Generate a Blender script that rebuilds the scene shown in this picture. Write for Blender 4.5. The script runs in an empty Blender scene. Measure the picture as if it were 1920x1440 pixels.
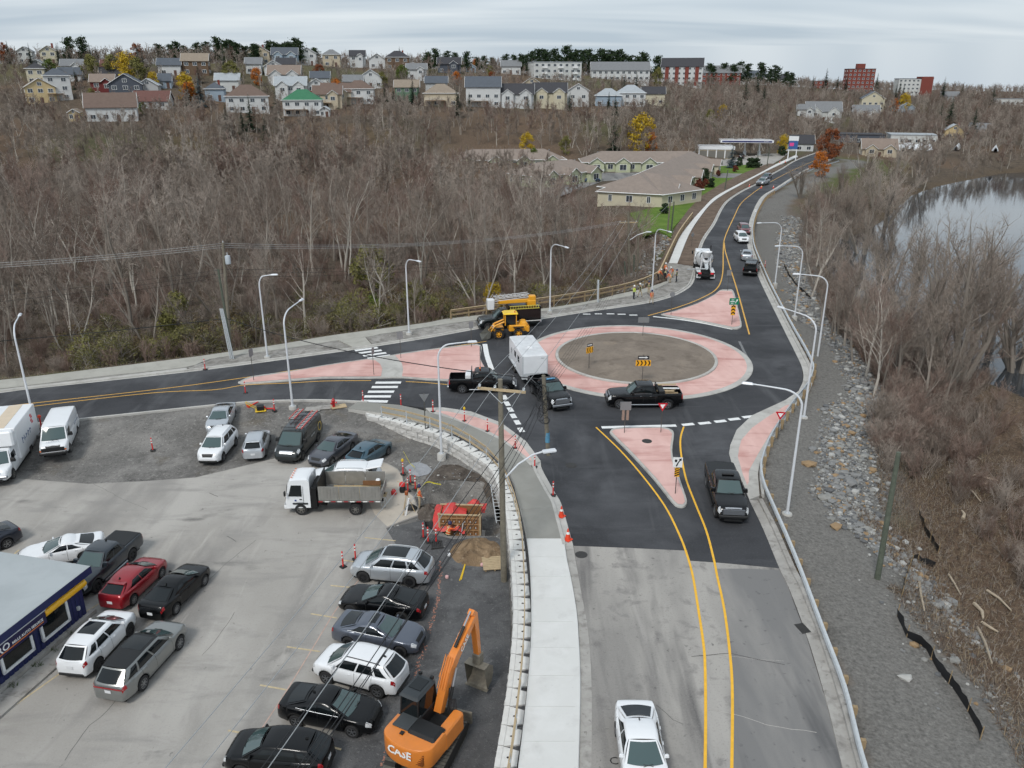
import bpy,bmesh,math,random
import numpy as np
from mathutils import Vector,Matrix,geometry
SC=bpy.context.scene
C=SC.collection
F_PX,PITCH,CAM_H=1500.0,math.radians(20.8),26.0
cam_d=bpy.data.cameras.new('camera')
cam_d.sensor_fit='HORIZONTAL';cam_d.sensor_width=36.0
cam_d.lens=36.0*F_PX/1920.0
cam_d.clip_start=0.5;cam_d.clip_end=6000
cam=bpy.data.objects.new('camera',cam_d);C.objects.link(cam)
cam.location=(0,0,CAM_H);cam.rotation_euler=(math.pi/2 - PITCH,0,0)
SC.camera=cam
SUN_EL,SUN_AZ=math.radians(48),math.radians(205)     # azimuth from+Y,clockwise
world=bpy.data.worlds.new('World');SC.world=world;world.use_nodes=True
wn,wl=world.node_tree.nodes,world.node_tree.links
wn.clear()
w_out=wn.new('ShaderNodeOutputWorld');w_bg=wn.new('ShaderNodeBackground')
w_sky=wn.new('ShaderNodeTexSky');w_sky.sky_type='NISHITA';w_sky.sun_disc=False
w_sky.sun_elevation=SUN_EL;w_sky.sun_rotation=SUN_AZ
w_sky.air_density=1.0;w_sky.dust_density=2.0
w_scale=wn.new('ShaderNodeVectorMath');w_scale.operation='SCALE';w_scale.inputs['Scale'].default_value=0.10
wl.new(w_sky.outputs['Color'],w_scale.inputs[0])
w_tc=wn.new('ShaderNodeTexCoord');w_sep=wn.new('ShaderNodeSeparateXYZ')
wl.new(w_tc.outputs['Generated'],w_sep.inputs[0])
w_z=wn.new('ShaderNodeMath');w_z.operation='MAXIMUM';w_z.inputs[1].default_value=0.035
wl.new(w_sep.outputs['Z'],w_z.inputs[0])
w_zz=wn.new('ShaderNodeMath');w_zz.operation='ADD';w_zz.inputs[1].default_value=0.10
wl.new(w_z.outputs[0],w_zz.inputs[0])
w_dx=wn.new('ShaderNodeMath');w_dx.operation='DIVIDE';w_dy=wn.new('ShaderNodeMath');w_dy.operation='DIVIDE'
wl.new(w_sep.outputs['X'],w_dx.inputs[0]);wl.new(w_zz.outputs[0],w_dx.inputs[1])
wl.new(w_sep.outputs['Y'],w_dy.inputs[0]);wl.new(w_zz.outputs[0],w_dy.inputs[1])
w_cmb=wn.new('ShaderNodeCombineXYZ')
wl.new(w_dx.outputs[0],w_cmb.inputs[0]);wl.new(w_dy.outputs[0],w_cmb.inputs[1])
w_map=wn.new('ShaderNodeMapping');w_map.inputs['Rotation'].default_value=(0,0,math.radians(-12))
w_map.inputs['Scale'].default_value=(0.22,0.75,1)
wl.new(w_cmb.outputs[0],w_map.inputs[0])
w_n=wn.new('ShaderNodeTexNoise');w_n.inputs['Scale'].default_value=1.3;w_n.inputs['Detail'].default_value=3
w_n.inputs['Roughness'].default_value=0.55;w_n.inputs['Distortion'].default_value=0.4
wl.new(w_map.outputs[0],w_n.inputs['Vector'])
w_cr=wn.new('ShaderNodeValToRGB')
w_cr.color_ramp.elements[0].position=0.34;w_cr.color_ramp.elements[0].color=(0.43,0.51,0.59,1)
w_cr.color_ramp.elements[1].position=0.66;w_cr.color_ramp.elements[1].color=(0.69,0.745,0.785,1)
wl.new(w_n.outputs['Fac'],w_cr.inputs[0])
w_mix=wn.new('ShaderNodeMix');w_mix.data_type='RGBA';w_mix.inputs['Factor'].default_value=0.88
wl.new(w_scale.outputs[0],w_mix.inputs['A']);wl.new(w_cr.outputs['Color'],w_mix.inputs['B'])
wl.new(w_mix.outputs['Result'],w_bg.inputs['Color']);w_bg.inputs['Strength'].default_value=0.88
wl.new(w_bg.outputs[0],w_out.inputs[0])
sun_d=bpy.data.lights.new('sun','SUN');sun_d.energy=1.5;sun_d.angle=math.radians(14);sun_d.color=(1,0.97,0.92)
sun=bpy.data.objects.new('sun',sun_d);C.objects.link(sun)
sun.rotation_euler=(math.pi/2 - SUN_EL,0,math.pi - SUN_AZ)
SC.view_settings.view_transform='Standard';SC.view_settings.look='None'
SC.view_settings.gamma=1.0;SC.view_settings.use_curve_mapping=False
SC.view_settings.exposure=0.38
SC.cycles.max_bounces=5;SC.cycles.diffuse_bounces=2;SC.cycles.glossy_bounces=3
SC.cycles.transparent_max_bounces=6;SC.cycles.use_adaptive_sampling=True;SC.cycles.adaptive_threshold=0.035
SC.cycles.use_denoising=True
try:SC.cycles.denoiser='OPENIMAGEDENOISE'
except Exception:pass
SC.render.use_persistent_data=False
SP,CP=math.sin(PITCH),math.cos(PITCH)
def gz(px,py,z=0.0):
 """world point at height z seen at photo pixel (1920x1440)"""
 u,v=px - 960.0,py - 720.0
 t=(CAM_H - z)/(F_PX*SP+v*CP)
 return Vector((u*t,(F_PX*CP - v*SP)*t,z))
def gp(pts,z=0.0):return [gz(x,y,z) for x,y in pts]
def ss(a,b,x):
 t=np.clip((np.asarray(x,float)-a)/np.where(np.asarray(b-a)==0,1e-9,b-a),0,1);return t*t*(3-2*t)
def seg_dist(X,Y,poly,closed=False):
 D=np.full(np.shape(X),1e9)
 n=len(poly)
 for i in range(n if closed else n-1):
  x0,y0=poly[i][0],poly[i][1];x1,y1=poly[(i+1) % n][0],poly[(i+1) % n][1]
  dx,dy=x1-x0,y1-y0;L2=dx*dx+dy*dy+1e-12
  t=np.clip(((X-x0)*dx+(Y-y0)*dy)/L2,0,1)
  D=np.minimum(D,np.hypot(X-x0-t*dx,Y-y0-t*dy))
 return D
def inside(X,Y,poly):
 r=np.zeros(np.shape(X),bool);n=len(poly);j=n-1
 for i in range(n):
  xi,yi=poly[i][0],poly[i][1];xj,yj=poly[j][0],poly[j][1]
  if abs(yj-yi)>1e-12:
   c=((yi>Y) !=(yj>Y)) & (X<(xj-xi)*(Y-yi)/(yj-yi)+xi);r ^=c
  j=i
 return r
def fbm(X,Y,s,seed=0):
 """cheap smooth value noise"""
 X=np.asarray(X,float)/s;Y=np.asarray(Y,float)/s
 def h(i,j):
  v=np.sin(i*127.1+j*311.7+seed*74.7)*43758.5453
  return v-np.floor(v)
 i,j=np.floor(X),np.floor(Y);fx,fy=X-i,Y-j
 fx=fx*fx*(3-2*fx);fy=fy*fy*(3-2*fy)
 return (h(i,j)*(1-fx)*(1-fy)+h(i+1,j)*fx*(1-fy)+h(i,j+1)*(1-fx)*fy+h(i+1,j+1)*fx*fy)*2-1
PX_FAR_EDGE=[(-260,766),(0,737),(53,730),(260,708),(400,692),(546,672.5),(664,656),(800,634.5),(902,616),(988,603),(1102,585),(1160,577),(1217,568),(1256,558),(1284,545),(1300,530),(1308,500),(1316,464),(1325,444),(1341,420),(1355,392),(1369,375),(1395,358),(1423,344),(1442,331),(1469,316),(1496,300),(1540,284)]
PX_NEAR_EDGE=[(-260,832),(0,800),(56,794),(160,783),(400,758),(483,751),(546,749),(608,748.5),(692,752),(725,756),(800,765),(831,765),(883,772.5),(933,791),(943,796),(986.6,828.7),(1014,866),(1017,881),(1039,921),(1051.6,942.5),(1062.5,978.6),(1075,1023),(1088,1100),(1102,1179),(1109,1276),(1109,1440),(1105,1700)]
PX_RIGHT_EDGE=[(1560,296),(1510,318),(1487,331),(1456,351),(1431,366),(1419,381),(1408,406),(1402,430),(1401,456),(1405,475),(1422,519),(1433,544),(1468,615),(1493,665),(1504,690),(1506,712),(1497,734),(1472,751),(1410,779.6),(1381,807),(1369,836),(1367,851),(1372,870),(1392,905),(1405,938),(1430,990),(1461,1065),(1478,1100),(1512,1190),(1548,1310),(1580,1440),(1650,1700)]
PX_RAIL=[(1590,300),(1530,318),(1494,336),(1462,356),(1438,371),(1427,385),(1416,408),(1411,430),(1411,452),(1415,472),(1432,514),(1446,545),(1480,612),(1508,662),(1521,690),(1523,706),(1512,732),(1487,764),(1462,800),(1440,838),(1428,872),(1425,890),(1430,920),(1447,962),(1472,1020),(1500,1090),(1540,1200),(1580,1310),(1612,1440),(1690,1700)]
PX_WALK_OUT=[(-260,738),(0,715),(187,693),(350,673),(400,666),(525,647.5),(608,633),(683,622.5),(800,607),(846,598.5),(996,583),(1071,572.5),(1125,562),(1160,553),(1210,542),(1240,528),(1247,494),(1262,455),(1285,418),(1312,388),(1336,368),(1374,348),(1416,326),(1456,305),(1500,286)]
PX_WALL=[(687,782),(720,788),(763,800),(807,813),(823,820),(853,835),(882,853),(907,870),(923,887),(936,925),(947,960),(952,997),(956,1040),(962,1132),(960.5,1193),(952,1279),(941,1354),(926,1440),(880,1700)]
FAR_EDGE,NEAR_EDGE,RIGHT_EDGE,RAIL,WALK_OUT=map(gp,(PX_FAR_EDGE,PX_NEAR_EDGE,PX_RIGHT_EDGE,PX_RAIL,PX_WALK_OUT))
WALL=gp(PX_WALL,-0.15)
BUILT=[Vector((-400,78,0))]+WALK_OUT+RAIL+[Vector((40,-20,0)),Vector((-400,-20,0))]
RIVER=gp([(1538,470),(1556,515),(1585,560),(1625,605),(1690,650),(1780,690),(1920,745),(2300,900)],-4.5)+[Vector((420,40,0)),Vector((520,330,0)),Vector((260,300,0))]+gp([(1990,330),(1905,322),(1850,331),(1765,348),(1712,366),(1690,385),(1655,415),(1610,438),(1565,452)],-4.5)
def lot_z(x,y):
 X=np.asarray(x,float);Y=np.asarray(y,float)
 return -0.04 - 1.12*ss(0.6,7.0,seg_dist(X,Y,NEAR_EDGE[:9])) - 0.20*(1-ss(30,46,Y))
def terrain(x,y):
 X=np.asarray(x,float);Y=np.asarray(y,float)
 y0=np.interp(X,[-500,-300,-129,-70,0,60,120,200,400,700],[130,150,165,205,235,268,340,430,560,640])
 s=Y-y0
 a1=np.interp(X,[-300,60,120,400],[15,15,11,9]);a2=np.interp(X,[-500,-250,-120,-40,20,70,160,500],[19,20,20,17,14,12,11,6])
 hill=a1*ss(0,95,s)+a2*ss(80,215,s) - 0.03*np.clip(s-235,0,500)+0.6*fbm(X,Y,23)*ss(0,60,s)+1.5*fbm(X,Y,90,5)*ss(60,200,s)
 ins=inside(X,Y,BUILT);d=seg_dist(X,Y,BUILT,True)
 dr=seg_dist(X,Y,RAIL);dl=seg_dist(X,Y,WALK_OUT)
 right=(dr<dl)
 condo=np.maximum(ss(8,26,X)*ss(135,165,Y),ss(-80,-50,X)*ss(185,205,Y))
 left_h=-0.06 - 1.7*ss(0.3,6,d)*(1-condo)+0.25*fbm(X,Y,9,2)*ss(3,12,d)*(1-condo*0.8)
 shelf=np.interp(Y,[20,30,36,45,60,75,100,140,200,300],[7.0,6.5,5.0,4.0,3.2,3.0,3.0,4.5,6,8])
 far_r=ss(190,290,Y)
 right_h=-0.05 - 0.10*np.minimum(d,shelf) - 3.0*ss(0,7.5,d-shelf)*(1-far_r)+(0.22*fbm(X,Y,7,3)+0.12*fbm(X,Y,2.3,4))*ss(0,6,d-shelf)
 h=np.where(right,right_h,left_h)+hill
 dv=seg_dist(X,Y,RIVER,True);iv=inside(X,Y,RIVER)
 h=np.where(iv,np.minimum(h,-4.5 - np.minimum(dv*0.4,2.5)),np.minimum(h,np.maximum(-4.45+dv*0.22,-4.45)+np.maximum(dv-14,0)*3))
 low=np.where((Y<63.5) & (X<16),-4.2,-0.35)
 h=np.where(ins & (s<0),np.where(d>0.4,low,np.minimum(h,-0.06)),h)
 return h
_tt=np.concatenate([np.linspace(15,400,420),np.linspace(401,1000,220)])
def at(px,py,dz=0.0):
 """first point of the terrain along the sight line of a photo pixel"""
 u,v=px-960.0,py-720.0
 k=1.0/(F_PX*CP - v*SP)
 X=u*k*_tt;Z=CAM_H+(-(F_PX*SP) - v*CP)*k*_tt
 Hh=terrain(X,_tt)
 w=np.nonzero(Z<=Hh)[0]
 i=int(w[0]) if len(w) else int(np.argmin(np.where(_tt<640,Z-Hh,1e9)))
 if len(w) and i>0:
  g0,g1=Z[i-1]-Hh[i-1],Z[i]-Hh[i];f=float(g0/(g0-g1));yy=_tt[i-1]+(_tt[i]-_tt[i-1])*f
  return Vector((u*k*yy,yy,float(Hh[i-1]+(Hh[i]-Hh[i-1])*f)+dz))
 return Vector((X[i],_tt[i],Hh[i]+dz))
def th(x,y):return float(terrain(np.array([x]),np.array([y]))[0])
def lot(px,py,dz=0.0):
 z=-1.0
 for _ in range(8):
  p=gz(px,py,z);z=float(lot_z(p.x,p.y))
 return Vector((p.x,p.y,z+dz))
def depth_at(px,py,Y,z=None):
 """point on the sight line of a pixel at forward distance Y"""
 u,v=px-960.0,py-720.0
 k=Y/(F_PX*CP - v*SP)
 return Vector((u*k,Y,CAM_H - (F_PX*SP+v*CP)*k))
def lin(c):
 return tuple(((v/255.0)/12.92 if v/255.0<=0.04045 else ((v/255.0+0.055)/1.055)**2.4) for v in c)
class MB:
 def __init__(s):s.v=[];s.f=[];s.m=[];s.s=[]
 def add(s,vs,fs,mi=0,smooth=False,M=None):
  o=len(s.v)
  if M is not None:vs=[M @ Vector(v) for v in vs]
  s.v.extend([tuple(v) for v in vs])
  for f in fs:s.f.append([i+o for i in f]);s.m.append(mi);s.s.append(smooth)
  return s
 def box(s,c,d,mi=0,M=None,taper=None,ch=0.0):
  x,y,z=d[0]/2,d[1]/2,d[2]/2
  t=taper or (1,1)
  if ch<=0:
   vs=[(c[0]+a*x*(t[0] if k>0 else 1),c[1]+b*y*(t[1] if k>0 else 1),c[2]+k*z) for k in (-1,1) for a,b in ((-1,-1),(1,-1),(1,1),(-1,1))]
   fs=[(0,3,2,1),(4,5,6,7),(0,1,5,4),(1,2,6,5),(2,3,7,6),(3,0,4,7)]
   return s.add(vs,fs,mi,False,M)
  ch=min(ch,x*0.9,y*0.9,z*0.9)
  def ring(ex,ey,zz):
   return [(c[0]+a,c[1]+b,c[2]+zz) for a,b in ((-ex+ch,-ey),(ex-ch,-ey),(ex,-ey+ch),(ex,ey-ch),(ex-ch,ey),(-ex+ch,ey),(-ex,ey-ch),(-ex,-ey+ch))]
  tx,ty=x*t[0],y*t[1]
  vs=ring(x-ch*.6,y-ch*.6,-z)+ring(x,y,-z+ch*.6)+ring(tx,ty,z-ch)+ring(tx-ch*.7,ty-ch*.7,z)
  fs=[tuple(range(7,-1,-1)),tuple(range(24,32))]
  for r in range(3):
   for i in range(8):fs.append((r*8+i,r*8+(i+1) % 8,r*8+8+(i+1) % 8,r*8+8+i))
  return s.add(vs,fs,mi,False,M)
 def tube(s,pts,rad,n=6,mi=0,caps=True,smooth=True):
  pts=[Vector(p) for p in pts]
  if not isinstance(rad,(list,tuple)):rad=[rad]*len(pts)
  vs=[];up=None
  for i,p in enumerate(pts):
   d=(pts[min(i+1,len(pts)-1)]-pts[max(i-1,0)])
   d=d.normalized() if d.length>1e-9 else Vector((0,0,1))
   if up is None:a=Vector((0,0,1)) if abs(d.z)<.9 else Vector((1,0,0))
   else:a=up
   b=d.cross(a).normalized() if d.cross(a).length>1e-6 else d.orthogonal().normalized()
   up=b.cross(d)
   for k in range(n):
    t=2*math.pi*k/n;vs.append(p+(b*math.cos(t)+up*math.sin(t))*rad[i])
  fs=[]
  for i in range(len(pts)-1):
   for k in range(n):fs.append((i*n+k,i*n+(k+1) % n,(i+1)*n+(k+1) % n,(i+1)*n+k))
  s.add(vs,fs,mi,smooth)
  if caps:
   o=len(s.v)-len(vs);e=o+(len(pts)-1)*n
   s.f.append([o+k for k in range(n-1,-1,-1)]);s.m.append(mi);s.s.append(False)
   s.f.append([e+k for k in range(n)]);s.m.append(mi);s.s.append(False)
  return s
 def lathe(s,prof,n=16,mi=0,axis='z',M=None,smooth=True):
  """prof: list of (r, h); revolved about an axis"""
  vs=[]
  for r,h in prof:
   for k in range(n):
    t=2*math.pi*k/n
    if axis=='z':vs.append((r*math.cos(t),r*math.sin(t),h))
    elif axis=='y':vs.append((r*math.cos(t),h,r*math.sin(t)))
    else:vs.append((h,r*math.cos(t),r*math.sin(t)))
  fs=[]
  for i in range(len(prof)-1):
   for k in range(n):
    q=(i*n+k,i*n+(k+1) % n,(i+1)*n+(k+1) % n,(i+1)*n+k)
    fs.append(q if axis=='z' or axis=='x' else q[::-1])
  s.add(vs,fs,mi,smooth,M)
  return s
 def grid(s,rows,mi=0,smooth=True,flip=False,M=None):
  n=len(rows[0]);vs=[p for r in rows for p in r];fs=[]
  for i in range(len(rows)-1):
   for k in range(n-1):
    q=(i*n+k,i*n+k+1,(i+1)*n+k+1,(i+1)*n+k);fs.append(q[::-1] if flip else q)
  return s.add(vs,fs,mi,smooth,M)
 def poly(s,pts,z=None,mi=0,skirt=0.0):
  P=[Vector((p[0],p[1],p[2] if z is None else z)) for p in pts]
  tr=geometry.tessellate_polygon([P]);fs=[]
  for t in tr:
   a,b,c=(P[i] for i in t)
   fs.append(tuple(t) if (b-a).cross(c-a).z>0 else tuple(t[::-1]))
  s.add(P,fs,mi,False)
  if skirt>0:
   n=len(P);area=sum(P[i].x*P[(i+1) % n].y-P[(i+1) % n].x*P[i].y for i in range(n))
   Q=P+[p-Vector((0,0,skirt)) for p in P]
   fs=[((i,n+i,n+(i+1) % n,(i+1) % n) if area>0 else ((i+1) % n,n+(i+1) % n,n+i,i)) for i in range(n)]
   s.add(Q,fs,mi,False)
  return s
 def mesh(s,name,mats,sharp=40):
  me=bpy.data.meshes.new(name);me.from_pydata(s.v,[],s.f)
  for m in (mats if isinstance(mats,(list,tuple)) else [mats]):me.materials.append(m)
  me.polygons.foreach_set('material_index',s.m);me.polygons.foreach_set('use_smooth',s.s)
  me.update()
  if any(s.s) and sharp:
   try:me.set_sharp_from_angle(angle=math.radians(sharp))
   except Exception:pass
  return me
 def build(s,name,mats,parent=None,sharp=40):
  return link(name,s.mesh(name,mats,sharp),parent)
def link(name,data,parent=None,loc=None,rot=None,scale=None):
 o=bpy.data.objects.new(name,data);C.objects.link(o)
 if parent is not None:o.parent=parent
 if loc is not None:o.location=loc
 if rot is not None:o.rotation_euler=rot
 if scale is not None:o.scale=scale
 return o
def tag(o,label,cat,group=None):
 o['label']=label;o['category']=cat
 if group:o['group']=group
 return o
def thing(name,label,cat,loc=(0,0,0),rz=0.0,group=None):
 o=link(name,None,None,loc,(0,0,rz));o.empty_display_size=0.3
 return tag(o,label,cat,group)
def struct(name,mb,mats,parent=None,sharp=40):
 o=mb.build(name,mats,parent,sharp)
 if parent is None:o['kind']='structure'
 return o
def copy_tree(o,parent=None):
 c=o.copy();C.objects.link(c);c.parent=parent
 for ch in list(o.children):copy_tree(ch,c)
 return c
def text_mesh(txt,size,mat,name='lettering',extrude=0.003,bold=0.0,shear=0.0,align='CENTER'):
 if txt[0]=='~':# lettering too blurred to read:strokes of its size
  r_=random.Random(len(txt));mb=MB();w=size*.62
  for i in range(len(txt)-1):
   x=(i-(len(txt)-2)/2)*w;mb.box((x-w*.2,0,0),(w*.2,size*r_.uniform(.45,.7),.006));mb.box((x+w*.12,r_.uniform(-.2,.2)*size,0),(w*.42,size*.13,.008))
  return mb.mesh(name,mat)
 cu=bpy.data.curves.new(name,'FONT');cu.body=txt;cu.size=size;cu.extrude=extrude
 cu.align_x=align;cu.align_y='CENTER';cu.offset=bold;cu.shear=shear;cu.resolution_u=2
 tmp=bpy.data.objects.new(name,cu);C.objects.link(tmp)
 me=bpy.data.meshes.new_from_object(tmp.evaluated_get(bpy.context.evaluated_depsgraph_get()))
 bpy.data.objects.remove(tmp);bpy.data.curves.remove(cu)
 me.materials.clear();me.materials.append(mat);return me
def text_on(txt,size,mat,parent,loc,xdir,ydir,name='lettering',**k):
 """flat lettering in the plane spanned by xdir (reading) and ydir (up)"""
 me=text_mesh(txt,size,mat,name,**k)
 x=Vector(xdir).normalized();y=Vector(ydir);y=(y - x*y.dot(x)).normalized();z=x.cross(y)
 o=link(name,me,parent)
 M=Matrix((x,y,z)).transposed().to_4x4();M.translation=Vector(loc);o.matrix_local=M
 return o
def resample(pts,step):
 pts=[Vector(p) for p in pts];out=[pts[0].copy()];acc=0.0
 for a,b in zip(pts,pts[1:]):
  L=(b-a).length;t=step-acc
  while t<=L:out.append(a+(b-a)*(t/L));t+=step
  acc=(acc+L) % step if L else acc
  acc=L-(t-step)
 return out
def smooth_line(pts,n=6):
 """Catmull-Rom through points"""
 P=[Vector(p) for p in pts];P=[P[0]*2-P[1]]+P+[P[-1]*2-P[-2]];out=[]
 for i in range(1,len(P)-2):
  p0,p1,p2,p3=P[i-1],P[i],P[i+1],P[i+2]
  for k in range(n):
   t=k/n;out.append(0.5*((2*p1)+(p2-p0)*t+(2*p0-5*p1+4*p2-p3)*t*t+(3*p1-p0-3*p2+p3)*t**3))
 out.append(P[-2]);return out
def offset(pts,d):
 """offset a planar polyline to its left by d"""
 out=[]
 for i,p in enumerate(pts):
  a=pts[max(i-1,0)];b=pts[min(i+1,len(pts)-1)]
  t=Vector((b.x-a.x,b.y-a.y,0));t=t.normalized() if t.length>1e-9 else Vector((1,0,0))
  out.append(Vector((p[0]-t.y*d,p[1]+t.x*d,p[2])))
 return out
def strip(mb,pts,prof,mi=0,caps=True):
 """sweep a profile [(lateral offset left, z)] along a planar polyline"""
 rows=[[Vector((q.x,q.y,q.z+z)) for q in offset(pts,o)] for o,z in prof]
 mb.grid(rows,mi,False,flip=True)
 if caps:
  for j in (0,-1):
   vs=[r[j] for r in rows]
   if len(vs)>2:mb.add(vs,[tuple(range(len(vs)))],mi)
 return mb
MATS={}
def node_mat(name):
 m=bpy.data.materials.new(name);m.use_nodes=True
 n,l=m.node_tree.nodes,m.node_tree.links
 return m,n,l,n['Principled BSDF']
def mat(name,c,rough=0.6,metal=0.0,var=0.0,scale=8.0,bump=0.0,bscale=60.0,coat=0.0,spec=0.5,emit=None,coords='Object',srgb=True,detail=5):
 if name in MATS:return MATS[name]
 m,n,l,b=node_mat(name);col=lin(c) if srgb else c
 b.inputs['Base Color'].default_value=(*col,1);b.inputs['Roughness'].default_value=rough
 b.inputs['Metallic'].default_value=metal;b.inputs['Coat Weight'].default_value=coat;b.inputs['Coat Roughness'].default_value=0.06
 b.inputs['Specular IOR Level'].default_value=spec
 if var>0 or bump>0:
  tc=n.new('ShaderNodeTexCoord') if coords=='Object' else n.new('ShaderNodeNewGeometry')
  src=tc.outputs['Object'] if coords=='Object' else tc.outputs['Position']
 if var>0:
  t=n.new('ShaderNodeTexNoise');t.inputs['Scale'].default_value=scale;t.inputs['Detail'].default_value=detail;t.inputs['Roughness'].default_value=0.65
  l.new(src,t.inputs['Vector'])
  r=n.new('ShaderNodeValToRGB');r.color_ramp.elements[0].position=0.28;r.color_ramp.elements[1].position=0.72
  r.color_ramp.elements[0].color=(*[min(1,v*(1-var)) for v in col],1);r.color_ramp.elements[1].color=(*[min(1,v*(1+var)) for v in col],1)
  l.new(t.outputs['Fac'],r.inputs[0]);l.new(r.outputs[0],b.inputs['Base Color'])
 if bump>0:
  t2=n.new('ShaderNodeTexNoise');t2.inputs['Scale'].default_value=bscale;t2.inputs['Detail'].default_value=3
  l.new(src,t2.inputs['Vector']);bp=n.new('ShaderNodeBump');bp.inputs['Strength'].default_value=bump;bp.inputs['Distance'].default_value=0.03
  l.new(t2.outputs['Fac'],bp.inputs['Height']);l.new(bp.outputs[0],b.inputs['Normal'])
 if emit:b.inputs['Emission Color'].default_value=(*lin(emit[0]),1);b.inputs['Emission Strength'].default_value=emit[1]
 MATS[name]=m;return m
def ground_mat(name,layers,rough=0.9,bump=0.3,bscale=25.0,spec=0.25,dist=0.03):
 """layers: first (c) base; then (c, scale, lo, hi, stretch(sx,sy,rot), amount, detail): noise thresholded patches laid over it"""
 m,n,l,b=node_mat(name);b.inputs['Roughness'].default_value=rough;b.inputs['Specular IOR Level'].default_value=spec
 g=n.new('ShaderNodeNewGeometry');cur=n.new('ShaderNodeRGB');cur.outputs[0].default_value=(*lin(layers[0]),1);out=cur.outputs[0]
 for i,(c,sc,lo,hi,st,amt,det) in enumerate(layers[1:]):
  mp=n.new('ShaderNodeMapping');mp.inputs['Scale'].default_value=(st[0],st[1],1);mp.inputs['Rotation'].default_value=(0,0,math.radians(st[2]));mp.inputs['Location'].default_value=(i*13.7,i*7.3,0)
  l.new(g.outputs['Position'],mp.inputs[0])
  t=n.new('ShaderNodeTexNoise');t.inputs['Scale'].default_value=sc;t.inputs['Detail'].default_value=min(det,4);t.inputs['Roughness'].default_value=0.62;t.inputs['Distortion'].default_value=0.3
  l.new(mp.outputs[0],t.inputs['Vector'])
  r=n.new('ShaderNodeMapRange');r.inputs['From Min'].default_value=lo;r.inputs['From Max'].default_value=hi;r.inputs['To Max'].default_value=amt;r.clamp=True
  l.new(t.outputs['Fac'],r.inputs['Value'])
  x=n.new('ShaderNodeMix');x.data_type='RGBA';l.new(r.outputs[0],x.inputs['Factor']);l.new(out,x.inputs['A']);x.inputs['B'].default_value=(*lin(c),1);out=x.outputs['Result']
 l.new(out,b.inputs['Base Color'])
 if bump:
  t2=n.new('ShaderNodeTexNoise');t2.inputs['Scale'].default_value=bscale;t2.inputs['Detail'].default_value=4
  l.new(g.outputs['Position'],t2.inputs['Vector']);bp=n.new('ShaderNodeBump');bp.inputs['Strength'].default_value=bump;bp.inputs['Distance'].default_value=dist
  l.new(t2.outputs['Fac'],bp.inputs['Height']);l.new(bp.outputs[0],b.inputs['Normal'])
 MATS[name]=m;return m
U=(1,1,0)
M_NEW=ground_mat('new_asphalt',[(64,65,68),((88,89,92),0.12,.46,.66,(1,1,20),.85,6),((48,49,52),0.22,.48,.68,(1,1,0),.75,6),((100,101,103),0.5,.56,.76,(1,.12,-8),.6,5),((94,95,98),0.45,.56,.76,(.12,1,12),.55,5),((42,43,46),0.6,.58,.76,(.15,1,-20),.55,5),((100,100,102),9,.52,.8,U,.35,4),((34,34,37),7,.55,.8,U,.4,4)],.82,.35,45)
M_OLD=ground_mat('old_asphalt',[(140,137,133),((168,164,158),.22,.40,.58,(1,.25,0),.95,7),((98,96,95),.4,.50,.66,(1,.10,0),.95,6),((116,113,111),.9,.54,.70,(1,1,0),.75,7),((180,176,171),.6,.58,.76,(1,.08,3),.6,6),((82,81,80),2.2,.64,.72,U,.7,6),((158,154,150),14,.5,.75,U,.5,4),((100,98,96),11,.55,.75,U,.45,4)],.88,.35,40)
M_OLD2=ground_mat('patched_asphalt',[(122,121,120),((150,147,143),.3,.45,.65,(1,.2,0),.8,7),((76,76,78),.5,.52,.7,(1,.12,4),.85,6),((130,128,126),.9,.62,.8,(.4,1,0),.6,7),((64,64,66),2.2,.62,.74,U,.6,6),((118,116,114),13,.5,.75,U,.4,4)],.88,.35,40)
M_LOT=ground_mat('lot_asphalt',[(158,154,148),((176,172,166),.13,.42,.62,(1,.45,-35),.9,7),((124,121,118),.20,.50,.68,(1,.3,-35),.9,7),((140,137,133),.8,.50,.68,(.3,1,20),.7,7),((94,92,90),.45,.62,.74,(.5,1,10),.8,7),((184,179,172),1.4,.60,.78,(1,.16,-30),.55,5),((96,94,92),2.6,.67,.74,U,.7,5),((174,171,167),13,.5,.75,U,.35,4),((136,133,130),10,.54,.76,U,.45,4)],.88,.3,45)
M_DUSTY=ground_mat('dusty_slab',[(176,168,157),((192,183,170),.4,.45,.65,U,.8,6),((150,140,128),.7,.56,.72,U,.8,6),((120,112,104),1.4,.66,.76,U,.6,5)],.9,.25,30)
M_GRAVEL=ground_mat('gravel',[(112,110,107),((140,137,133),.3,.45,.66,U,.8,7),((84,82,80),.5,.52,.7,U,.8,7),((104,95,80),.35,.58,.74,U,.6,6),((168,165,160),4,.56,.7,U,.55,6),((62,61,60),5.5,.55,.7,U,.6,6),((182,180,176),17,.60,.72,U,.6,3)],.95,.9,16,.2,.06)
M_DGRAVEL=ground_mat('dark_gravel',[(86,86,87),((108,108,108),.4,.45,.65,U,.7,7),((66,66,67),.7,.52,.7,U,.8,7),((134,133,131),5,.58,.72,U,.5,6),((150,148,146),15,.62,.74,U,.5,3),((50,50,51),8,.56,.72,U,.5,5)],.95,.8,18,.2,.05)
M_SHELF=ground_mat('shoulder_gravel',[(101,99,97),((122,120,117),.4,.45,.66,U,.7,7),((80,78,76),.6,.52,.7,U,.7,7),((96,88,78),.25,.55,.74,U,.5,6),((146,144,140),6,.58,.72,U,.5,6),((165,163,160),16,.63,.74,U,.5,3),((60,59,58),9,.56,.72,U,.5,5)],.95,.8,18,.2,.05)
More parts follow.
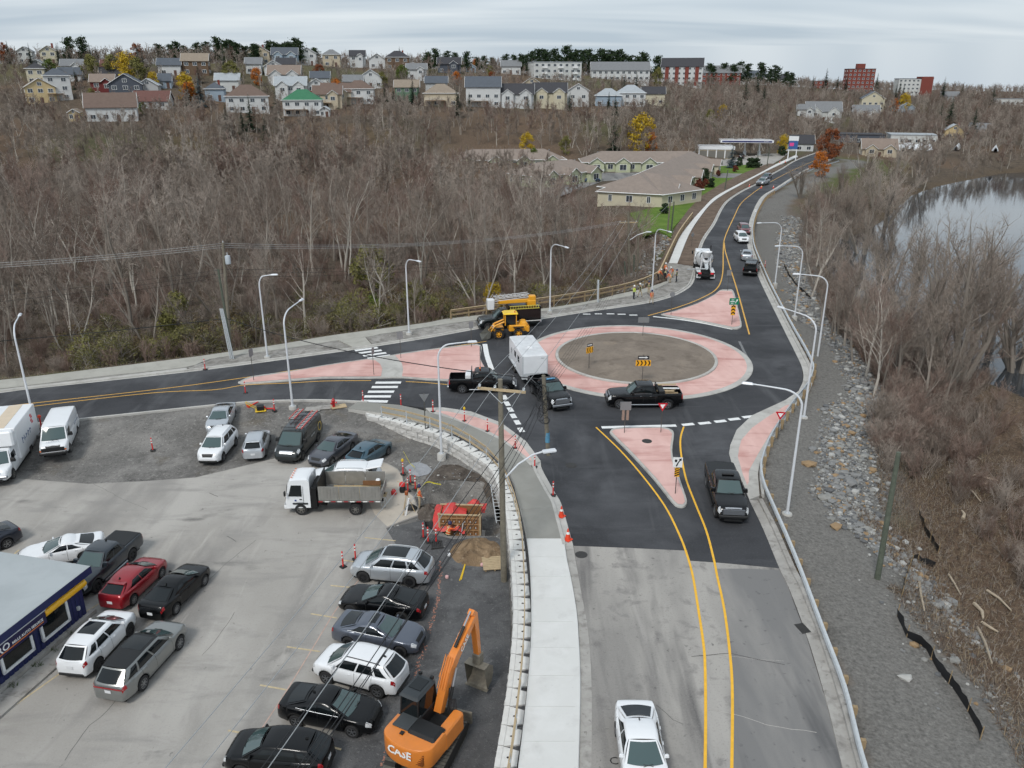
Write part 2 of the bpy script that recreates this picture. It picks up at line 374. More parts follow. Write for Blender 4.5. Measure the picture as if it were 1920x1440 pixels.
M_DIRT=ground_mat('topsoil',[(104,90,79),((123,108,95),.5,.45,.66,U,.8,7),((78,67,58),.8,.52,.7,U,.8,6),((140,126,112),5,.6,.74,U,.4,5),((58,49,42),6,.58,.72,U,.5,5)],.97,.7,14,.15,.06)
M_CENTRE=ground_mat('island_soil',[(126,116,106),((143,132,120),.35,.45,.66,U,.8,7),((101,92,84),.5,.52,.7,U,.8,6),((158,140,118),.4,.62,.78,U,.5,6),((112,102,92),3,.5,.7,U,.5,6),((160,152,142),8,.62,.74,U,.35,5)],.97,.5,14,.15,.04)
M_WETCON=ground_mat('fresh_concrete',[(141,140,134),((150,149,143),.5,.45,.65,U,.7,6),((128,127,122),.9,.55,.75,(.2,1,40),.5,6)],.85,.12,60)
M_CON=ground_mat('pale_concrete',[(208,208,205),((218,218,216),.5,.45,.65,U,.7,6),((192,191,188),.8,.55,.76,U,.7,6),((176,175,172),2.4,.64,.78,U,.35,5)],.85,.12,60)
M_KERB=ground_mat('kerb_concrete',[(178,176,171),((194,192,187),.6,.45,.65,U,.7,6),((150,147,142),.9,.52,.72,U,.75,6),((120,116,112),2.8,.62,.76,U,.5,5)],.88,.2,40)
M_KERBD=ground_mat('old_kerb_concrete',[(160,157,152),((178,175,170),.9,.45,.65,U,.7,6),((124,120,116),1.4,.5,.7,U,.8,6),((92,88,85),2.8,.60,.74,U,.7,5)],.9,.3,40)
M_PINK=ground_mat('red_concrete',[(206,166,158),((220,184,176),.35,.42,.60,(1,.4,0),.9,7),((180,130,123),.6,.50,.68,(.2,1,0),.85,6),((226,190,182),.9,.60,.76,U,.5,6),((176,128,122),2.2,.60,.74,(.25,1,0),.5,5),((214,170,162),11,.52,.76,U,.3,4)],.86,.25,35)
M_YEL=mat('yellow_road_paint',(232,178,52),.7,var=.12,scale=3,coords='w')
M_OYEL=mat('far_yellow_paint',(214,165,75),.7,var=.12,scale=3,coords='w')
M_WHT=mat('white_road_paint',(226,227,226),.7,var=.10,scale=4,coords='w')
M_FADED=mat('faded_stall_paint',(188,172,140),.8,var=.25,scale=5,coords='w')
M_ORANGE_SPRAY=mat('orange_spray_paint',(164,116,98),.9,var=.35,scale=6,coords='w')
M_RUBBER=mat('tyre_rubber',(38,38,39),.85,var=.2,scale=20)
M_RIM=mat('alloy_rim',(150,152,155),.35,.8)
M_RIMD=mat('dark_rim',(58,59,62),.4,.6)
M_STEELW=mat('steel_wheel',(120,118,114),.5,.4,var=.2,scale=10)
M_BLACKPL=mat('black_plastic',(26,27,28),.55)
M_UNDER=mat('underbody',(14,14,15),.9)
M_GLASS=mat('car_glass',(20,25,27),.05,spec=0.5)
M_GLASSL=mat('windscreen_glass',(66,84,84),.05,spec=0.7,coat=.3)
M_CHROME=mat('chrome',(175,178,182),.3,.9)
M_LAMPW=mat('headlight_lens',(205,208,210),.12,spec=.8,coat=1)
M_LAMPR=mat('tail_light_lens',(150,16,24),.2,coat=1)
M_LAMPO=mat('indicator_lens',(214,110,40),.25,coat=1)
M_PLATE=mat('licence_plate',(216,218,220),.5)
M_WHITE=mat('white_paint',(226,228,230),.35,coat=.6,var=.03,scale=3)
M_GALV=mat('galvanised_steel',(190,195,198),.5,.1,var=.12,scale=6)
M_LAMP=mat('lamp_post_white',(214,217,221),.4,.1,var=.04,scale=3)
M_WOODPOLE=mat('weathered_pole',(116,110,97),.9,var=.3,scale=4,bump=.4,bscale=14)
M_GREENPOLE=mat('treated_pole',(86,92,80),.9,var=.3,scale=4,bump=.4,bscale=14)
M_TIMBER=mat('sawn_timber',(178,158,126),.8,var=.18,scale=5,bump=.2,bscale=30)
M_POST=mat('post_timber',(150,130,100),.85,var=.25,scale=5,bump=.3,bscale=30)
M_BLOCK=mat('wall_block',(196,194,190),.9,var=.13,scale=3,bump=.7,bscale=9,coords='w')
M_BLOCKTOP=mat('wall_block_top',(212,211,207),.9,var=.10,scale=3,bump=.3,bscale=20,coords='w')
M_DARKHOLE=mat('hole_shade',(52,46,42),.95)  # dark colour painted for the shade inside each block's lifting hole
M_ORANGE=mat('safety_orange',(222,70,38),.55,var=.06,scale=6)
M_REDOR=mat('delineator_red',(206,52,50),.5,var=.06,scale=6)
M_REFL=mat('reflective_white',(232,232,228),.35)
M_YCASE=mat('yellow_plastic',(224,186,40),.5,var=.06,scale=8)
M_WIRE=mat('aluminium_cable',(176,178,178),.45,.6)
M_WIREB=mat('black_cable',(34,35,37),.7)
#================================================================the ground and the roads
random.seed(7);RNG=np.random.default_rng(11)
def lines(a,b,s0,g=1.0,cap=14):
 out=[a];s=s0
 while out[-1]<b:out.append(out[-1]+s);s=min(s*g,cap)
 return out
xs=np.array([-v for v in lines(62,700,1.6,1.06)][::-1]+list(np.arange(-60,62,1.0))+lines(63,900,1.6,1.06))
ys=np.array(list(np.arange(18,132,0.9))+lines(132.5,1500,1.4,1.022,16))
GX,GY=np.meshgrid(xs,ys)
GZ=terrain(GX,GY)
nx,ny=len(xs),len(ys)
idx=np.arange(nx*ny).reshape(ny,nx)
faces=np.stack([idx[:-1,:-1],idx[:-1,1:],idx[1:,1:],idx[1:,:-1]],-1).reshape(-1,4)
me=bpy.data.meshes.new('terrain')
me.from_pydata(np.stack([GX.ravel(),GY.ravel(),GZ.ravel()],1).tolist(),[],faces.tolist())
me.polygons.foreach_set('use_smooth',[True]*len(faces))
fx,fy=GX.ravel(),GY.ravel()
dR=seg_dist(fx,fy,RAIL);dL=seg_dist(fx,fy,WALK_OUT);dB=seg_dist(fx,fy,BUILT,True)
rightside=(dR<dL) & ~inside(fx,fy,BUILT)
shelfv=np.interp(fy,[20,30,36,45,60,75,100,140,200,300],[7.0,6.5,5.0,4.0,3.2,3.0,3.0,4.5,6,8])
LAWN_PX=[(1182,400),(1206,440),(1236,432),(1258,445),(1262,428),(1285,402),(1312,378),(1345,358),(1392,334),(1440,322),(1420,308),(1340,312),(1300,338),(1262,372),(1240,386)]
LAWN=gp(LAWN_PX)
grass=np.zeros(len(fx))
grass=np.maximum(grass,ss(2,-1,seg_dist(fx,fy,LAWN,True)*np.where(inside(fx,fy,LAWN),-1,1)))
hillg=ss(20,60,fy-np.interp(fx,[-500,-300,-129,-70,0,60,120,200,400,700],[130,150,165,205,235,268,340,430,560,640]))
grass=np.maximum(grass,0.4*ss(.2,.7,fbm(fx,fy,38,8))*hillg)
grass=np.maximum(grass,0.45*ss(.35,.8,fbm(fx,fy,4.5,9))*ss(6,2,np.abs(dR-shelfv-5))*rightside)
grass=np.maximum(grass,0.5*ss(.1,.7,fbm(fx,fy,6,10))*ss(14,3,dL)*(~rightside))
grass=np.maximum(grass,0.85*rightside*ss(195,220,fy)*ss(25,10,dR))
rock=np.where(rightside,ss(np.interp(fy,[25,40,50],[1.2,3.5,8]),np.interp(fy,[25,40,50],[-.5,1.0,5]),dR-shelfv+1.2*fbm(fx,fy,3,3))*(1-ss(150,200,fy)),0)
gravm=np.where(rightside,ss(1.0,-0.4,dR-shelfv+0.9*fbm(fx,fy,4,6)),0)
leaf=ss(-.2,.6,fbm(fx,fy,16,12))
dRv=seg_dist(fx,fy,RIVER,True)
mud=ss(4,0.5,dRv)
ca=me.color_attributes.new('cover','FLOAT_COLOR','POINT')
ca.data.foreach_set('color',np.stack([grass,np.maximum(rock,gravm),leaf,mud],1).astype(np.float32).ravel())
TM,n,l,b=node_mat('terrain_cover');b.inputs['Roughness'].default_value=0.97;b.inputs['Specular IOR Level'].default_value=0.1
at_n=n.new('ShaderNodeAttribute');at_n.attribute_name='cover';sepc=n.new('ShaderNodeSeparateColor');l.new(at_n.outputs['Color'],sepc.inputs[0])
gN=n.new('ShaderNodeNewGeometry')
def noise_n(sc,det=6):
 t=n.new('ShaderNodeTexNoise');t.inputs['Scale'].default_value=sc;t.inputs['Detail'].default_value=det;t.inputs['Roughness'].default_value=.65
 l.new(gN.outputs['Position'],t.inputs['Vector']);return t.outputs['Fac']
def ramp_n(src,c0,c1,p0=.32,p1=.68):
 r=n.new('ShaderNodeValToRGB');r.color_ramp.elements[0].position=p0;r.color_ramp.elements[1].position=p1
 r.color_ramp.elements[0].color=(*lin(c0),1);r.color_ramp.elements[1].color=(*lin(c1),1);l.new(src,r.inputs[0]);return r.outputs[0]
def mix_n(f,a,c):
 x=n.new('ShaderNodeMix');x.data_type='RGBA';l.new(f,x.inputs['Factor']);l.new(a,x.inputs['A']);l.new(c,x.inputs['B']);return x.outputs['Result']
litter=mix_n(sepc.outputs['Blue'],ramp_n(noise_n(1.1),(72,64,56),(108,97,85)),ramp_n(noise_n(2.3),(82,69,58),(120,102,86)))
green=mix_n(noise_n(.35),ramp_n(noise_n(3),(62,72,42),(92,104,58)),ramp_n(noise_n(5),(76,84,50),(112,114,72)))
stone=mix_n(noise_n(.5),ramp_n(noise_n(4),(82,81,79),(132,130,126)),ramp_n(noise_n(7),(94,91,87),(146,143,138)))
mudc=ramp_n(noise_n(1.7),(74,62,50),(108,96,80))
col=mix_n(sepc.outputs['Red'],litter,green);col=mix_n(at_n.outputs['Alpha'],col,mudc);col=mix_n(sepc.outputs['Green'],col,stone)
l.new(col,b.inputs['Base Color'])
bp=n.new('ShaderNodeBump');bp.inputs['Strength'].default_value=.9;bp.inputs['Distance'].default_value=.12;l.new(noise_n(4.5,8),bp.inputs['Height']);l.new(bp.outputs[0],b.inputs['Normal'])
me.materials.append(TM)
ground=link('ground',me);ground['kind']='structure'
m,n,l,b=node_mat('river_water');b.inputs['Base Color'].default_value=(0.028,0.034,0.040,1);b.inputs['Roughness'].default_value=0.05;b.inputs['Specular IOR Level'].default_value=0.9
g=n.new('ShaderNodeNewGeometry');mp=n.new('ShaderNodeMapping');mp.inputs['Scale'].default_value=(.5,1.2,1);l.new(g.outputs['Position'],mp.inputs[0])
t=n.new('ShaderNodeTexNoise');t.inputs['Scale'].default_value=1.1;t.inputs['Detail'].default_value=5;l.new(mp.outputs[0],t.inputs['Vector'])
bp=n.new('ShaderNodeBump');bp.inputs['Strength'].default_value=.10;bp.inputs['Distance'].default_value=.05;l.new(t.outputs['Fac'],bp.inputs['Height']);l.new(bp.outputs[0],b.inputs['Normal'])
M_WATER=m
struct('river',MB().poly([(30,60),(440,20),(560,360),(250,320),(40,240)],z=-4.5),M_WATER)
def sheet(name,poly,zf,step,material,kind='structure',parent=None,skirt=0.0,dz=0.0):
 """heightfield sheet inside an outline"""
 P=[]
 for a,c in zip(poly,list(poly[1:])+[poly[0]]):
  a=Vector((a[0],a[1]));c=Vector((c[0],c[1]));k=max(1,int((c-a).length/step/1.5))
  P+=[a+(c-a)*(i/k) for i in range(k)]
 x0,x1=min(p.x for p in P),max(p.x for p in P);y0,y1=min(p.y for p in P),max(p.y for p in P)
 X,Y=np.meshgrid(np.arange(x0+step/2,x1,step),np.arange(y0+step/2,y1,step));X=X.ravel();Y=Y.ravel()
 Pn=[(p.x,p.y) for p in P]
 ok=inside(X,Y,Pn) & (seg_dist(X,Y,Pn,True)>step*0.35)
 pts=P+[Vector((x,y)) for x,y in zip(X[ok],Y[ok])]
 nP=len(P)
 v,e,f,*_=geometry.delaunay_2d_cdt(pts,[(i,(i+1) % nP) for i in range(nP)],[],1,1e-5)
 zz=zf(np.array([p.x for p in v]),np.array([p.y for p in v]))+dz
 mb=MB();mb.add([(p.x,p.y,float(z)) for p,z in zip(v,zz)],[tuple(q) for q in f],0,True)
 if skirt:
  zb=zf(np.array([p.x for p in P]),np.array([p.y for p in P]))+dz
  k=len(P);area=sum(P[i].x*P[(i+1) % k].y-P[(i+1) % k].x*P[i].y for i in range(k))
  vs=[(p.x,p.y,float(z)) for p,z in zip(P,zb)]+[(p.x,p.y,float(z)-skirt) for p,z in zip(P,zb)]
  mb.add(vs,[((i,k+i,k+(i+1) % k,(i+1) % k) if area>0 else ((i+1) % k,k+(i+1) % k,k+i,i)) for i in range(k)])
 o=mb.build(name,material,parent,0)
 if parent is None:o['kind']=kind
 return o
def flatz(z):return lambda X,Y:np.full(np.shape(X),z)
i_new=PX_NEAR_EDGE.index((1075,1023));j_new=PX_RIGHT_EDGE.index((1461,1065))
new_poly=FAR_EDGE+RIGHT_EDGE[:j_new+1]+gp([(1351,1055),(1294,1051),(1288,1032),(1180,1027)])+NEAR_EDGE[:i_new+1][::-1]
road=struct('road',MB().poly(new_poly,z=0.0,skirt=.2),M_NEW)
old_poly=gp([(1075,1019),(1180,1022),(1290,1028),(1320,1048),(1465,1062)])+RIGHT_EDGE[j_new+1:]+NEAR_EDGE[i_new+1:][::-1]
old=struct('old_road',MB().poly(old_poly,z=-0.012,skirt=.2),M_OLD)
MB().poly(gp([(1343,1066),(1400,1066),(1461,1069),(1478,1104),(1512,1194),(1548,1314),(1580,1444),(1610,1560),(1369,1560),(1373,1440),(1374,1294),(1369,1220),(1360,1143)]),z=-0.006).build('patched_lane',M_OLD2,old)
def line_mark(pts,w,material,name,parent=None,z=0.007,smooth=True,dash=None):
 P=[Vector((p.x,p.y,0)) for p in (smooth_line(pts,5) if smooth and len(pts)>2 else pts)]
 mb=MB();A,B=offset(P,w/2),offset(P,-w/2)
 mb.grid([[Vector((p.x,p.y,z)) for p in A],[Vector((p.x,p.y,z)) for p in B]],flip=True)
 return mb.build(name,material,parent or road)
line_mark(gp([(-260,795),(0,763),(320,727),(500,702),(546,695),(683,676)]),.13,M_OYEL,'lane_line')
line_mark(gp([(-260,803),(53,763),(283,737),(400,731),(460,722),(546,718),(608,714.5),(696,713.5)]),.13,M_OYEL,'lane_line')
line_mark(gp([(746,665),(800,656),(860,648),(912,640)]),.13,M_OYEL,'lane_line')
line_mark(gp([(761,715.5),(800,717.5),(842,721.5)]),.13,M_OYEL,'lane_line')
line_mark(gp([(1530,300),(1500,313),(1476.6,324),(1434,347),(1403,369),(1387.5,384),(1376.6,406),(1364,433),(1358,450),(1356,470),(1355,512),(1345,540),(1316,558.5),(1274,575),(1215,592)]),.16,M_OYEL,'lane_line')
line_mark(gp([(1358,455),(1359.5,469),(1366,492),(1381,540),(1393,583),(1405,627)]),.16,M_OYEL,'lane_line')
line_mark(gp([(1117.5,801),(1163,844.6),(1205,892.5),(1246.7,949),(1274,1003),(1288,1040),(1299,1080),(1308,1134),(1319,1207.6),(1322,1251),(1323,1340),(1322,1440),(1319,1600)]),.13,M_YEL,'lane_line')
line_mark(gp([(1282,800),(1276,822),(1277,851),(1286,897),(1303,942.5),(1324,994.6),(1338,1047),(1344.6,1080),(1358,1143),(1368,1220.5),(1373,1294),(1372,1440),(1366,1600)]),.13,M_YEL,'lane_line')
line_mark(gp([(1128,801.5),(1268,798)]),.45,M_WHT,'yield_bar')
for a,c,y in ((1279,1301,796),(1310,1332,793.5),(1340,1361,790),(1366.5,1387,786),(1392.5,1413,781.7)):
 line_mark(gp([(a,y+1),(c,y-1.2)]),.45,M_WHT,'yield_dash')
line_mark(gp([(909,645),(913.5,668),(922,693),(928,712)]),.5,M_WHT,'yield_bar')
for x,y in ((946,745),(951,757),(957,768),(962.5,780),(970,792),(977,806)):
 line_mark(gp([(x-2.6,y-4),(x+2.6,y+4)]),.45,M_WHT,'yield_dash')
for a,c,y in ((1093,1107,589),(1115,1129,588.5),(1137.5,1152,588.5),(1158,1173,589.2),(1180,1195,590.8)):
 line_mark(gp([(a,y),(c,y)]),.35,M_WHT,'yield_dash')
line_mark(gp([(1224.6,593.5),(1270,598.5),(1318,606),(1373.5,617.5)]),.35,M_WHT,'yield_bar')
for (a,b_),(c,d) in (((665.6,657.5),(708.3,651.7)),((673,662.3),(715.6,656.6)),((681,667.3),(724,661.5)),((689.6,672.3),(732,666.2))):
 line_mark(gp([(a,b_),(c,d)]),.52,M_WHT,'crosswalk_bar')
for (a,b_),(c,d) in (((704,717.6),(752,717.3)),((697,725.8),(746,725.6)),((690,734.6),(739,734.4)),((683,743.4),(733,743.3)),((677,751.8),(727,752.9))):
 line_mark(gp([(a,b_),(c,d)]),.55,M_WHT,'crosswalk_bar')
M_IRON=mat('cast_iron',(64,63,62),.7,.3,var=.3,scale=20)
def manhole(p,r,parent):
 mb=MB();mb.lathe([(0.001,.012),(r*.82,.012),(r*.84,.006),(r*.9,.006),(r*.92,.014),(r,.012),(r,-.02)],24)
 for k in range(-3,4):mb.box((k*r*.2,0,.012),(r*.05,r*1.2*math.sqrt(max(0.05,1-(k*.22)**2)),.008))
 o=mb.build('manhole_cover',M_IRON,parent);o.location=p
manhole(gz(1071,872.5,.004),.42,road);manhole(gz(1090,1040,-.006),.36,old)
mb=MB();mb.box((0,0,0),(.5,.75,.02))
for k in range(7):mb.box((0,-.3+.1*k,.014),(.44,.05,.012))
o=mb.build('drain_grate',M_IRON,old);o.location=gz(1505,1178,.004);o.rotation_euler.z=.25
M_TAR=mat('tar_seam',(64,63,63),.8);M_PALESEAM=mat('pale_seam',(176,172,166),.9,var=.2,scale=3,coords='w')
def wiggle(pts,amp,step=.35):
 P=resample(pts,step);return [p+Vector((random.uniform(-amp,amp),random.uniform(-amp,amp),0)) for p in P]
for pts,w,m_ in (([(1330,1328),(1390,1342),(1450,1362),(1545,1375)],.05,M_PALESEAM),([(1295,1230),(1370,1225),(1480,1248)],.05,M_TAR),([(1330,1226),(1420,1236),(1480,1240)],.03,M_PALESEAM),([(1232,1322),(1262,1350),(1285,1360)],.03,M_TAR),):
 line_mark(wiggle(gp(pts),.03,.5),w*.6,m_,'road_seam',old,-.002,False)
for pts,w in (([(1386,640),(1402,672),(1405,690)],.25),):
 line_mark(wiggle(gp(pts),.02),w,mat('dusty_scuff',(120,121,122),.9),'tyre_scuff',road,.004)
text_on('CC',.55,mat('road_scribble',(44,42,41),.9),old,gz(1160,1427,.0),(1,0,0),(0,1,0),name='marker_letters',extrude=.001)
KPROF=[(0,.006),(.32,.012),(.34,.13),(.38,.145),(.52,.145),(.54,.12),(.54,-.3)]
def kerb(name,pts,material=M_KERB,prof=KPROF,side=1,parent=None,sm=True):
 P=smooth_line(pts,4) if sm else pts
 P=P if side>0 else P[::-1]
 mb=MB();strip(mb,P,prof);return struct(name,mb,material,parent)
kerb('kerb',FAR_EDGE)
kerb('kerb',NEAR_EDGE[:NEAR_EDGE.index(NEAR_EDGE[8])+1],side=-1)
kr=RIGHT_EDGE[:PX_RIGHT_EDGE.index((1497,734))+1]
WIDE=[(0,.006),(.55,.012),(.58,.13),(.62,.145),(.85,.145),(.87,.12),(.87,-.4)]
kerb('kerb',kr,prof=WIDE)
kerb('kerb',RIGHT_EDGE[PX_RIGHT_EDGE.index((1405,938)):],M_KERBD,prof=WIDE)
i0=PX_NEAR_EDGE.index((1014,866))
PANPROF=[(0,.005),(.40,.012),(.42,.135),(.62,.14),(.62,-.2)]
kerb('kerb',NEAR_EDGE[i0:i_new+1],prof=[(0,.005),(.42,.012),(.44,.12),(.47,.135),(.66,.135),(.66,-.2)],side=-1)
OLDG=[(0,.0),(.36,.012),(.38,.12),(.40,.135),(.62,.135),(.62,-.2)]
kerb('kerb',NEAR_EDGE[i_new:],M_KERBD,prof=[(0,-.006),(.5,.004),(.5,-.2)],side=-1)
kerb('kerb',offset(NEAR_EDGE[i_new:][::-1],-.0)[::-1] if False else [p for p in offset(smooth_line(NEAR_EDGE[i_new:],4),-.5)],M_CON,prof=[(0,.0),(.02,.115),(.05,.135),(.22,.135),(.22,-.2)],side=-1,sm=False)
CEN=Vector((12.35,75.75,0))
def ring_mesh(prof,n=96):
 mb=MB();mb.lathe(prof,n,smooth=False);return mb
ci=ring_mesh([(11.35,-.05),(11.33,.05),(11.25,.075),(10.75,.085)]).build('roundabout_island',M_KERB);ci.location=CEN;ci['kind']='structure'
ring_mesh([(10.75,.086),(9.2,.14),(8.02,.18)]).build('truck_apron',M_PINK,ci)
ring_mesh([(8.02,.12),(8.0,.30),(7.95,.32),(7.75,.32),(7.70,.28),(7.7,.1)]).build('inner_kerb',M_KERB,ci)
mb=MB();rows=[]
for i in range(13):
 r=7.72*i/12;rows.append([(r*math.cos(t),r*math.sin(t),.28+.38*(1-(r/7.72)**2)+.05*float(fbm(r*math.cos(t),r*math.sin(t),1.4,3))*(1 if 0<i<12 else 0)) for t in np.linspace(0,2*math.pi,49)])
mb.grid(rows);mb.build('soil_mound',M_CENTRE,ci)
def island(name,outline,inset,kw=.16,h=.14,split=None):
 O=smooth_line(outline+[outline[0]],3)[:-1]
 area=sum(O[i].x*O[(i+1) % len(O)].y-O[(i+1) % len(O)].x*O[i].y for i in range(len(O)))
 if area<0:O=O[::-1]
 mb=MB();n_=len(O)
 def ins(d,z):
  out=[]
  for i,p in enumerate(O):
   a,c=O[i-1],O[(i+1) % n_];t=Vector((c.x-a.x,c.y-a.y,0)).normalized();out.append(Vector((p.x-t.y*d,p.y+t.x*d,z)))
  return out
 rings=[ins(0,-.05),ins(.02,h-.03),ins(.05,h),ins(kw,h)]
 for r0,r1 in zip(rings,rings[1:]):
  mb.add(r0+r1,[(i,(i+1) % n_,n_+(i+1) % n_,n_+i) for i in range(n_)])
 mb.poly(ins(kw*.5,h-.012))
 o=struct(name,mb,M_KERB);return o,ins(inset,h+.004)
isl,P=island('traffic_island',gp([(446,718.7),(473,707.5),(546,697.5),(608,686.5),(687.5,674.8),(733,668),(752,664.3),(800,657.5),(883,647.5),(897,648),(903.5,652),(901.5,668),(903,679),(912.5,695),(921,709),(925,718),(914,724),(880,722),(842,715.5),(800,713.5),(754,709.5),(691.7,710.4),(608,710.4),(546,715),(483,720),(456,721.7)]),.16)
MB().poly(gp([(455,718),(474,710),(546,699.5),(608,688.5),(688,676.5),(704,678),(713,685),(717,694),(714.6,708),(691,708.5),(608,708.5),(546,713),(483,718.2),(459,719.6)]),z=.146).build('red_paving',M_PINK,isl)
MB().poly(gp([(741,668.5),(800,659.5),(883,649.8),(896,650),(901,653),(899.5,668),(901,679),(910,695),(918,709),(921,716),(880,719),(842,713.5),(800,711.8),(754,708),(756,695),(754,684)]),z=.146).build('red_paving',M_PINK,isl)
isl,P=island('traffic_island',gp([(1239,590.6),(1264,584.5),(1306,570.5),(1337,555),(1349.6,545.5),(1362,544.5),(1374.6,546),(1381,567),(1387,592),(1391,611),(1387,616),(1374.6,617.5),(1318,605.6),(1254,594.5)]),.16)
MB().poly(gp([(1243,590.6),(1265,586),(1307,572),(1338,556.5),(1351,546.8),(1372,547.6),(1378.5,567),(1384.5,592),(1388,610),(1385,613.8),(1374,615.2),(1318,603.6),(1256,593)]),z=.146).build('red_paving',M_PINK,isl)
isl,P=island('traffic_island',gp([(1142.5,812),(1149,806),(1174,803.3),(1238,802.8),(1257,807),(1264,815),(1261,842.5),(1263,863),(1274,896.7),(1286,932),(1288.5,945),(1282,952.5),(1269.6,951.5),(1259,942.5),(1226,901),(1184,855),(1149,820)]),.16)
MB().poly(gp([(1147,812),(1152,808.3),(1175,805.8),(1237,805.2),(1254,809),(1260,815.5),(1256.5,842.5),(1258.5,864),(1269.5,898),(1281.5,932),(1284,944),(1280,949),(1271,948.5),(1262,940),(1230,899),(1188,853.5),(1153,819)]),z=.146).build('red_paving',M_PINK,isl)
manhole(gz(1213,827,.152),.38,isl)
ap=gp([(1497,734),(1472,751),(1410,779.6),(1381,807),(1369,836),(1367,851),(1372,870),(1392,905),(1405,938),(1424,930),(1421,890),(1424,870),(1436,836),(1458,798),(1484,761),(1508,732)])
isl=struct('kerb_apron',MB().poly(ap,z=.05,skirt=.3),M_KERB)
MB().poly(gp([(1482,759),(1472.5,761.5),(1437,784),(1410,803),(1390,826),(1386,840),(1383.5,858),(1392.5,890),(1401,911),(1404,905),(1404,884),(1418,858),(1449,805),(1474,770)]),z=.056).build('red_paving',M_PINK,isl)
kerb('kerb_lip',gp([(1427,930),(1423.5,890),(1427,870),(1439,836),(1461,798),(1487,761),(1511,730)]),prof=[(0,.03),(.02,.15),(.2,.15),(.22,-.3)],side=-1)
ap=gp([(798,766),(831,765),(883,772.5),(933,791),(943,796),(986.6,828.7),(1014,866),(1006,870),(994,874),(972,852),(943,829),(933,825),(890,806),(848,787),(807,775)])
isl=struct('kerb_apron',MB().poly(ap,z=.06,skirt=.3),M_KERB)
MB().poly(gp([(815,771),(840,772.6),(890,782.5),(931,797),(943,804.5),(970,825.5),(994,856),(997,866),(972,846),(943,824),(918,810.5),(890,801.5),(848,783)]),z=.066).build('red_paving',M_PINK,isl)
def walk(name,left,right,step,material,z=.13,gap=.014,maxn=999,base=M_KERB,thick=.35):
 """slabs between two matching polylines"""
 Ls,Rs=smooth_line(left,6),smooth_line(right,6)
 def cum(P):
  d=[0]
  for a,c in zip(P,P[1:]):d.append(d[-1]+(c-a).length)
  return np.array(d)/d[-1],d[-1]
 cl,L=cum(Ls);cr,R=cum(Rs)
 def ev(P,c,t):return Vector([float(np.interp(t,c,[p[k] for p in P])) for k in range(2)]+[0])
 N=max(2,int((L+R)/2/step));mb=MB()
 ts=np.linspace(0,1,N*2+1)
 A=[ev(Ls,cl,t) for t in ts];Bq=[ev(Rs,cr,t) for t in ts]
 mb.poly([Vector((p.x,p.y,z-.02)) for p in A]+[Vector((p.x,p.y,z-.02)) for p in Bq[::-1]],skirt=thick)
 o=struct(name,mb,base)
 for i in range(min(N,maxn)):
  t0,t1=i/N,(i+1)/N;e=gap/max(L,R)
  q=[ev(Ls,cl,t) for t in np.linspace(t0+e,t1-e,3)];r=[ev(Rs,cr,t) for t in np.linspace(t0+e,t1-e,3)]
  dz=random.uniform(-.003,.003)
  top=[Vector((p.x,p.y,z+dz)) for p in q+r[::-1]]
  s=MB();n6=len(top);area=sum(top[k].x*top[(k+1) % n6].y-top[(k+1) % n6].x*top[k].y for k in range(n6))
  if area<0:top=top[::-1]
  bot=[p-Vector((0,0,.03)) for p in top]
  s.add(top+bot,[tuple(range(n6))]+[(k,n6+k,n6+(k+1) % n6,(k+1) % n6) for k in range(n6)])
  s.build('slab',material,o)
 return o
M_LWALK=ground_mat('damp_concrete',[(166,164,156),((178,176,168),.4,.45,.65,U,.7,6),((148,146,139),.7,.52,.72,U,.6,6)],.88,.12,50)
walk('sidewalk',gp([(-260,738),(0,715),(187,693),(350,673),(400,666),(525,647.5),(608,633),(683,622.5),(800,607),(846,598.5),(996,583),(1071,572.5),(1125,562),(1160,553),(1210,542),(1252,528)]),
  gp([(-260,758),(0,731),(187,708),(350,690),(400,674),(525,657),(608,644),(683,633),(800,615),(846,608),(998,588),(1071,577),(1125,567),(1160,560.6),(1214,549),(1252,532.5)]),2.0,M_LWALK)
MB().poly(gp([(635,640),(662.5,653),(697,647.5),(685,634.5),(712,629),(680,631)]),z=.121,skirt=.2).build('sidewalk_ramp',M_LWALK)['kind']='structure'
MB().poly(gp([(350,691.5),(0,732.5),(-260,760),(-260,763),(0,735),(352,696)]),z=.10,skirt=.2).build('sidewalk_edge',M_KERB)['kind']='structure'
walk('sidewalk',gp([(653,768),(713,776.5),(757,784),(807,798),(857,813),(900,835),(933,860),(950.5,881),(963,906),(972,942.5),(981,978.6),(987.6,1013)]),
  gp([(670,756.5),(713,758.5),(760,763.5),(807,776),(857,791),(905,811.5),(943,830),(972,853),(994,875),(1012,897),(1030,924.5),(1042.6,960.6),(1055,1013)]),3.4,M_WETCON,gap=.006)
walk('sidewalk',gp([(987.6,1013),(991,1040),(995,1095.6),(996,1179),(992.5,1248),(987,1312),(980,1373),(971.7,1440),(945,1640)]),
  gp([(1055,1013),(1060,1040),(1072,1095.6),(1082,1159),(1085,1218),(1086,1290),(1086,1362),(1083,1440),(1074,1640)]),1.95,M_CON,gap=.008)
walk('sidewalk',gp([(1254,494.5),(1273.4,448),(1294,419),(1319,390.6),(1340.6,370),(1376.6,350),(1419,328),(1458,307),(1492,291)]),
  gp([(1270,495),(1292,440.6),(1312.5,408),(1333,383),(1356,365.6),(1387.5,348),(1434,323),(1462,309.5),(1496,294)]),3.0,M_CON,gap=.02)
def verge(name,pts,material,z=.09):return struct(name,MB().poly(gp(pts),z=z,skirt=.3),material)
M_VERGE=ground_mat('verge_rubble',[(142,139,134),((168,165,160),.5,.42,.62,U,.8,7),((108,104,99),.9,.5,.68,U,.8,7),((196,194,190),1.5,.60,.72,U,.6,6),((92,87,82),3,.56,.7,U,.6,6)],.95,.9,9,.15,.08)
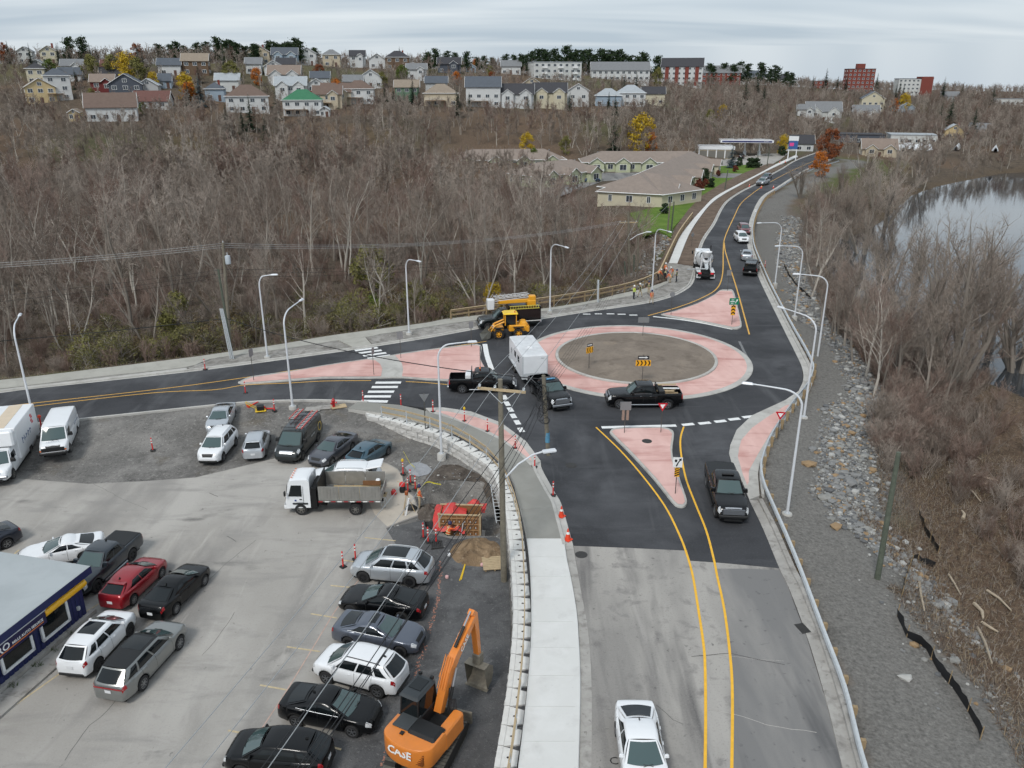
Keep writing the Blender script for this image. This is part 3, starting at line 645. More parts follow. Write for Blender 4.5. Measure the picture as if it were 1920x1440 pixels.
def kerb_back(pts):return offset(smooth_line(gp(pts),3),.5)
fe=[p for p in PX_FAR_EDGE]
verge('verge',[(352,691),(400,675),(525,658),(608,645),(634,641),(661,653.5),(546,669),(400,689),(360,694)],M_VERGE)
verge('verge',[(687,634.5),(712,629.6),(800,615.8),(846,609),(998,589),(1071,578),(1125,568),(1160,561),(1214,550),(1252,533.5),(1247,494),(1256,494),(1270,496),(1300,500),(1302,505),(1297,525),(1282,541),(1255,554),(1216,564.5),(1160,573.5),(1102,581.5),(988,599.5),(902,612.5),(800,631),(699,647)],M_VERGE)
verge('topsoil_verge',[(1270,495),(1292,441),(1312.5,408.5),(1333,383.5),(1356,366),(1387.5,348.4),(1434,323.4),(1462,310),(1475,308),(1467,314),(1441,328),(1421,341),(1393,355),(1366,372),(1352,389),(1338,417),(1321,441),(1312,463),(1304,499)],M_DIRT)
verge('topsoil_verge',[(1210,541),(1240,528),(1247,494.5),(1254,494.5),(1273,448.5),(1294,419.5),(1319,391),(1340.6,370.5),(1376.6,350.5),(1419,328.5),(1458,307.5),(1440,307),(1396,324),(1352,345),(1316,367),(1290,394),(1268,424),(1258,450),(1240,488),(1228,518)],M_DIRT,z=.06)
struct('lawn',MB().poly(LAWN,z=.03,skirt=.4),ground_mat('lawn_grass',[(90,114,50),((106,128,60),.3,.42,.64,U,.8,6),((74,100,38),.6,.5,.7,U,.8,6),((122,138,72),1.6,.58,.75,U,.5,6)],.95,.8,6,.1,.06))
struct('shared_driveway',MB().poly(gp([(1330,329),(1356,325),(1420,326.5),(1412,331),(1370,333.5),(1345,334)]),z=.05),M_OLD2)
wb=[p for p in offset(WALL,.1)]
st=gp([(653,768),(713,776.5),(757,784),(807,798),(857,813),(900,835),(933,860),(950.5,881),(963,906),(972,942.5),(981,978.6),(987.6,1013),(991,1040),(995,1095.6),(996,1179),(992.5,1248),(987,1312),(980,1373),(971.7,1440),(945,1640)])
struct('wall_backfill',MB().poly([Vector((p.x,p.y,0)) for p in offset(WALL,.45)]+st[2:][::-1]+gp([(720,778)]),z=-.16,skirt=.9),M_DGRAVEL)
PIT=[lot(*p) for p in ((786,930),(802,908),(850,900),(915,900),(948,935),(950,985),(925,1000),(850,1003),(795,985))]
def lot_h(X,Y):
 z=lot_z(X,Y)
 d=seg_dist(X,Y,PIT,True)*np.where(inside(X,Y,PIT),1,-1)
 z=z - 1.5*ss(-.1,.55,d)+.10*fbm(X,Y,.9,4)*ss(-4.5,-.2,d)*ss(49,51,Y)*(X>-9)
 m=lot(668,826);z=z+.32*np.exp(-((X-m.x)**2/9+(Y-m.y)**2/2.2))+.03*fbm(X,Y,1.3,6)
 return z
lot_out=[Vector((-90,63.2))]+[Vector((p.x,p.y)) for p in offset(NEAR_EDGE[:9],-.53)]+[Vector((p.x,p.y)) for p in gp([(715,768),(722,781)])]+[Vector((p.x,p.y)) for p in WALL[1:]]+[Vector((-2,18)),Vector((-90,18))]
def in_front(p):return p
sheet('gravel_lot',lot_out,lot_h,.42,M_GRAVEL)
def lpx(pts):return [lot(*p) for p in pts]
dg=lpx([(745,1027),(720,1100),(690,1180),(665,1260),(640,1340),(595,1450),(520,1600)])
sheet('dark_gravel_yard',dg[::-1]+lpx([(724,992),(795,976),(800,1000),(850,1012),(925,1008),(948,1015)])+[Vector((p.x-.12,p.y)) for p in WALL[12:]],lambda X,Y:lot_z(X,Y)+.045,.9,M_DGRAVEL)
asph=lpx([(-420,1010),(-200,900),(33,899),(167,909),(267,904),(367,897),(450,877),(520,860),(600,858),(680,868),(708,866),(726,870),(745,880),(754,891),(761,921),(776,930),(790,967),(724,992)])+dg
sheet('parking_lot',asph+[Vector((-12,18)),Vector((-60,18))],lambda X,Y:lot_z(X,Y)+.075,1.0,M_LOT,skirt=.12)
sheet('dusty_slab',lpx([(680,884),(708,868),(726,872),(745,882),(753,893),(760,922),(774,932),(787,966),(726,989),(703,967),(690,940),(676,925)]),lambda X,Y:lot_z(X,Y)+.079,.6,M_DUSTY)
sheet('grey_sand_patch',lpx([(759,878),(770,870),(785,868),(800,872),(810,881),(804,890),(785,894),(768,890)]),lambda X,Y:lot_h(X,Y)+.045,.3,mat('crushed_stone',(150,152,156),.95,var=.15,scale=4,bump=.4,bscale=25,coords='w'))
sheet('dirt_patch',lpx([(800,893),(830,872),(860,872),(900,890),(928,915),(935,930),(905,902),(850,897),(802,904),(786,915)]),lambda X,Y:lot_h(X,Y)+.03,.4,ground_mat('excavated_soil',[(90,83,77),((114,106,98),.7,.45,.64,U,.8,7),((62,56,52),1.1,.5,.68,U,.9,7),((140,134,126),4,.58,.72,U,.5,6)],.97,1.0,8,.1,.12))
def lot_line(pts,w,m_,name='stall_line',z=.083):
 P=lpx(pts);P=resample(P,.4)+[P[-1]]
 A,Bq=offset(P,w/2),offset(P,-w/2)
 zz=lambda p:float(lot_z(p.x,p.y))+z
 MB().grid([[Vector((p.x,p.y,zz(p))) for p in A],[Vector((p.x,p.y,zz(p))) for p in Bq]],flip=True).build(name,m_,bpy.data.objects['parking_lot'])
for pts in ([(538,1215),(600,1224)],[(583,1153),(632,1161)],[(620,1100),(662,1104)],[(488,1287),(538,1296)],[(428,1372),(470,1380)],[(612,1400),(640,1408)],[(684,1010),(742,1016)],[(640,1052),(668,1056)],[(0,1345),(112,1266)],[(160,1150),(190,1132)],[(26,1042),(36,1033)],[(168,1175),(200,1180)]):
 lot_line(pts,.10,M_FADED)
lot_line([(735,1022),(664,1100),(627,1150),(576,1235),(530,1310),(490,1370),(455,1440)],.06,mat('pink_chalk',(186,160,148),.9,var=.2,scale=6,coords='w'),'chalk_line')
for pts,w in (([(225,1305),(205,1330),(192,1345),(170,1362),(140,1400),(115,1440)],.035),([(440,1150),(425,1175),(395,1215),(370,1240)],.025),([(175,909),(240,942),(280,958)],.02),([(425,1007),(446,1019)],.06),([(480,1015),(420,1062),(380,1100),(345,1140)],.03),([(392,926),(410,933)],.06)):
 P=lpx(pts);Pw=wiggle(P,.035,.5)
 MB().grid([[Vector((p.x,p.y,float(lot_z(p.x,p.y))+.0795)) for p in offset(Pw,w/2)],[Vector((p.x,p.y,float(lot_z(p.x,p.y))+.0795)) for p in offset(Pw,-w/2)]],flip=True).build('pavement_crack',mat('crack_grey',(110,108,105),.9),bpy.data.objects['parking_lot'])
mb=MB();P=resample(lpx([(826,1055),(822,1120),(812,1160),(795,1215),(775,1275),(752,1340),(735,1390),(715,1440)]),.09)
for p in P:
 if fbm(p.x,p.y,1.1,21)<-.25:continue
 for _ in range(2):
  q=p+Vector((random.gauss(0,.07),random.gauss(0,.06),0));r_=random.uniform(.015,.06);a=random.uniform(0,3);zz=float(lot_z(q.x,q.y))+.050+random.uniform(0,.004)
  mb.add([(q.x+r_*math.cos(a+k*1.257)*random.uniform(.6,1.2),q.y+r_*math.sin(a+k*1.257),zz) for k in range(5)],[(0,1,2,3,4)])
mb.build('sprayed_line',M_ORANGE_SPRAY,bpy.data.objects['dark_gravel_yard'])
#================================================================walls,fences,rails
WALLT=-0.05
wall=thing('retaining_wall','curved white concrete block retaining wall between the lot and the fresh sidewalk','wall')
def block_mesh(seed):
 r=random.Random(seed);mb=MB();L,D,H=1.115,.92,.438
 nx_,nz_=6,3;rows=[]
 for j in range(nz_+1):
  rows.append([(-L/2+L*i/nx_,(r.uniform(-.05,.02) if 0<i<nx_ and 0<j<nz_ else (.012 if (i in (0,nx_) or j in (0,nz_)) else 0)),-H+H*j/nz_) for i in range(nx_+1)])
 mb.grid(rows,0,False)
 b=[(-L/2,.012,-H),(L/2,.012,-H),(L/2,.012,0),(-L/2,.012,0)]
 k=[(-L*.36,D,-H),(L*.36,D,-H),(L*.36,D,-.03),(-L*.36,D,-.03)]
 lip=[(-L/2,.24,0),(L/2,.24,0),(-L/2,.26,-.03),(L/2,.26,-.03)]
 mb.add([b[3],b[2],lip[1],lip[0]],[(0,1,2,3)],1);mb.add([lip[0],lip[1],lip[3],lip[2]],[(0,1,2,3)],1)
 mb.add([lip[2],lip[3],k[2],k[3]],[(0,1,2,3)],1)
 mb.add([b[1],k[1],k[2],lip[3],lip[1],b[2]],[(0,1,2,3,4,5)],0);mb.add([b[0],k[0],k[3],lip[2],lip[0],b[3]],[(5,4,3,2,1,0)],0)
 mb.add([k[0],k[1],k[2],k[3]],[(3,2,1,0)],0)
 a=r.uniform(0,.5);hx=[(.055*math.cos(t+a)+r.uniform(-.01,.01),.52+.075*math.sin(t+a),-.022) for t in np.linspace(0,2*math.pi,8)[:-1]]
 mb.add(hx,[tuple(range(7))],2)  # flat dark patch stands in for the shaded hole
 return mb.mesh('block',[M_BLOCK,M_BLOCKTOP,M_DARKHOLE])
BLK=[block_mesh(s) for s in range(5)]
wl_path=smooth_line([Vector((p.x,p.y,0)) for p in WALL],6)
for course in range(3):
 stt=resample(wl_path,1.15);ph=.575 if course==1 else 0.0
 cum=0
 for i in range(len(stt)-1):
  a,c=stt[i],stt[i+1];mid=(a+c)/2
  if ph:mid=c;c2=stt[min(i+2,len(stt)-1)];d=(c2-a)
  else:d=c-a
  if d.length<.3 or mid.y<22:continue
  top=WALLT-.46*course
  if top<float(lot_z(mid.x,mid.y))-.25:continue
  o=link('block',BLK[(i*3+course) % 5],wall);o.location=(mid.x,mid.y,top);o.rotation_euler.z=math.atan2(d.y,d.x)
o=link('block',BLK[2],wall);p=WALL[0];o.location=(p.x-.2,p.y+.75,WALLT+.02);o.rotation_euler.z=math.radians(-68)
def lathe_post(mb,x,y,z0,z1,r,mi=0):mb.tube([(x,y,z0),(x,y,z1)],r,6,mi)
def rail_beam(mb,P,z,w,h,mi=0):
 Q=[Vector((p.x,p.y,z)) for p in P]
 strip(mb,Q,[(-w/2,-h/2),(-w/2,h/2),(w/2,h/2),(w/2,-h/2),(-w/2,-h/2)],mi)
RT_PX=[(715,762),(757,770),(823,788),(858,803),(890,822),(917,842),(934,861),(954,896),(963,921),(972,955),(978,984),(981,1033),(983,1060),(984,1123),(981,1207),(974,1276),(966,1346),(952,1440),(915,1640)]
fence=thing('sidewalk_fence','timber two rail fence on steel posts along the top of the block wall','fence')
FP=smooth_line([Vector((q.x,q.y,0)) for q in gp(RT_PX,1.0)],5)
st=resample(FP,2.4)
pm=MB();pm.box((0,0,.45),(.09,.06,1.25));pm.box((0,0,1.08),(.1,.07,.02));post_me=pm.mesh('post',M_GALV)
for i,p in enumerate(st):
 d=(st[min(i+1,len(st)-1)]-st[max(i-1,0)]);o=link('post',post_me,fence);o.location=(p.x,p.y,-.1);o.rotation_euler.z=math.atan2(d.y,d.x)
for a,c in zip(st,st[1:]):
 seg=[a,(a+c)/2,c]
 for z in (.97,.48):
  mb=MB();rail_beam(mb,seg,z+random.uniform(-.01,.01),.045,.14);mb.build('rail',M_TIMBER,fence)
fence2=thing('roadside_fence','long brown timber fence with two rails behind the far sidewalk','fence')
FP2=smooth_line([Vector((q.x,q.y,0)) for q in gp([(845,584),(915,574),(1000,563),(1071,553),(1125,544),(1160,537),(1195,528),(1232,513),(1241,500),(1256,468),(1275,432),(1300,398)],1.05)],4)
st=resample(FP2,2.3)
pm=MB();pm.box((0,0,.3),(.14,.14,1.7));post_me=pm.mesh('post',M_POST)
for i,p in enumerate(st):
 d=(st[min(i+1,len(st)-1)]-st[max(i-1,0)]);o=link('post',post_me,fence2);o.location=(p.x,p.y,0);o.rotation_euler.z=math.atan2(d.y,d.x)
for a,c in zip(st,st[1:]):
 for z,w,h in ((1.1,.06,.2),(.62,.06,.17),(1.22,.2,.04)):
  mb=MB();rail_beam(mb,[a,c],z,w,h);mb.build('rail' if h>.1 else 'cap_rail',M_POST if h>.1 else M_TIMBER,fence2)
guard=thing('guardrail','galvanised steel guardrail on stubby timber posts along the right road edge','guardrail')
GP=smooth_line([Vector((p.x,p.y,0)) for p in RAIL],4)
WB=[(.02,.40),(-.02,.45),(-.07,.50),(-.07,.56),(-.02,.60),(-.07,.64),(-.07,.70),(-.02,.75),(.05,.78)]
stt=resample(GP,3.81)
for a,c in zip(stt,stt[1:]):
 if a.y>280:continue
 sel=[a]+[p for p in GP if (p-a).length<(c-a).length*1.001 and (p-c).length<(c-a).length*1.001 and (p-a).length>.3 and (p-c).length>.3]+[c]
 sel.sort(key=lambda p:(p-a).dot(c-a))
 mb=MB();strip(mb,sel,WB,0,False);strip(mb,sel,[(o_+.006,z_) for o_,z_ in WB][::-1],0,False);mb.build('rail_beam',M_GALV,guard)
pm=MB();pm.box((0,0,.2),(.17,.2,1.25),ch=.015);pm.box((0,.0,.62),(.19,.24,.36));gpost=pm.mesh('post',M_POST)
for i,p in enumerate(resample(GP,1.905)):
 if p.y>200:continue
 j=min(range(len(GP)-1),key=lambda k:(GP[k]-p).length);d=GP[j+1]-GP[j];nrm=Vector((-d.y,d.x,0)).normalized()
 o=link('post',gpost,guard);q=p+nrm*.19;o.location=(q.x,q.y,-.1);o.rotation_euler.z=math.atan2(d.y,d.x)
#================================================================lamp posts
M_LENS=mat('lamp_lens',(190,196,200),.3)
def bearing(a,c):return math.degrees(math.atan2(c.y-a.y,c.x-a.x))
def lamp_post(base,tip_px,label,hp=7.3,rise=1.15,footing=.25,group='white curved street lamps'):
 tip=gz(tip_px[0],tip_px[1],base.z+hp+rise);d=Vector((tip.x-base.x,tip.y-base.y,0));r=max(1.2,min(d.length,3.4));d=d.normalized() if d.length>.01 else Vector((1,0,0))
 t=thing('street_lamp',label,'street lamp',base,math.atan2(d.y,d.x),group)
 mb=MB();mb.tube([(0,0,footing),(0,0,1.2),(0,0,hp)],[.105,.095,.07],10);mb.build('pole',M_LAMP,t)
 pts=[Vector((0,0,hp))]
 for k in range(1,9):
  a=k/8*math.pi/2;pts.append(Vector((r*.42*(1-math.cos(a)),0,hp+rise*.92*math.sin(a))))
 pts.append(Vector((r*.75,0,hp+rise*.97)));pts.append(Vector((r,0,hp+rise)))
 mb=MB();mb.tube(pts,[.07]*3+[.062]*4+[.055]*2+[.045]*2,8);arm=mb.build('arm',M_LAMP,t)
 mb=MB();mb.box((r+.3,0,hp+rise+.02),(.72,.26,.12),taper=(.85,.7),ch=.03);mb.build('lamp_head',M_LAMP,t)
 mb=MB();mb.box((r+.36,0,hp+rise-.05),(.42,.18,.03));mb.build('lens',M_LENS,t)
 mb=MB();mb.lathe([(.001,footing+.03),(.19,footing+.03),(.2,footing),(.2,footing-.02)],12)
 for k in range(4):mb.tube([(.16*math.cos(k*1.57+.78),.16*math.sin(k*1.57+.78),footing),(.16*math.cos(k*1.57+.78),.16*math.sin(k*1.57+.78),footing+.09)],.018,5)
 mb.build('base_plate',M_GALV,t)
 mb=MB();mb.lathe([(.001,footing-.005),(.30,footing-.005),(.33,footing-.04),(.34,-.5)],14);mb.build('footing',M_KERB,t)
 return t
lamp_post(lot(67,803),(36,592),'white street lamp standing between the box truck and the cargo van',7.4)
lamp_post(gz(501.7,672),(488,516),'white street lamp beside the utility pole at the edge of the woods',7.3)
lamp_post(lot(549,766),(564,563),'white curved street lamp on the gravel behind the black ladder van',7.4)
lamp_post(gz(767,627,.1),(782,489),'white curved street lamp on the verge past the upper crosswalk')
lamp_post(lot(828,862),(878,641),'white street lamp in front of the block wall near the blue hatchback',8.2,footing=.55)
lamp_post(gz(1031,586,.1),(1060,463),'white curved street lamp by the timber fence behind the roundabout')
lamp_post(gz(1222.5,547,.1),(1263,437),'white curved street lamp among the road workers')
lamp_post(gz(1453,534,-.3),(1426,418),'farthest white street lamp along the right guardrail',7.5)
lamp_post(gz(1489.5,596,-.3),(1463,461),'second farthest white street lamp along the right guardrail',7.5)
lamp_post(gz(1532,675,-.6),(1499,514),'middle white street lamp above the rocky slope on the right',7.6)
lamp_post(gz(1506.7,786,-.3),(1470,578),'second nearest white street lamp along the right guardrail',7.6)
lamp_post(gz(1475,968,-.3),(1411,720),'nearest white street lamp on the grey shoulder at right',7.6)
#================================================================utility poles and wires
def catenary(a,c,sag,n=18):
 return [a.lerp(c,i/n)-Vector((0,0,4*sag*(i/n)*(1-i/n))) for i in range(n+1)]
def util_pole(base,top,label,r=(.17,.12),m_=None,name='utility_pole'):
 t=thing(name,label,'utility pole',base)
 d=top-base;mb=MB();mb.tube([(0,0,-.6),(0,0,0),d*.3,d*.65,d],[r[0]*1.03,r[0],r[0]*.92,(r[0]+r[1])/2,r[1]],10);mb.build('pole',m_ or M_WOODPOLE,t);return t
M_PORC=mat('porcelain',(200,204,206),.25,coat=.6);M_TRANS=mat('transformer_grey',(176,184,190),.4,var=.05,scale=4)
p1b=lot(945,1090);p1t=Vector((-.62,p1b.y,11.3))
P1=util_pole(p1b,p1t,'tall weathered wooden utility pole standing in the dark gravel yard by the wall',(.19,.13),M_WOODPOLE)
P1z=lambda z:Vector((-.55,p1b.y,z))
xa=Vector((1,-.25,0)).normalized()
mb=MB();c0=P1z(10.75)-p1b
Mx=Matrix.Translation(c0+Vector((0,-.16,0))) @ Matrix.Rotation(math.atan2(xa.y,xa.x),4,'Z')
mb.box((0,0,0),(2.6,.1,.13),M=Mx);mb.build('crossarm',M_TIMBER,P1)
mb=MB()
for sx in (-1,1):mb.tube([c0+xa*sx*.75+Vector((0,-.2,-.05)),c0+Vector((0,-.16,-.75))],.02,5)
mb.build('brace',M_GALV,P1)
for sx in (-1.2,-.35,1.2):
 mb=MB();mb.lathe([(.02,.06),(.05,.08),(.075,.12),(.05,.16),(.075,.19),(.05,.24),(.02,.26)],8,M=Matrix.Translation(c0+xa*sx+Vector((0,-.16,0))));mb.build('insulator',M_PORC,P1)
mb=MB();q0=P1z(5.3)-p1b;mb.tube([q0,q0+Vector((.9,.3,.9)),q0+Vector((1.7,.55,1.35)),q0+Vector((2.3,.75,1.45))],.05,7);mb.build('lamp_arm',M_LAMP,P1)
mb=MB();Mq=Matrix.Translation(q0+Vector((2.62,.82,1.45))) @ Matrix.Rotation(.3,4,'Z');mb.box((0,0,0),(.8,.3,.14),M=Mq,ch=.04);mb.build('lamp_head',M_LAMP,P1)
p2b=gz(1028,853);P2=util_pole(p2b,Vector((2.25,p2b.y,6.3)),'short cut utility pole with a blue band standing in the road',(.17,.14),M_WOODPOLE)
mb=MB();mb.tube([Vector((-.07*1,0,1.05))*1,Vector((-.1,0,1.85))],[.176,.172],12,caps=False);mb.build('blue_band',mat('blue_paint_band',(86,140,170),.8,var=.2,scale=8),P2)
p3b=gz(432,660,-.3);p3t=depth_at(418,455,p3b.y);P3=util_pole(p3b,p3t,'tall wooden utility pole with a grey transformer at the edge of the woods',(.18,.13),M_WOODPOLE)
mb=MB();d3=p3t-p3b;tp=depth_at(421,487,p3b.y)-p3b;mb.lathe([(.001,.48),(.12,.47),(.24,.42),(.26,.38),(.26,-.38),(.22,-.42),(.001,-.42)],14,M=Matrix.Translation(tp+Vector((.36,-.1,0))));mb.build('transformer',M_TRANS,P3)
mb=MB();mb.lathe([(.02,0),(.05,.03),(.03,.08),(.05,.12),(.02,.2)],8,M=Matrix.Translation(d3));mb.build('insulator',M_PORC,P3)
mb=MB();mb.tube([tp+Vector((.36,-.1,.5)),tp+Vector((.36,-.1,.75))],.04,6);mb.tube([tp+Vector((.2,0,0)),tp+Vector((0,0,0))],.05,5);mb.build('bracket',M_GALV,P3)
p3s=gz(436,672,.1);P3s=util_pole(p3s,depth_at(409,505,p3s.y),'leaning grey pole stub strapped with conduits beside the transformer pole',(.13,.1),M_GREENPOLE)
mb=MB()
for k in (-.16,.16,0):mb.tube([Vector((k,-.15,0)),(depth_at(416,578,p3s.y)-p3s)+Vector((k*.8,-.15,0))],.06,6)
mb.build('conduit',M_GALV,P3s)
p4b=gz(1180,527,-1.2);p4t=depth_at(1178,396,p4b.y);P4=util_pole(p4b,p4t,'wooden utility pole with a crossarm behind the timber fence',(.19,.13),M_WOODPOLE)
c4=depth_at(1178,417,p4b.y)
mb=MB();mb.box((c4-p4b),(2.6,.1,.14));mb.build('crossarm',M_TIMBER,P4)
for sx in (-1.15,-.4,1.15):
 mb=MB();mb.lathe([(.02,.06),(.05,.08),(.075,.12),(.05,.18),(.02,.24)],8,M=Matrix.Translation(c4-p4b+Vector((sx,0,0))));mb.build('insulator',M_PORC,P4)
q=depth_at(1178,452,p4b.y)-p4b;mb=MB();mb.tube([q,q+Vector((1.2,-.2,.9)),q+Vector((2.4,-.4,1.35))],.05,6);mb.build('lamp_arm',M_LAMP,P4)
mb=MB();mb.box(q+Vector((2.75,-.45,1.38)),(.75,.28,.14),ch=.03);mb.build('lamp_head',M_LAMP,P4)
p4c=gz(1195,520,-1.2);util_pole(p4c,depth_at(1197,430,p4c.y),'shorter wooden pole right behind the crossarm pole near the fence',(.16,.12),M_WOODPOLE)
for (bx,by),(tx,ty),lab in (((1188,521),(1189,478),'short grey conduit post at the foot of the crossarm pole'),((1173,524),(1171,490),'short thick timber post leaning by the crossarm pole'),((1121,566),(1122,525),'grey steel post beside the far sidewalk fence')):
 b_=gz(bx,by,-.8 if bx !=1121 else .1);util_pole(b_,depth_at(tx,ty,b_.y),lab,(.13,.12),M_GREENPOLE if bx !=1121 else M_GALV,'utility_post')
p5b=at(1645,1085);util_pole(p5b,depth_at(1685,848,p5b.y),'green treated wooden pole standing alone at the foot of the gravel slope',(.17,.12),M_GREENPOLE)
p6=at(1251,441);util_pole(p6,depth_at(1257,374,p6.y),'wooden pole on the lawn by the nearest bungalow',(.15,.11));p6b=at(1258,437);util_pole(p6b,depth_at(1264,378,p6b.y),'grey pole beside the wooden pole on the lawn',(.14,.1),M_GREENPOLE)
for (bx,by),(tx,ty),lab in (((1359,356),(1365,318),'pale lamp pole on the lawn beside the far sidewalk'),((1438,312),(1443,276),'wooden pole by the filling station forecourt'),((1420,305),(1423,270),'dark pole in front of the filling station canopy')):
 b_=at(bx,by);util_pole(b_,depth_at(tx,ty,b_.y),lab,(.14,.1),M_GREENPOLE)
def wire(a,c,sag,r,label,m_=M_WIRE,ext=None,group='overhead wires'):
 mb=MB();P=catenary(a,c,sag)
 if ext is not None:P=catenary(ext,a,sag,16)+P[1:]
 mb.tube(P,r,4,caps=False);return tag(mb.build('overhead_wire',m_,None,0),label,'wire',group)
for i,sx in enumerate((-1.2,-.35,1.2)):
 a=p1b+c0+xa*sx+Vector((0,-.16,.26));e=a+Vector((-.27,-1,0))*46+Vector((0,0,.6));c=c4+Vector((sx*.95,0,.24))
 wire(a,c,.9,.016,('leftmost','middle','rightmost')[i]+' bright wire running from the lower left over the yard pole to the crossarm pole',ext=e)
for i,(z,dx) in enumerate(((6.4,.18),(6.1,-.18),(5.8,.16),(7.6,.14),(5.5,.2))):
 a=P1z(z)+Vector((dx,0,0));e=a+Vector((-.285-.01*i,-1,0))*46+Vector((0,0,.3));c=Vector((2.35+.1*i-.2,p2b.y-.1,5.6-.18*i))
 wire(a,c,.35,.017+.005*(i % 2),('topmost','second','third','upper thin','lowest')[i]+' black cable from the lower left past the yard pole to the cut pole',M_WIREB,e)
 wire(c,depth_at(1178,470+7*i,p4b.y),.8,.013,('topmost','second','third','fourth','lowest')[i]+' dark cable from the cut pole up to the crossarm pole',M_WIREB)
mb=MB()
for k in range(16):
 a=Vector((2.3+random.uniform(-.25,.3),p2b.y+random.uniform(-.5,.5),random.uniform(2.9,5.7)));w=random.uniform(.15,.35);h=random.uniform(.4,1.0)
 mb.tube([a+Vector((w*math.sin(t),random.uniform(-.05,.05),h*(math.cos(t)-1)/2)) for t in np.linspace(0,2*math.pi,10)],.022,4)
tag(mb.build('cable_bundle',M_WIREB),'bundle of looped black cables hanging at the short cut pole','cable')
for i in range(3):
 a=depth_at(418,456+4*i,p3b.y);wire(a,c4+Vector((-1+.9*i,0,.2)),1.3,.016,('top','middle','lower')[i]+' grey wire along the woods from the transformer pole to the crossarm pole',ext=a+Vector((-60,-9,-.4)))
for i in range(3):
 a=depth_at(420,505+7*i,p3b.y);wire(a,depth_at(1178,448+6*i,p4b.y),1.2,.014,('top','middle','lower')[i]+' thin dark wire below the grey wires across the woods',M_WIREB,ext=a+Vector((-60,-9,-2.3-.6*i)))
a=depth_at(424,597,p3b.y);wire(a,Vector((2.25,p2b.y,6.0)),.9,.04,'thick black cable crossing the left road from the transformer pole to the cut pole',M_WIREB,ext=a+Vector((-60,-9,-1.6)))
wire(depth_at(1180,440,p4b.y),depth_at(1257,380,p6.y),.5,.02,'thin grey wire from the crossarm pole to the lawn pole',M_WIRE)
#================================================================signs and traffic furniture
M_SIGNBACK=mat('sign_back_aluminium',(146,148,150),.5,.5);M_SIGNY=mat('sign_yellow',(238,172,34),.5);M_SIGNB=mat('sign_black',(22,22,23),.5)
M_SIGNW=mat('sign_white',(232,233,233),.45);M_SIGNR=mat('sign_red',(190,28,44),.45);M_SIGNG=mat('sign_green',(10,128,92),.45);M_SPOST=mat('sign_post_steel',(98,96,92),.5,.5)
M_PURPLE=mat('brownish_board',(150,128,116),.8,var=.1,scale=4)
def flat_panel(mb,pts,y0,y1,mi):
 """extruded outline in the x-z plane"""
 n_=len(pts);vs=[(x,y0,z) for x,z in pts]+[(x,y1,z) for x,z in pts]
 area=sum(pts[i][0]*pts[(i+1) % n_][1]-pts[(i+1) % n_][0]*pts[i][1] for i in range(n_))
 f=[tuple(range(n_)),tuple(range(2*n_-1,n_-1,-1))] if area>0 else [tuple(range(n_-1,-1,-1)),tuple(range(n_,2*n_))]
 s=[(i,n_+i,n_+(i+1) % n_,(i+1) % n_) for i in range(n_)]
 mb.add(vs,f+s,mi)
def sign(base,label,h,rz,parts,cat='sign',group=None,post_r=.03):
 """parts: callables(root, h) ; the face looks along -y of the sign"""
 t=thing('road_sign',label,cat,base,rz,group)
 mb=MB();mb.tube([(0,.03,-.3),(0,.03,h)],post_r,6);mb.build('post',M_SPOST,t)
 for f in parts:f(t)
 return t
def chevrons(w,h,z,n,vert=False,up=False):
 def f(t):
  mb=MB();flat_panel(mb,[(-w/2,z-h/2),(w/2,z-h/2),(w/2,z+h/2),(-w/2,z+h/2)],-.012,.0,0);p=mb.build('chevron_board',M_SIGNY,t)
  for k in range(n):
   mb=MB()
   if vert:
    zz=z-h/2+h*(k+.25)/n;b_=h/n*.42;flat_panel(mb,[(-w*.46,zz),(0,zz+b_),(w*.46,zz),(w*.46,zz+b_),(0,zz+2*b_),(-w*.46,zz+b_)],-.016,-.012,0)
   else:
    xx=-w/2+w*(k+.2)/n;b_=w/n*.36;flat_panel(mb,[(xx,z-h*.45),(xx+b_,z-h*.45),(xx+2*b_,z),(xx+b_,z+h*.45),(xx,z+h*.45),(xx+b_,z)],-.016,-.012,0)
   mb.build('chevron',M_SIGNB,p)
 return f
def arrow_board(w,h,z):
 def f(t):
  mb=MB();flat_panel(mb,[(-w/2,z-h/2),(w/2,z-h/2),(w/2,z+h/2),(-w/2,z+h/2)],-.012,.0,0);p=mb.build('arrow_board',M_SIGNB,t)
  mb=MB();a,b_=w*.42,h*.16;flat_panel(mb,[(-a,z-b_),(a*.45,z-b_),(a*.45,z-h*.36),(a,z),(a*.45,z+h*.36),(a*.45,z+b_),(-a,z+b_)],-.016,-.012,0);mb.build('arrow',M_SIGNW,p)
 return f
def back_panel(w,h,z,m_=None):
 def f(t):
  mb=MB();mb.box((0,-.01,z),(w,.012,h));mb.build('panel',m_ or M_SIGNBACK,t)
 return f
def yield_face(s,z):
 def f(t):
  k=s*.866
  mb=MB();flat_panel(mb,[(-s/2,z+k/2),(0,z-k/2),(s/2,z+k/2)],-.012,0,0);p=mb.build('yield_board',M_SIGNR,t)
  q=s*.52;mb=MB();flat_panel(mb,[(-q/2,z+k/2-s*.14),(0,z+k/2-s*.14-q*.866),(q/2,z+k/2-s*.14)],-.016,-.012,0);mb.build('yield_centre',M_SIGNW,p)
 return f
def yield_back(s,z):
 def f(t):
  k=s*.866;mb=MB();flat_panel(mb,[(-s/2,z+k/2),(0,z-k/2),(s/2,z+k/2)],-.012,0,0);mb.build('panel',M_SIGNBACK,t)
 return f
sign(gz(1204,715,.55),'yellow chevron sign with a white arrow nearest on the central island',2.55,.0,[chevrons(1.35,.55,1.75,4),arrow_board(1.0,.32,2.28)])
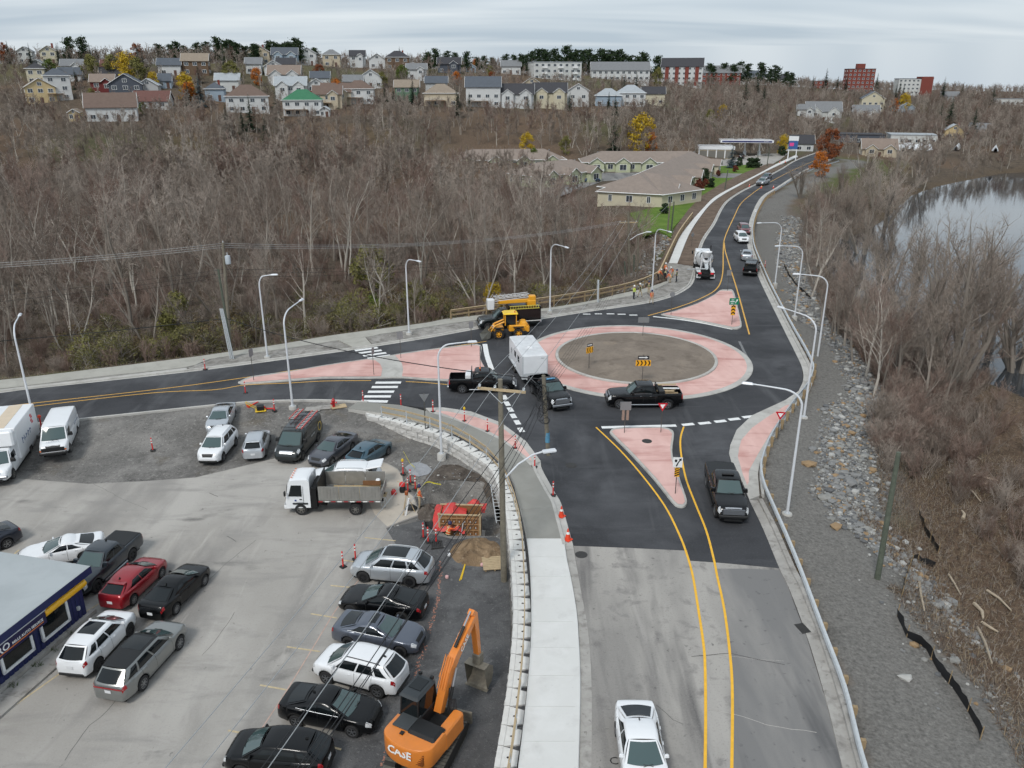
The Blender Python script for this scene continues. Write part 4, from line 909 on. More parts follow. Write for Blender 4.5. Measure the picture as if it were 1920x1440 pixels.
sign(gz(1104.5,688,.5),'yellow chevron sign with an arrow at the left of the central island',2.3,.55,[chevrons(.8,.6,1.7,4),arrow_board(.62,.28,2.2)])
sign(gz(1205,631,.35),'grey back of a sign at the far edge of the central island',2.3,.0,[back_panel(1.15,.6,1.85)])
def keep_right(t):
 mb=MB();mb.box((0,-.01,2.35),(.62,.012,.72));p=mb.build('keep_right_board',M_SIGNW,t)
 mb=MB();flat_panel(mb,[(-.2,2.55),(-.2,2.4),(-.12,2.34),(-.04,2.4),(-.04,2.55)],-.02,-.016,0)
 flat_panel(mb,[(-.12,2.05),(-.04,2.05),(.06,2.3),(.16,2.48),(.22,2.44),(.24,2.66),(.04,2.58),(.1,2.53),(0,2.34),(-.08,2.18)],-.02,-.016,0);mb.build('arrow_symbol',M_SIGNB,p)
 mb=MB();mb.box((0,-.01,1.62),(.32,.012,.66));p=mb.build('hazard_board',M_SIGNY,t)
 for k in range(4):
  z=1.29+.165*k;mb=MB();flat_panel(mb,[(-.16,z),(.16,z+.16),(.16,min(1.95,z+.25)),(-.16,z+.09)],-.02,-.016,0);mb.build('hazard_stripe',M_SIGNB,p)
sign(gz(1266,926,.13),'white keep right sign over a striped hazard board on the near splitter island',2.7,-.1,[keep_right])
sign(gz(1239,811,.13),'red and white yield sign on the near splitter island beside the black pickup',2.5,0,[yield_face(.8,2.15)])
sign(gz(1458,821,.0),'red and white yield sign on the right hand apron',2.2,-.2,[yield_face(.78,1.85)])
def boards(t):
 for sx in (-.16,.18):
  mb=MB();mb.box((sx,.02,1.55),(.2,.03,.9));mb.build('backing_board',M_PURPLE,t)
sign(gz(1170.6,812,.13),'grey back of a square sign with two brown boards on the near splitter',2.6,0,[back_panel(.85,.7,2.3),boards])
def green_face(t):
 mb=MB();mb.box((0,-.01,2.72),(1.05,.012,.75));p=mb.build('green_board',M_SIGNG,t)
 mb=MB();flat_panel(mb,[(.08,2.5),(.16,2.5),(.32,2.78),(.4,2.72),(.42,2.98),(.18,2.9),(.25,2.84)],-.02,-.016,0);flat_panel(mb,[(-.42,2.66),(.08,2.66),(.08,2.76),(-.42,2.76)],-.02,-.016,0);flat_panel(mb,[(-.3,2.86),(0,2.86),(0,2.93),(-.3,2.93)],-.02,-.016,0);flat_panel(mb,[(-.35,2.48),(-.05,2.48),(-.05,2.55),(-.35,2.55)],-.02,-.016,0);mb.build('legend',M_SIGNW,p)
sign(gz(1372,609,.13),'green direction sign above upright chevrons on the far splitter island',3.0,0,[green_face,chevrons(.5,1.15,1.7,3,True)])
sign(gz(1364,545,.13),'grey back of a tall sign at the tip of the far splitter island',2.9,0,[back_panel(.6,.75,2.4)])
sign(gz(1258,590,.13),'grey back of a round sign at the left corner of the far splitter',2.7,0,[lambda t:[mb.lathe([(.001,-.01),(.3,-.01),(.3,.0),(.001,.0)],16,axis='y',M=Matrix.Translation((0,0,2.45))) and mb.build('panel',M_SIGNBACK,t) for mb in [MB()]]])
sign(gz(476.5,713,.13),'thin sign seen edge on at the tip of the left splitter island',3.1,1.2,[back_panel(.55,.7,2.7)])
sign(gz(701.7,703,.13),'thin edge on sign left of the splitter walkway',2.7,1.25,[back_panel(.5,.65,2.35)])
sign(gz(751.7,671.5,.13),'grey backed sign right of the splitter walkway at the upper crosswalk',2.8,.15,[back_panel(.6,.75,2.4)])
sign(gz(884,650,.13),'grey backed narrow sign at the far corner of the left splitter',2.7,.3,[back_panel(.45,.7,2.35)])
sign(gz(901,690,.13),'edge on sign at the round end of the left splitter behind the black pickup',2.2,1.4,[back_panel(.5,.6,1.9)])
sign(gz(797.5,803,-.05),'grey back of a triangular yield sign rising through the sidewalk fence',3.0,.1,[yield_back(.8,2.6)],post_r=.045)
sign(gz(1297,462,.08),'grey back of a diamond sign in the brown verge by the mixer truck',2.3,.7,[lambda t:[mb.box((0,-.01,0),(.62,.012,.62),M=Matrix.Translation((0,0,1.95)) @ Matrix.Rotation(math.pi/4,4,'Y')) and mb.build('panel',M_SIGNBACK,t) for mb in [MB()]]])
sign(gz(1416,405,.05),'small white marker sign on the guardrail at the far bend',1.3,.2,[back_panel(.45,.55,1.05,M_SIGNW)])
def delineator(p,label,h=1.05,m_=None,tilt=0,top=None):
 t=thing('delineator_post',label,'delineator',p,random.uniform(0,3),'red and white tube delineators')
 t.rotation_euler.x=tilt
 mb=MB();mb.lathe([(.062,.05),(.05,.12),(.048,h*.62),(.045,h),(.03,h+.03),(.001,h+.03)],10);mb.build('tube',m_ or M_REDOR,t)
 for z in (h*.60,h*.80):
  mb=MB();mb.lathe([(.05,z),(.053,z+.005),(.053,z+.10),(.05,z+.105)],10);mb.build('reflective_band',M_REFL,t)
 mb=MB();mb.box((0,0,.03),(.38,.38,.07),taper=(.85,.85),ch=.02);mb.build('base',M_BLACKPL,t)
 if top:
  mb=MB();mb.lathe([(.05,h),(.09,h+.02),(.1,h+.14),(.05,h+.22),(.001,h+.23)],10);mb.build('warning_lamp',top,t)
dl=[((460.4,737),0,'beside the tip of the left splitter island'),((681,754),0,'at the left end of the lower crosswalk'),((752,761),0,'behind the fence right of the lower crosswalk'),((385,693),0,'alone on the far kerb of the left road'),
 ((515,772),1,'right of the yellow plate compactor'),((287,846),1,'alone in the middle of the gravel parking area'),((812,772.5),0,'at the left end of the red apron strip'),((871,790),0,'with a yellow lamp on the red apron strip'),((914,809),0,'in the middle of the red apron strip'),
 ((966,841),0,'behind the yard pole on the apron'),((1002.5,876),0,'at the pointed end of the red apron strip'),((1037,929),0,'on the kerb above the two orange cones'),((756,891),1,'with a yellow lamp holding the caution tape'),((770,907),1,'furthest right of the tape cluster by the dusty slab'),((765,922),1,'frontmost of the tape cluster by the dusty slab'),((779,919),1,'where the caution tape turns to the pit'),
 ((794,1010),1,'leftmost of three in front of the pit'),((803,1018),1,'middle one of three in front of the pit'),((818,1018),1,'rightmost of three in front of the pit'),((643.7,1065),1,'left one of two by the silver crossover'),((667,1051),1,'right one of two by the silver crossover'),((1434,502),0,'on the gravel outside the right guardrail')]
for i,(p,il,lab) in enumerate(dl):
 delineator(lot(*p,.08) if il else gz(*p,.02),'red and white tube delineator '+lab,1.05,top=M_YCASE if 'yellow lamp' in lab else None)
t_=thing('delineator_post','orange topped delineator post between the lamp and the cargo van','delineator',lot(79,806));mb=MB();mb.tube([(0,0,0),(0,0,1.05)],.06,8);mb.build('tube',M_REDOR,t_);mb=MB();mb.lathe([(.06,1.05),(.13,1.08),(.13,1.22),(.05,1.3),(.001,1.3)],10);mb.build('warning_lamp',M_ORANGE,t_)
def cone(p,label,s=1.0,grp='orange traffic cones'):
 t=thing('traffic_cone',label,'cone',p,random.uniform(0,1),grp)
 mb=MB();mb.lathe([(.17*s,.04*s),(.03*s,.70*s),(.001,.70*s)],14);mb.build('cone',M_ORANGE,t)
 mb=MB();mb.lathe([(.10*s+.004,.38*s),(.072*s+.004,.52*s)],14);mb.build('reflective_band',M_REFL,t)
 mb=MB();mb.box((0,0,.025*s),(.42*s,.42*s,.05*s),ch=.015);mb.build('base',M_ORANGE,t)
cone(gz(1052.5,968,.02),'orange traffic cone on the kerb by the broken gutter',1.05);cone(gz(1064.6,1012,.02),'orange traffic cone where the pale sidewalk begins',1.1)
for x,y,lab in ((1405,350,'left of the silver pickup on the far road'),(1427,353,'in front of the silver pickup on the far road'),(1450,353,'by the guardrail past the silver pickup'),(1462,306,'leftmost at the end of the far sidewalk'),(1472,305,'rightmost at the end of the far sidewalk')):cone(gz(x,y),'small orange cone '+lab,1.1)
t_=thing('fire_hydrant','red fire hydrant on the gravel beside the left road','hydrant',lot(626,765));M_HYD=mat('hydrant_red',(178,24,30),.4,coat=.4)
mb=MB();mb.lathe([(.2,0),(.2,.06),(.13,.08),(.13,.62),(.17,.64),(.17,.7),(.13,.74),(.08,.84),(.04,.9),(.001,.9)],14);mb.build('barrel',M_HYD,t_)
for a in (0,2.1,4.2):
 mb=MB();mb.lathe([(.07,0),(.07,.16),(.085,.17),(.085,.22),(.001,.23)],10,axis='x',M=Matrix.Translation((0,0,.5)) @ Matrix.Rotation(a,4,'Z') @ Matrix.Translation((.08,0,0)));mb.build('outlet',M_HYD,t_)
mb=MB();mb.tube([(.1,.1,.7),(.1,.1,1.9)],.012,5);mb.build('marker_rod',M_SPOST,t_)
#================================================================vehicles
def paint(name,c,metal=0.0,rough=.32):return mat('paint_'+name,c,rough,metal,coat=.9,var=.02,scale=2)
def interp(tab,x):
 return float(np.interp(x,[t[0] for t in tab],[t[1] for t in tab]))
def wheel_mesh(r,w,rim_m,spokes=5,heavy=False):
 mb=MB();rr=r*(.60 if heavy else .66)
 mb.lathe([(rr,-w/2),(r*.93,-w/2),(r,-w*.36),(r,w*.36),(r*.93,w/2),(rr,w/2),(rr*.98,w*.3),(rr*.98,-w*.3),(rr,-w/2)],20,axis='y')
 tyre=mb.mesh('wheel',M_RUBBER,30)
 mb=MB();mb.lathe([(rr,w*.46),(rr*.93,w*.44),(rr*.88,w*.2),(.001,w*.14)],20,1,axis='y');
 mb.lathe([(rr*1.0,w*.47),(rr*.9,w*.47),(rr*.9,w*.3)],20,0,axis='y')
 if heavy:
  mb.lathe([(rr*.55,w*.2),(rr*.5,w*.36),(rr*.2,w*.4),(.001,w*.42)],12,0,axis='y')
  for k in range(6):a=k*math.pi/3;mb.box((rr*.72*math.cos(a),w*.22,rr*.72*math.sin(a)),(rr*.28,.03,rr*.28),0)
 else:
  mb.lathe([(rr*.22,w*.3),(rr*.2,w*.46),(.001,w*.47)],10,0,axis='y')
  for k in range(spokes):
   a=2*math.pi*k/spokes+.3;M_=Matrix.Rotation(-a,4,'Y');mb.box((rr*.55,w*.40,0),(rr*.8,w*.10,rr*.22),0,M=M_,taper=(1,1))
 rim=mb.mesh('rim',[rim_m,M_BLACKPL],30)
 return tyre,rim
WH={}
def wheels(root,r,w,xs_,y,rim_m=None,spokes=5,heavy=False,key=None):
 rim_m=rim_m or M_RIM;k=(round(r,2),round(w,2),rim_m.name,spokes,heavy)
 if k not in WH:WH[k]=wheel_mesh(r,w,rim_m,spokes,heavy)
 ty,ri=WH[k]
 for x in xs_:
  for s in (1,-1):
   o=link('wheel',ty,root,(x,s*(y-w/2),r));q=link('rim',ri,o)
   if s<0:q.rotation_euler.z=math.pi
class Body:
 """lofted car body; x forward, y left, z up; s runs 0 rear .. 1 front"""
 def __init__(B,L,W,top,plan,wb,fo,r,rock=.24,bump=.28,crown=.03,bed=None,arch=.055):
  B.L,B.W,B.top,B.plan,B.r,B.rock,B.bump,B.crown,B.bed=L,W,top,plan,r,rock,bump,crown,bed
  B.xf=L/2-fo;B.xr=B.xf-wb;B.ra=r+arch
 def s(B,x):return (x+B.L/2)/B.L
 def zb(B,x):
  s=B.s(x);z=B.rock if .1<s<.9 else B.bump
  for xw in (B.xf,B.xr):
   d=abs(x-xw)
   if d<B.ra:z=max(z,B.r+math.sqrt(max(0,B.ra**2-d*d)))
  return z
 def sec(B,x,bed=False):
  s=B.s(x);w=B.W/2*interp(B.plan,s);zt=interp(B.top,s);zb=min(B.zb(x),zt-.06);c=B.crown
  f=lambda t:zb+(zt-zb)*t
  if bed:
   fl=B.bed[2];wi=w*.93-.07
   return [(w*.95,zb),(w*.99,f(.12)),(w,f(.45)),(w*.985,f(.75)),(w*.965,f(.93)),(w*.94,zt),(wi,zt),(wi,fl),(0,fl)]
  return [(w*.93,zb),(w*.985,f(.14)),(w,f(.45)),(w*.985,f(.72)),(w*.955,f(.90)),(w*.90,zt-.005),(w*.68,zt+c*.55),(w*.34,zt+c*.9),(0,zt+c)]
 def pt(B,x,k,sgn=1,off=0.0):
  S=B.sec(x);i=min(int(k),7);t=k-i;y=S[i][0]*(1-t)+S[i+1][0]*t;z=S[i][1]*(1-t)+S[i+1][1]*t
  n_=Vector((0,-(S[i+1][1]-S[i][1])*-1,-(S[i+1][0]-S[i][0])));n_=n_.normalized() if n_.length>1e-9 else Vector((0,0,1))
  e=.01;S2=B.sec(min(x+e,B.L/2));
  return Vector((x,sgn*(y+n_.y*off),z+n_.z*off))
 def mesh(B,name,m_):
  L=B.L;X=set()
  for s in (0,.006,.015,.03,.05,.08,.12,.17,.22,.28,.34,.4,.46,.52,.58,.64,.7,.75,.8,.85,.89,.92,.945,.965,.98,.991,1):X.add(round(-L/2+s*L,4))
  for xw in (B.xf,B.xr):
   for a in np.linspace(0,math.pi,13):X.add(round(xw+B.ra*math.cos(a),4))
   X.add(round(xw+B.ra+.004,4));X.add(round(xw-B.ra-.004,4))
  X=[x for x in sorted(X) if -L/2<=x<=L/2]
  st_=[(x,False) for x in X]
  if B.bed:
   b0,b1,_=B.bed;st_=[]
   for x in X:
    if b0<x<b1:st_.append((x,True))
    else:st_.append((x,False))
   st_+=[(b0,False),(b0+.001,True),(b1-.001,True),(b1,False)];st_.sort(key=lambda q:q[0])
  rows=[]
  for x,bd in st_:
   S=B.sec(x,bd);rows.append([(x,y,z) for y,z in S]+[(x,-y,z) for y,z in S[-2::-1]])
  mb=MB();mb.grid(rows,0,True)
  mb.add(rows[0],[tuple(range(len(rows[0])))],0);mb.add(rows[-1],[tuple(range(len(rows[-1])))[::-1]],0)
  return mb
def patch(fn,us,vs,flip=False):
 mb=MB();rows=[[fn(u,v) for v in vs] for u in us];mb.grid(rows,0,True,flip);return mb
def lsp(a,b,n):return [a+(b-a)*i/n for i in range(n+1)]
def auto(name,label,cat,loc,rz,m_,spec,glass=None,rim=None,spokes=5,extras=(),group=None,roof_m=None,trim=None):
 """spec: dict of dimensions; returns root"""
 t=thing(name,label,cat,loc,rz,group);g=dict(spec)
 B=Body(g['L'],g['W'],g['top'],g.get('plan',PLAN_CAR),g['wb'],g['fo'],g['r'],g.get('rock',.24),g.get('bump',.28),g.get('crown',.03),g.get('bed'),g.get('arch',.055))
 L,W=B.L,B.W
 body=B.mesh('body',m_).build('body',m_,t,42)
 wmax=W/2
 mb=MB();mb.box((0,0,.2+.3/2+.02),(L*.92,W-.56,.42));mb.box((0,0,.27),(abs(B.xf-B.xr)-2*B.ra,W*.9,.12));mb.build('underbody',M_UNDER,t)
 wheels(t,g['r'],g.get('tw',.22),(B.xf,B.xr),W/2-.015,rim,spokes)
 xA,xAt,xCt,xC=g['gh'];H=g['H'];yr=W/2*g.get('yr',.70);hb=g.get('hb',.0)
 ztA,ztC=interp(B.top,B.s(xA))+.01,interp(B.top,B.s(xC))+.01
 def base(u):
  x=xA+(xC-xA)*u;return Vector((x,W/2*interp(B.plan,B.s(x))*g.get('yb',.89),interp(B.top,B.s(x))-.01+(0 if 0<u<1 else 0)))
 rp=g.get('roof',[(0,-.055),(.2,-.01),(.45,0),(.75,-.025),(1,-.075)])
 rwp=g.get('roofw',[(0,.94),(.3,1),(.8,.99),(1,.92)])
 def topp(u):return Vector((xAt+(xCt-xAt)*u,yr*interp(rwp,u),H-.05+interp(rp,u)))
 def side(u,v,off=0.0):
  b_,p_=base(u),topp(u);q=b_.lerp(p_,v);q.y+=.035*math.sin(math.pi*v)+off*.95;q.z+=off*.35
  return q
 us=[0,.04,.1,.2,.3,.4,.5,.6,.7,.8,.9,.96,1]
 rows=[]
 for u in us:
  half=[side(u,v) for v in (0,.25,.5,.75,.92)]
  p_=topp(u);half+=[Vector((p_.x,p_.y-.015,p_.z+.022)),Vector((p_.x,p_.y-.09,p_.z+.045)),Vector((p_.x,p_.y*.5,p_.z+.062)),Vector((p_.x,0,p_.z+.068))]
  rows.append(half+[Vector((q.x,-q.y,q.z)) for q in half[-2::-1]])
 mb=MB();mb.grid(rows,0,True,True)
 bf,br=g.get('bf',.13),g.get('br',.08)
 def cap(u0,bulge,sgn):
  R=rows[0] if u0==0 else rows[-1];out=[]
  n_=8;half=R[:9]
  def f(a,v):# a -1..1 across,v 0..1 up
   lf=base(u0).lerp(topp(u0)+Vector((0,-.03,.035)),v);y=lf.y*a
   return Vector((lf.x+sgn*bulge*(1-a*a)*(1-.55*v),y,lf.z+(.03*(1-a*a) if v>.9 else .012*(1-a*a))))
  return f
 fw,rw=cap(0,bf,1),cap(1,br,-1)
 A9=[1-i/4 for i in range(9)]
 mb.grid([[fw(a,v) for a in A9] for v in (0,.3,.6,.88,1)],0,True,True);mb.grid([[rw(a,v) for a in A9] for v in (0,.3,.6,.88,1)],0,True)
 if roof_m:# two-tone roof
  mb.build('cabin',m_,t,50)
  mr=MB();mr.grid([[Vector((q.x,q.y,q.z+.006)) for q in r_[5:12]] for r_ in rows],0,True,True);mr.build('roof',roof_m,t,50)
 else:mb.build('cabin',m_,t,50)
 gl=glass or M_GLASSL
 def offp(f,sg,o=.012):return lambda v,a:f(a,v)+Vector((sg*o,0,o*.8))
 patch(offp(fw,1),lsp(.06,.93,4),[.9-1.8*i/8 for i in range(9)],True).build('windshield',gl,t)
 if g.get('rearwin',True):patch(offp(rw,-1),lsp(g.get('rw0',.10),.9,3),[.86-1.72*i/8 for i in range(9)]).build('rear_window',M_GLASS,t)
 v0,v1=g.get('sv',(.10,.86))
 for u0,u1,sk in g['win']:
  for sg in (1,-1):
   def fs(u,v):
    q=side(u,v,.008);return Vector((q.x,sg*q.y,q.z))
   n_=4;mbw=MB();rws=[]
   for v in lsp(v0,v1,3):
    tv=(v-v0)/(v1-v0);a,c=u0+sk[0]*tv,u1+sk[1]*tv;rws.append([fs(a+(c-a)*i/n_,v) for i in range(n_+1)])
   mbw.grid(rws,0,True,sg<0);mbw.build('side_window',M_GLASS,t)
 xfr=L/2
 for sg in (1,-1):
  f=lambda x,k:B.pt(x,k,sg,.010)
  hl=g.get('hl',(.94,.987,3.0,5.3));patch(f,lsp(-L/2+hl[0]*L,-L/2+hl[1]*L,4),lsp(hl[2],hl[3],3),sg<0).build('headlight',M_LAMPW,t)
  tl=g.get('tl',(.006,.045,3.1,4.8));patch(f,lsp(-L/2+tl[0]*L,-L/2+tl[1]*L,3),lsp(tl[2],tl[3],3),sg<0).build('tail_light',M_LAMPR,t)
  q=side(.10,.16);mb=MB();mb.box((q.x+.05,sg*(q.y+.10),q.z+.02),(.12*g.get('mir',1),.20*g.get('mir',1),.15*g.get('mir',1)),ch=.03,taper=(.8,.85));mb.build('side_mirror',trim or m_,t)
  for u in g.get('handles',(.42,.68)):
   x=xA+(xC-xA)*u;q=B.pt(x,3.6,sg,.02);mb=MB();mb.box(q,(.17,.025,.03));mb.build('door_handle',g.get('hm',m_),t)
  for u in g.get('seams',(.10,.47,.80)):
   x=xA+(xC-xA)*u;P=[B.pt(x,k,sg,.004) for k in (.9,1.5,2,3,4,4.8)];mb=MB();mb.grid([[p+Vector((-.007,0,0)) for p in P],[p+Vector((.007,0,0)) for p in P]],0,True,sg>0);mb.build('door_seam',M_BLACKPL,t)
 gk=g.get('grille',(.962,.992));f2=lambda x,a:Vector((x,a*W/2*.55*interp(B.plan,B.s(x)),B.sec(x)[6][1]+.012+B.crown*.3*(1-abs(a))))
 patch(f2,lsp(-L/2+gk[0]*L,-L/2+gk[1]*L,3),[1-i/3 for i in range(7)]).build('grille',g.get('gm',M_BLACKPL),t)
 mb=MB();mb.box((L/2+.005,0,.38),(.03,W*.52,.16));mb.build('lower_grille',M_BLACKPL,t)
 mb=MB();mb.box((-L/2-.012,0,g.get('plz',.62)),(.012,.31,.16));mb.build('licence_plate',M_PLATE,t)
 P=[(xA+.02,W*.30),(xA+.1,0),(xA+.02,-W*.30)]
 mb=MB();
 for y0 in (.35,-.1):mb.tube([fw(y0/(W/2),.03)+Vector((.02,0,.02)),fw((y0+.45)/(W/2) if y0<0 else y0/(W/2)-.5,.12)+Vector((.02,0,.02))],.012,4)
 mb.build('wiper',M_BLACKPL,t)
 for ex in extras:ex(t,B,dict(xA=xA,xAt=xAt,xCt=xCt,xC=xC,H=H,yr=yr,topp=topp,side=side,W=W,L=L,mat=m_))
 return t
PLAN_CAR=[(0,.72),(.012,.83),(.04,.91),(.1,.965),(.25,1),(.7,1),(.86,.975),(.93,.92),(.97,.82),(.99,.70),(1,.60)]
PLAN_BOX=[(0,.90),(.01,.95),(.04,.985),(.15,1),(.8,1),(.92,.97),(.97,.90),(.99,.82),(1,.76)]
SEDAN=dict(L=4.65,W=1.80,H=1.44,wb=2.70,fo=.92,r=.33,top=[(0,.66),(.008,.88),(.025,1.03),(.06,1.085),(.19,1.07),(.5,.99),(.69,.985),(.78,.96),(.88,.91),(.94,.85),(.972,.76),(.99,.64),(1,.5)],gh=(1.20,.30,-.85,-1.82),roof=[(0,-.075),(.15,-.02),(.4,0),(.7,-.03),(1,-.11)],yr=.68,win=((.12,.47,(-.02,0)),(.50,.80,(0,-.06))),sv=(.10,.84),handles=(.40,.66),bf=.16,br=.14)
FAST=dict(SEDAN,L=4.83,W=1.87,H=1.40,wb=2.9,fo=.85,r=.345,top=[(0,.62),(.008,.84),(.025,.98),(.06,1.03),(.15,1.02),(.5,.95),(.66,.955),(.76,.91),(.88,.83),(.94,.75),(.975,.65),(.992,.54),(1,.46)],gh=(.95,.05,-.8,-2.05),roof=[(0,-.075),(.15,-.02),(.4,0),(.7,-.04),(1,-.13)])
HATCH=dict(L=4.35,W=1.77,H=1.47,wb=2.62,fo=.88,r=.32,top=[(0,.64),(.006,.88),(.02,1.02),(.06,1.06),(.5,.99),(.70,.98),(.79,.95),(.88,.90),(.94,.83),(.972,.74),(.99,.62),(1,.5)],gh=(1.14,.28,-1.25,-2.0),win=((.12,.46,(-.02,0)),(.49,.80,(0,-.03))),sv=(.10,.84),handles=(.38,.62),roof=[(0,-.075),(.15,-.02),(.4,0),(.75,-.03),(1,-.10)],bf=.16,br=.12,yr=.68)
SUV=dict(L=4.65,W=1.88,H=1.74,wb=2.72,fo=.92,r=.36,tw=.235,rock=.30,bump=.34,top=[(0,.70),(.006,.95),(.02,1.12),(.06,1.17),(.5,1.12),(.72,1.11),(.80,1.10),(.89,1.05),(.945,.98),(.972,.87),(.99,.72),(1,.58)],gh=(1.34,.52,-1.62,-2.17),win=((.12,.42,(-.02,0)),(.45,.72,(0,0)),(.76,.93,(0,-.04))),sv=(.10,.84),handles=(.36,.60),roof=[(0,-.08),(.15,-.02),(.4,0),(.75,-.015),(1,-.06)],yr=.72,bf=.17,br=.14,plz=.8,seams=(.10,.435,.70),arch=.065)
PICK=dict(L=5.95,W=2.03,H=1.93,wb=3.75,fo=1.0,r=.41,tw=.27,rock=.42,bump=.46,plan=PLAN_BOX,crown=.04,top=[(0,1.10),(.005,1.28),(.02,1.33),(.36,1.33),(.40,1.30),(.70,1.27),(.74,1.28),(.88,1.22),(.955,1.16),(.98,1.04),(.992,.9),(1,.75)],gh=(1.28,.62,-.62,-.85),win=((.14,.50,(-.03,0)),(.54,.90,(0,-.02))),sv=(.08,.86),yr=.76,yb=.885,bed=(-2.86,-.93,.85),handles=(.42,.78),seams=(.10,.52,.97),hl=(.955,.99,2.4,5.2),tl=(.001,.02,2.2,4.6),grille=(.965,.993),gm=M_CHROME,mir=1.7,bf=.14,br=.03,roof=[(0,-.05),(.2,-.01),(.5,0),(.8,-.005),(1,-.04)],rw0=.2,plz=.7,arch=.075,hm=M_CHROME)
VAN=dict(L=5.75,W=2.02,H=2.10,wb=3.43,fo=.98,r=.37,tw=.24,rock=.36,bump=.40,plan=PLAN_BOX,top=[(0,1.2),(.004,1.38),(.02,1.42),(.5,1.36),(.80,1.28),(.86,1.20),(.93,1.12),(.965,1.02),(.985,.85),(1,.66)],gh=(2.05,1.35,-2.70,-2.84),win=((.045,.20,(-.02,0)),),sv=(.06,.66),yr=.86,yb=.93,handles=(.2,),seams=(.02,.215,.45),roof=[(0,-.06),(.1,0),(.5,.01),(.9,0),(1,-.03)],roofw=[(0,.95),(.1,1),(1,.98)],hl=(.962,.987,3.0,5.0),tl=(.001,.014,2.0,3.6),grille=(.963,.99),mir=1.8,bf=.18,br=.03,rw0=.25,plz=.75)
def ground_dir(a,c):d=c-a;return math.atan2(d.y,d.x)
def by_wheels(front,rear,side,W,lotp=True,spec=None):
 f=lot(*front,.08) if lotp else gz(*front);r=lot(*rear,.08) if lotp else gz(*rear)
 d=Vector((f.x-r.x,f.y-r.y,0)).normalized();lf=Vector((-d.y,d.x,0));m=(f+r)/2
 c=m - lf*(W/2-.12)*(1 if side=='L' else -1)
 if spec:c=c - d*(spec['L']/2-spec['fo']-spec['wb']/2)
 c.z=(f.z+r.z)/2
 return c,math.atan2(d.y,d.x)
def sunroof(u0=.08,u1=.55,w=.75,m_=None):
 def f(t,B,k):
  mb=MB();us=lsp(u0,u1,4);mb.grid([[Vector((k['topp'](u).x,k['topp'](u).y*w*a,k['topp'](u).z+.082-.02*abs(a))) for a in (1,.5,0,-.5,-1)] for u in us],0,True,True);mb.build('sunroof',m_ or M_GLASS,t)
 return f
def rails(m_=None):
 def f(t,B,k):
  for sg in (1,-1):
   P=[Vector((k['topp'](u).x,sg*(k['topp'](u).y-.05),k['topp'](u).z+.09-(.05 if u in (.06,.92) else 0))) for u in (.06,.1,.3,.5,.7,.88,.92)]
   mb=MB();mb.tube(P,.022,6);mb.build('roof_rail',m_ or M_GALV,t)
 return f
def fin(t,B,k):
 p=k['topp'](.9);mb=MB();mb.box((p.x,0,p.z+.12),(.16,.05,.10),taper=(.35,.4));mb.build('antenna',M_BLACKPL,t)
def spoiler(t,B,k):
 p=k['topp'](1);mb=MB();mb.box((p.x-.10,0,p.z+.035),(.30,p.y*1.9,.04),ch=.015);mb.build('spoiler',k['mat'],t)
def cladding(t,B,k):
 for sg in (1,-1):
  P=[B.pt(x,.9,sg,.012) for x in lsp(B.xr+B.ra+.02,B.xf-B.ra-.02,8)];Q=[p+Vector((0,-sg*.02,-.13)) for p in P]
  mb=MB();mb.grid([P,Q],0,True,sg<0);mb.build('side_cladding',M_BLACKPL,t)
 for x,s in ((B.L/2,1),(-B.L/2,-1)):
  mb=MB();mb.box((x-s*.06,0,B.bump+.06),(.2,B.W*.72,.16),ch=.04);mb.build('lower_bumper',M_BLACKPL,t)
def chrome_line(t,B,k):
 for sg in (1,-1):
  mb=MB();mb.tube([k['side'](u,.06,.015)*1 if sg>0 else Vector((k['side'](u,.06,.015).x,-k['side'](u,.06,.015).y,k['side'](u,.06,.015).z)) for u in lsp(.1,.84,6)],.008,4);mb.build('window_trim',M_CHROME,t)
def runningboard(m_=None):
 def f(t,B,k):
  for sg in (1,-1):
   mb=MB();mb.tube([(B.xr+B.ra+.15,sg*(B.W/2+.02),.40),(B.xf-B.ra-.15,sg*(B.W/2+.02),.40)],.05,6);mb.build('running_board',m_ or M_CHROME,t)
 return f
def bumper(m_):
 def f(t,B,k):
  mb=MB();mb.box((B.L/2-.02,0,.62),(.22,B.W*.86,.2),ch=.05);mb.build('front_bumper',m_,t)
  mb=MB();mb.box((-B.L/2-.04,0,.6),(.2,B.W*.92,.2),ch=.05);mb.build('rear_bumper',m_,t)
 return f
def bars(n_,m_=None,z=.0):
 def f(t,B,k):
  mb=MB()
  for i in range(n_):mb.box((B.L/2-.005,0,.78+.085*i),(.05,B.W*.58,.03))
  mb.box((B.L/2-.01,0,.93),(.04,B.W*.64,.36));mb.build('grille_bars',m_ or M_CHROME,t)
 return f
def tonneau(t,B,k):
 b0,b1,z=B.bed;mb=MB();mb.box(((b0+b1)/2,0,1.345),(b1-b0,B.W*.86,.03),ch=.01);mb.build('bed_cover',M_BLACKPL,t)
def canopy(m_):
 def f(t,B,k):
  b0,b1,z=B.bed;mb=MB();mb.box(((b0+b1)/2-.02,0,1.62),(b1-b0+.2,B.W*.88,.62),taper=(.92,.84),ch=.06);mb.build('truck_cap',m_,t)
  mb=MB();mb.box((b0-.115,0,1.66),(.02,B.W*.66,.36));mb.build('cap_window',M_GLASS,t)
  for sg in (1,-1):mb=MB();mb.box(((b0+b1)/2,sg*B.W*.415,1.64),(1.5,.02,.3));mb.build('cap_side_window',M_GLASS,t)
 return f
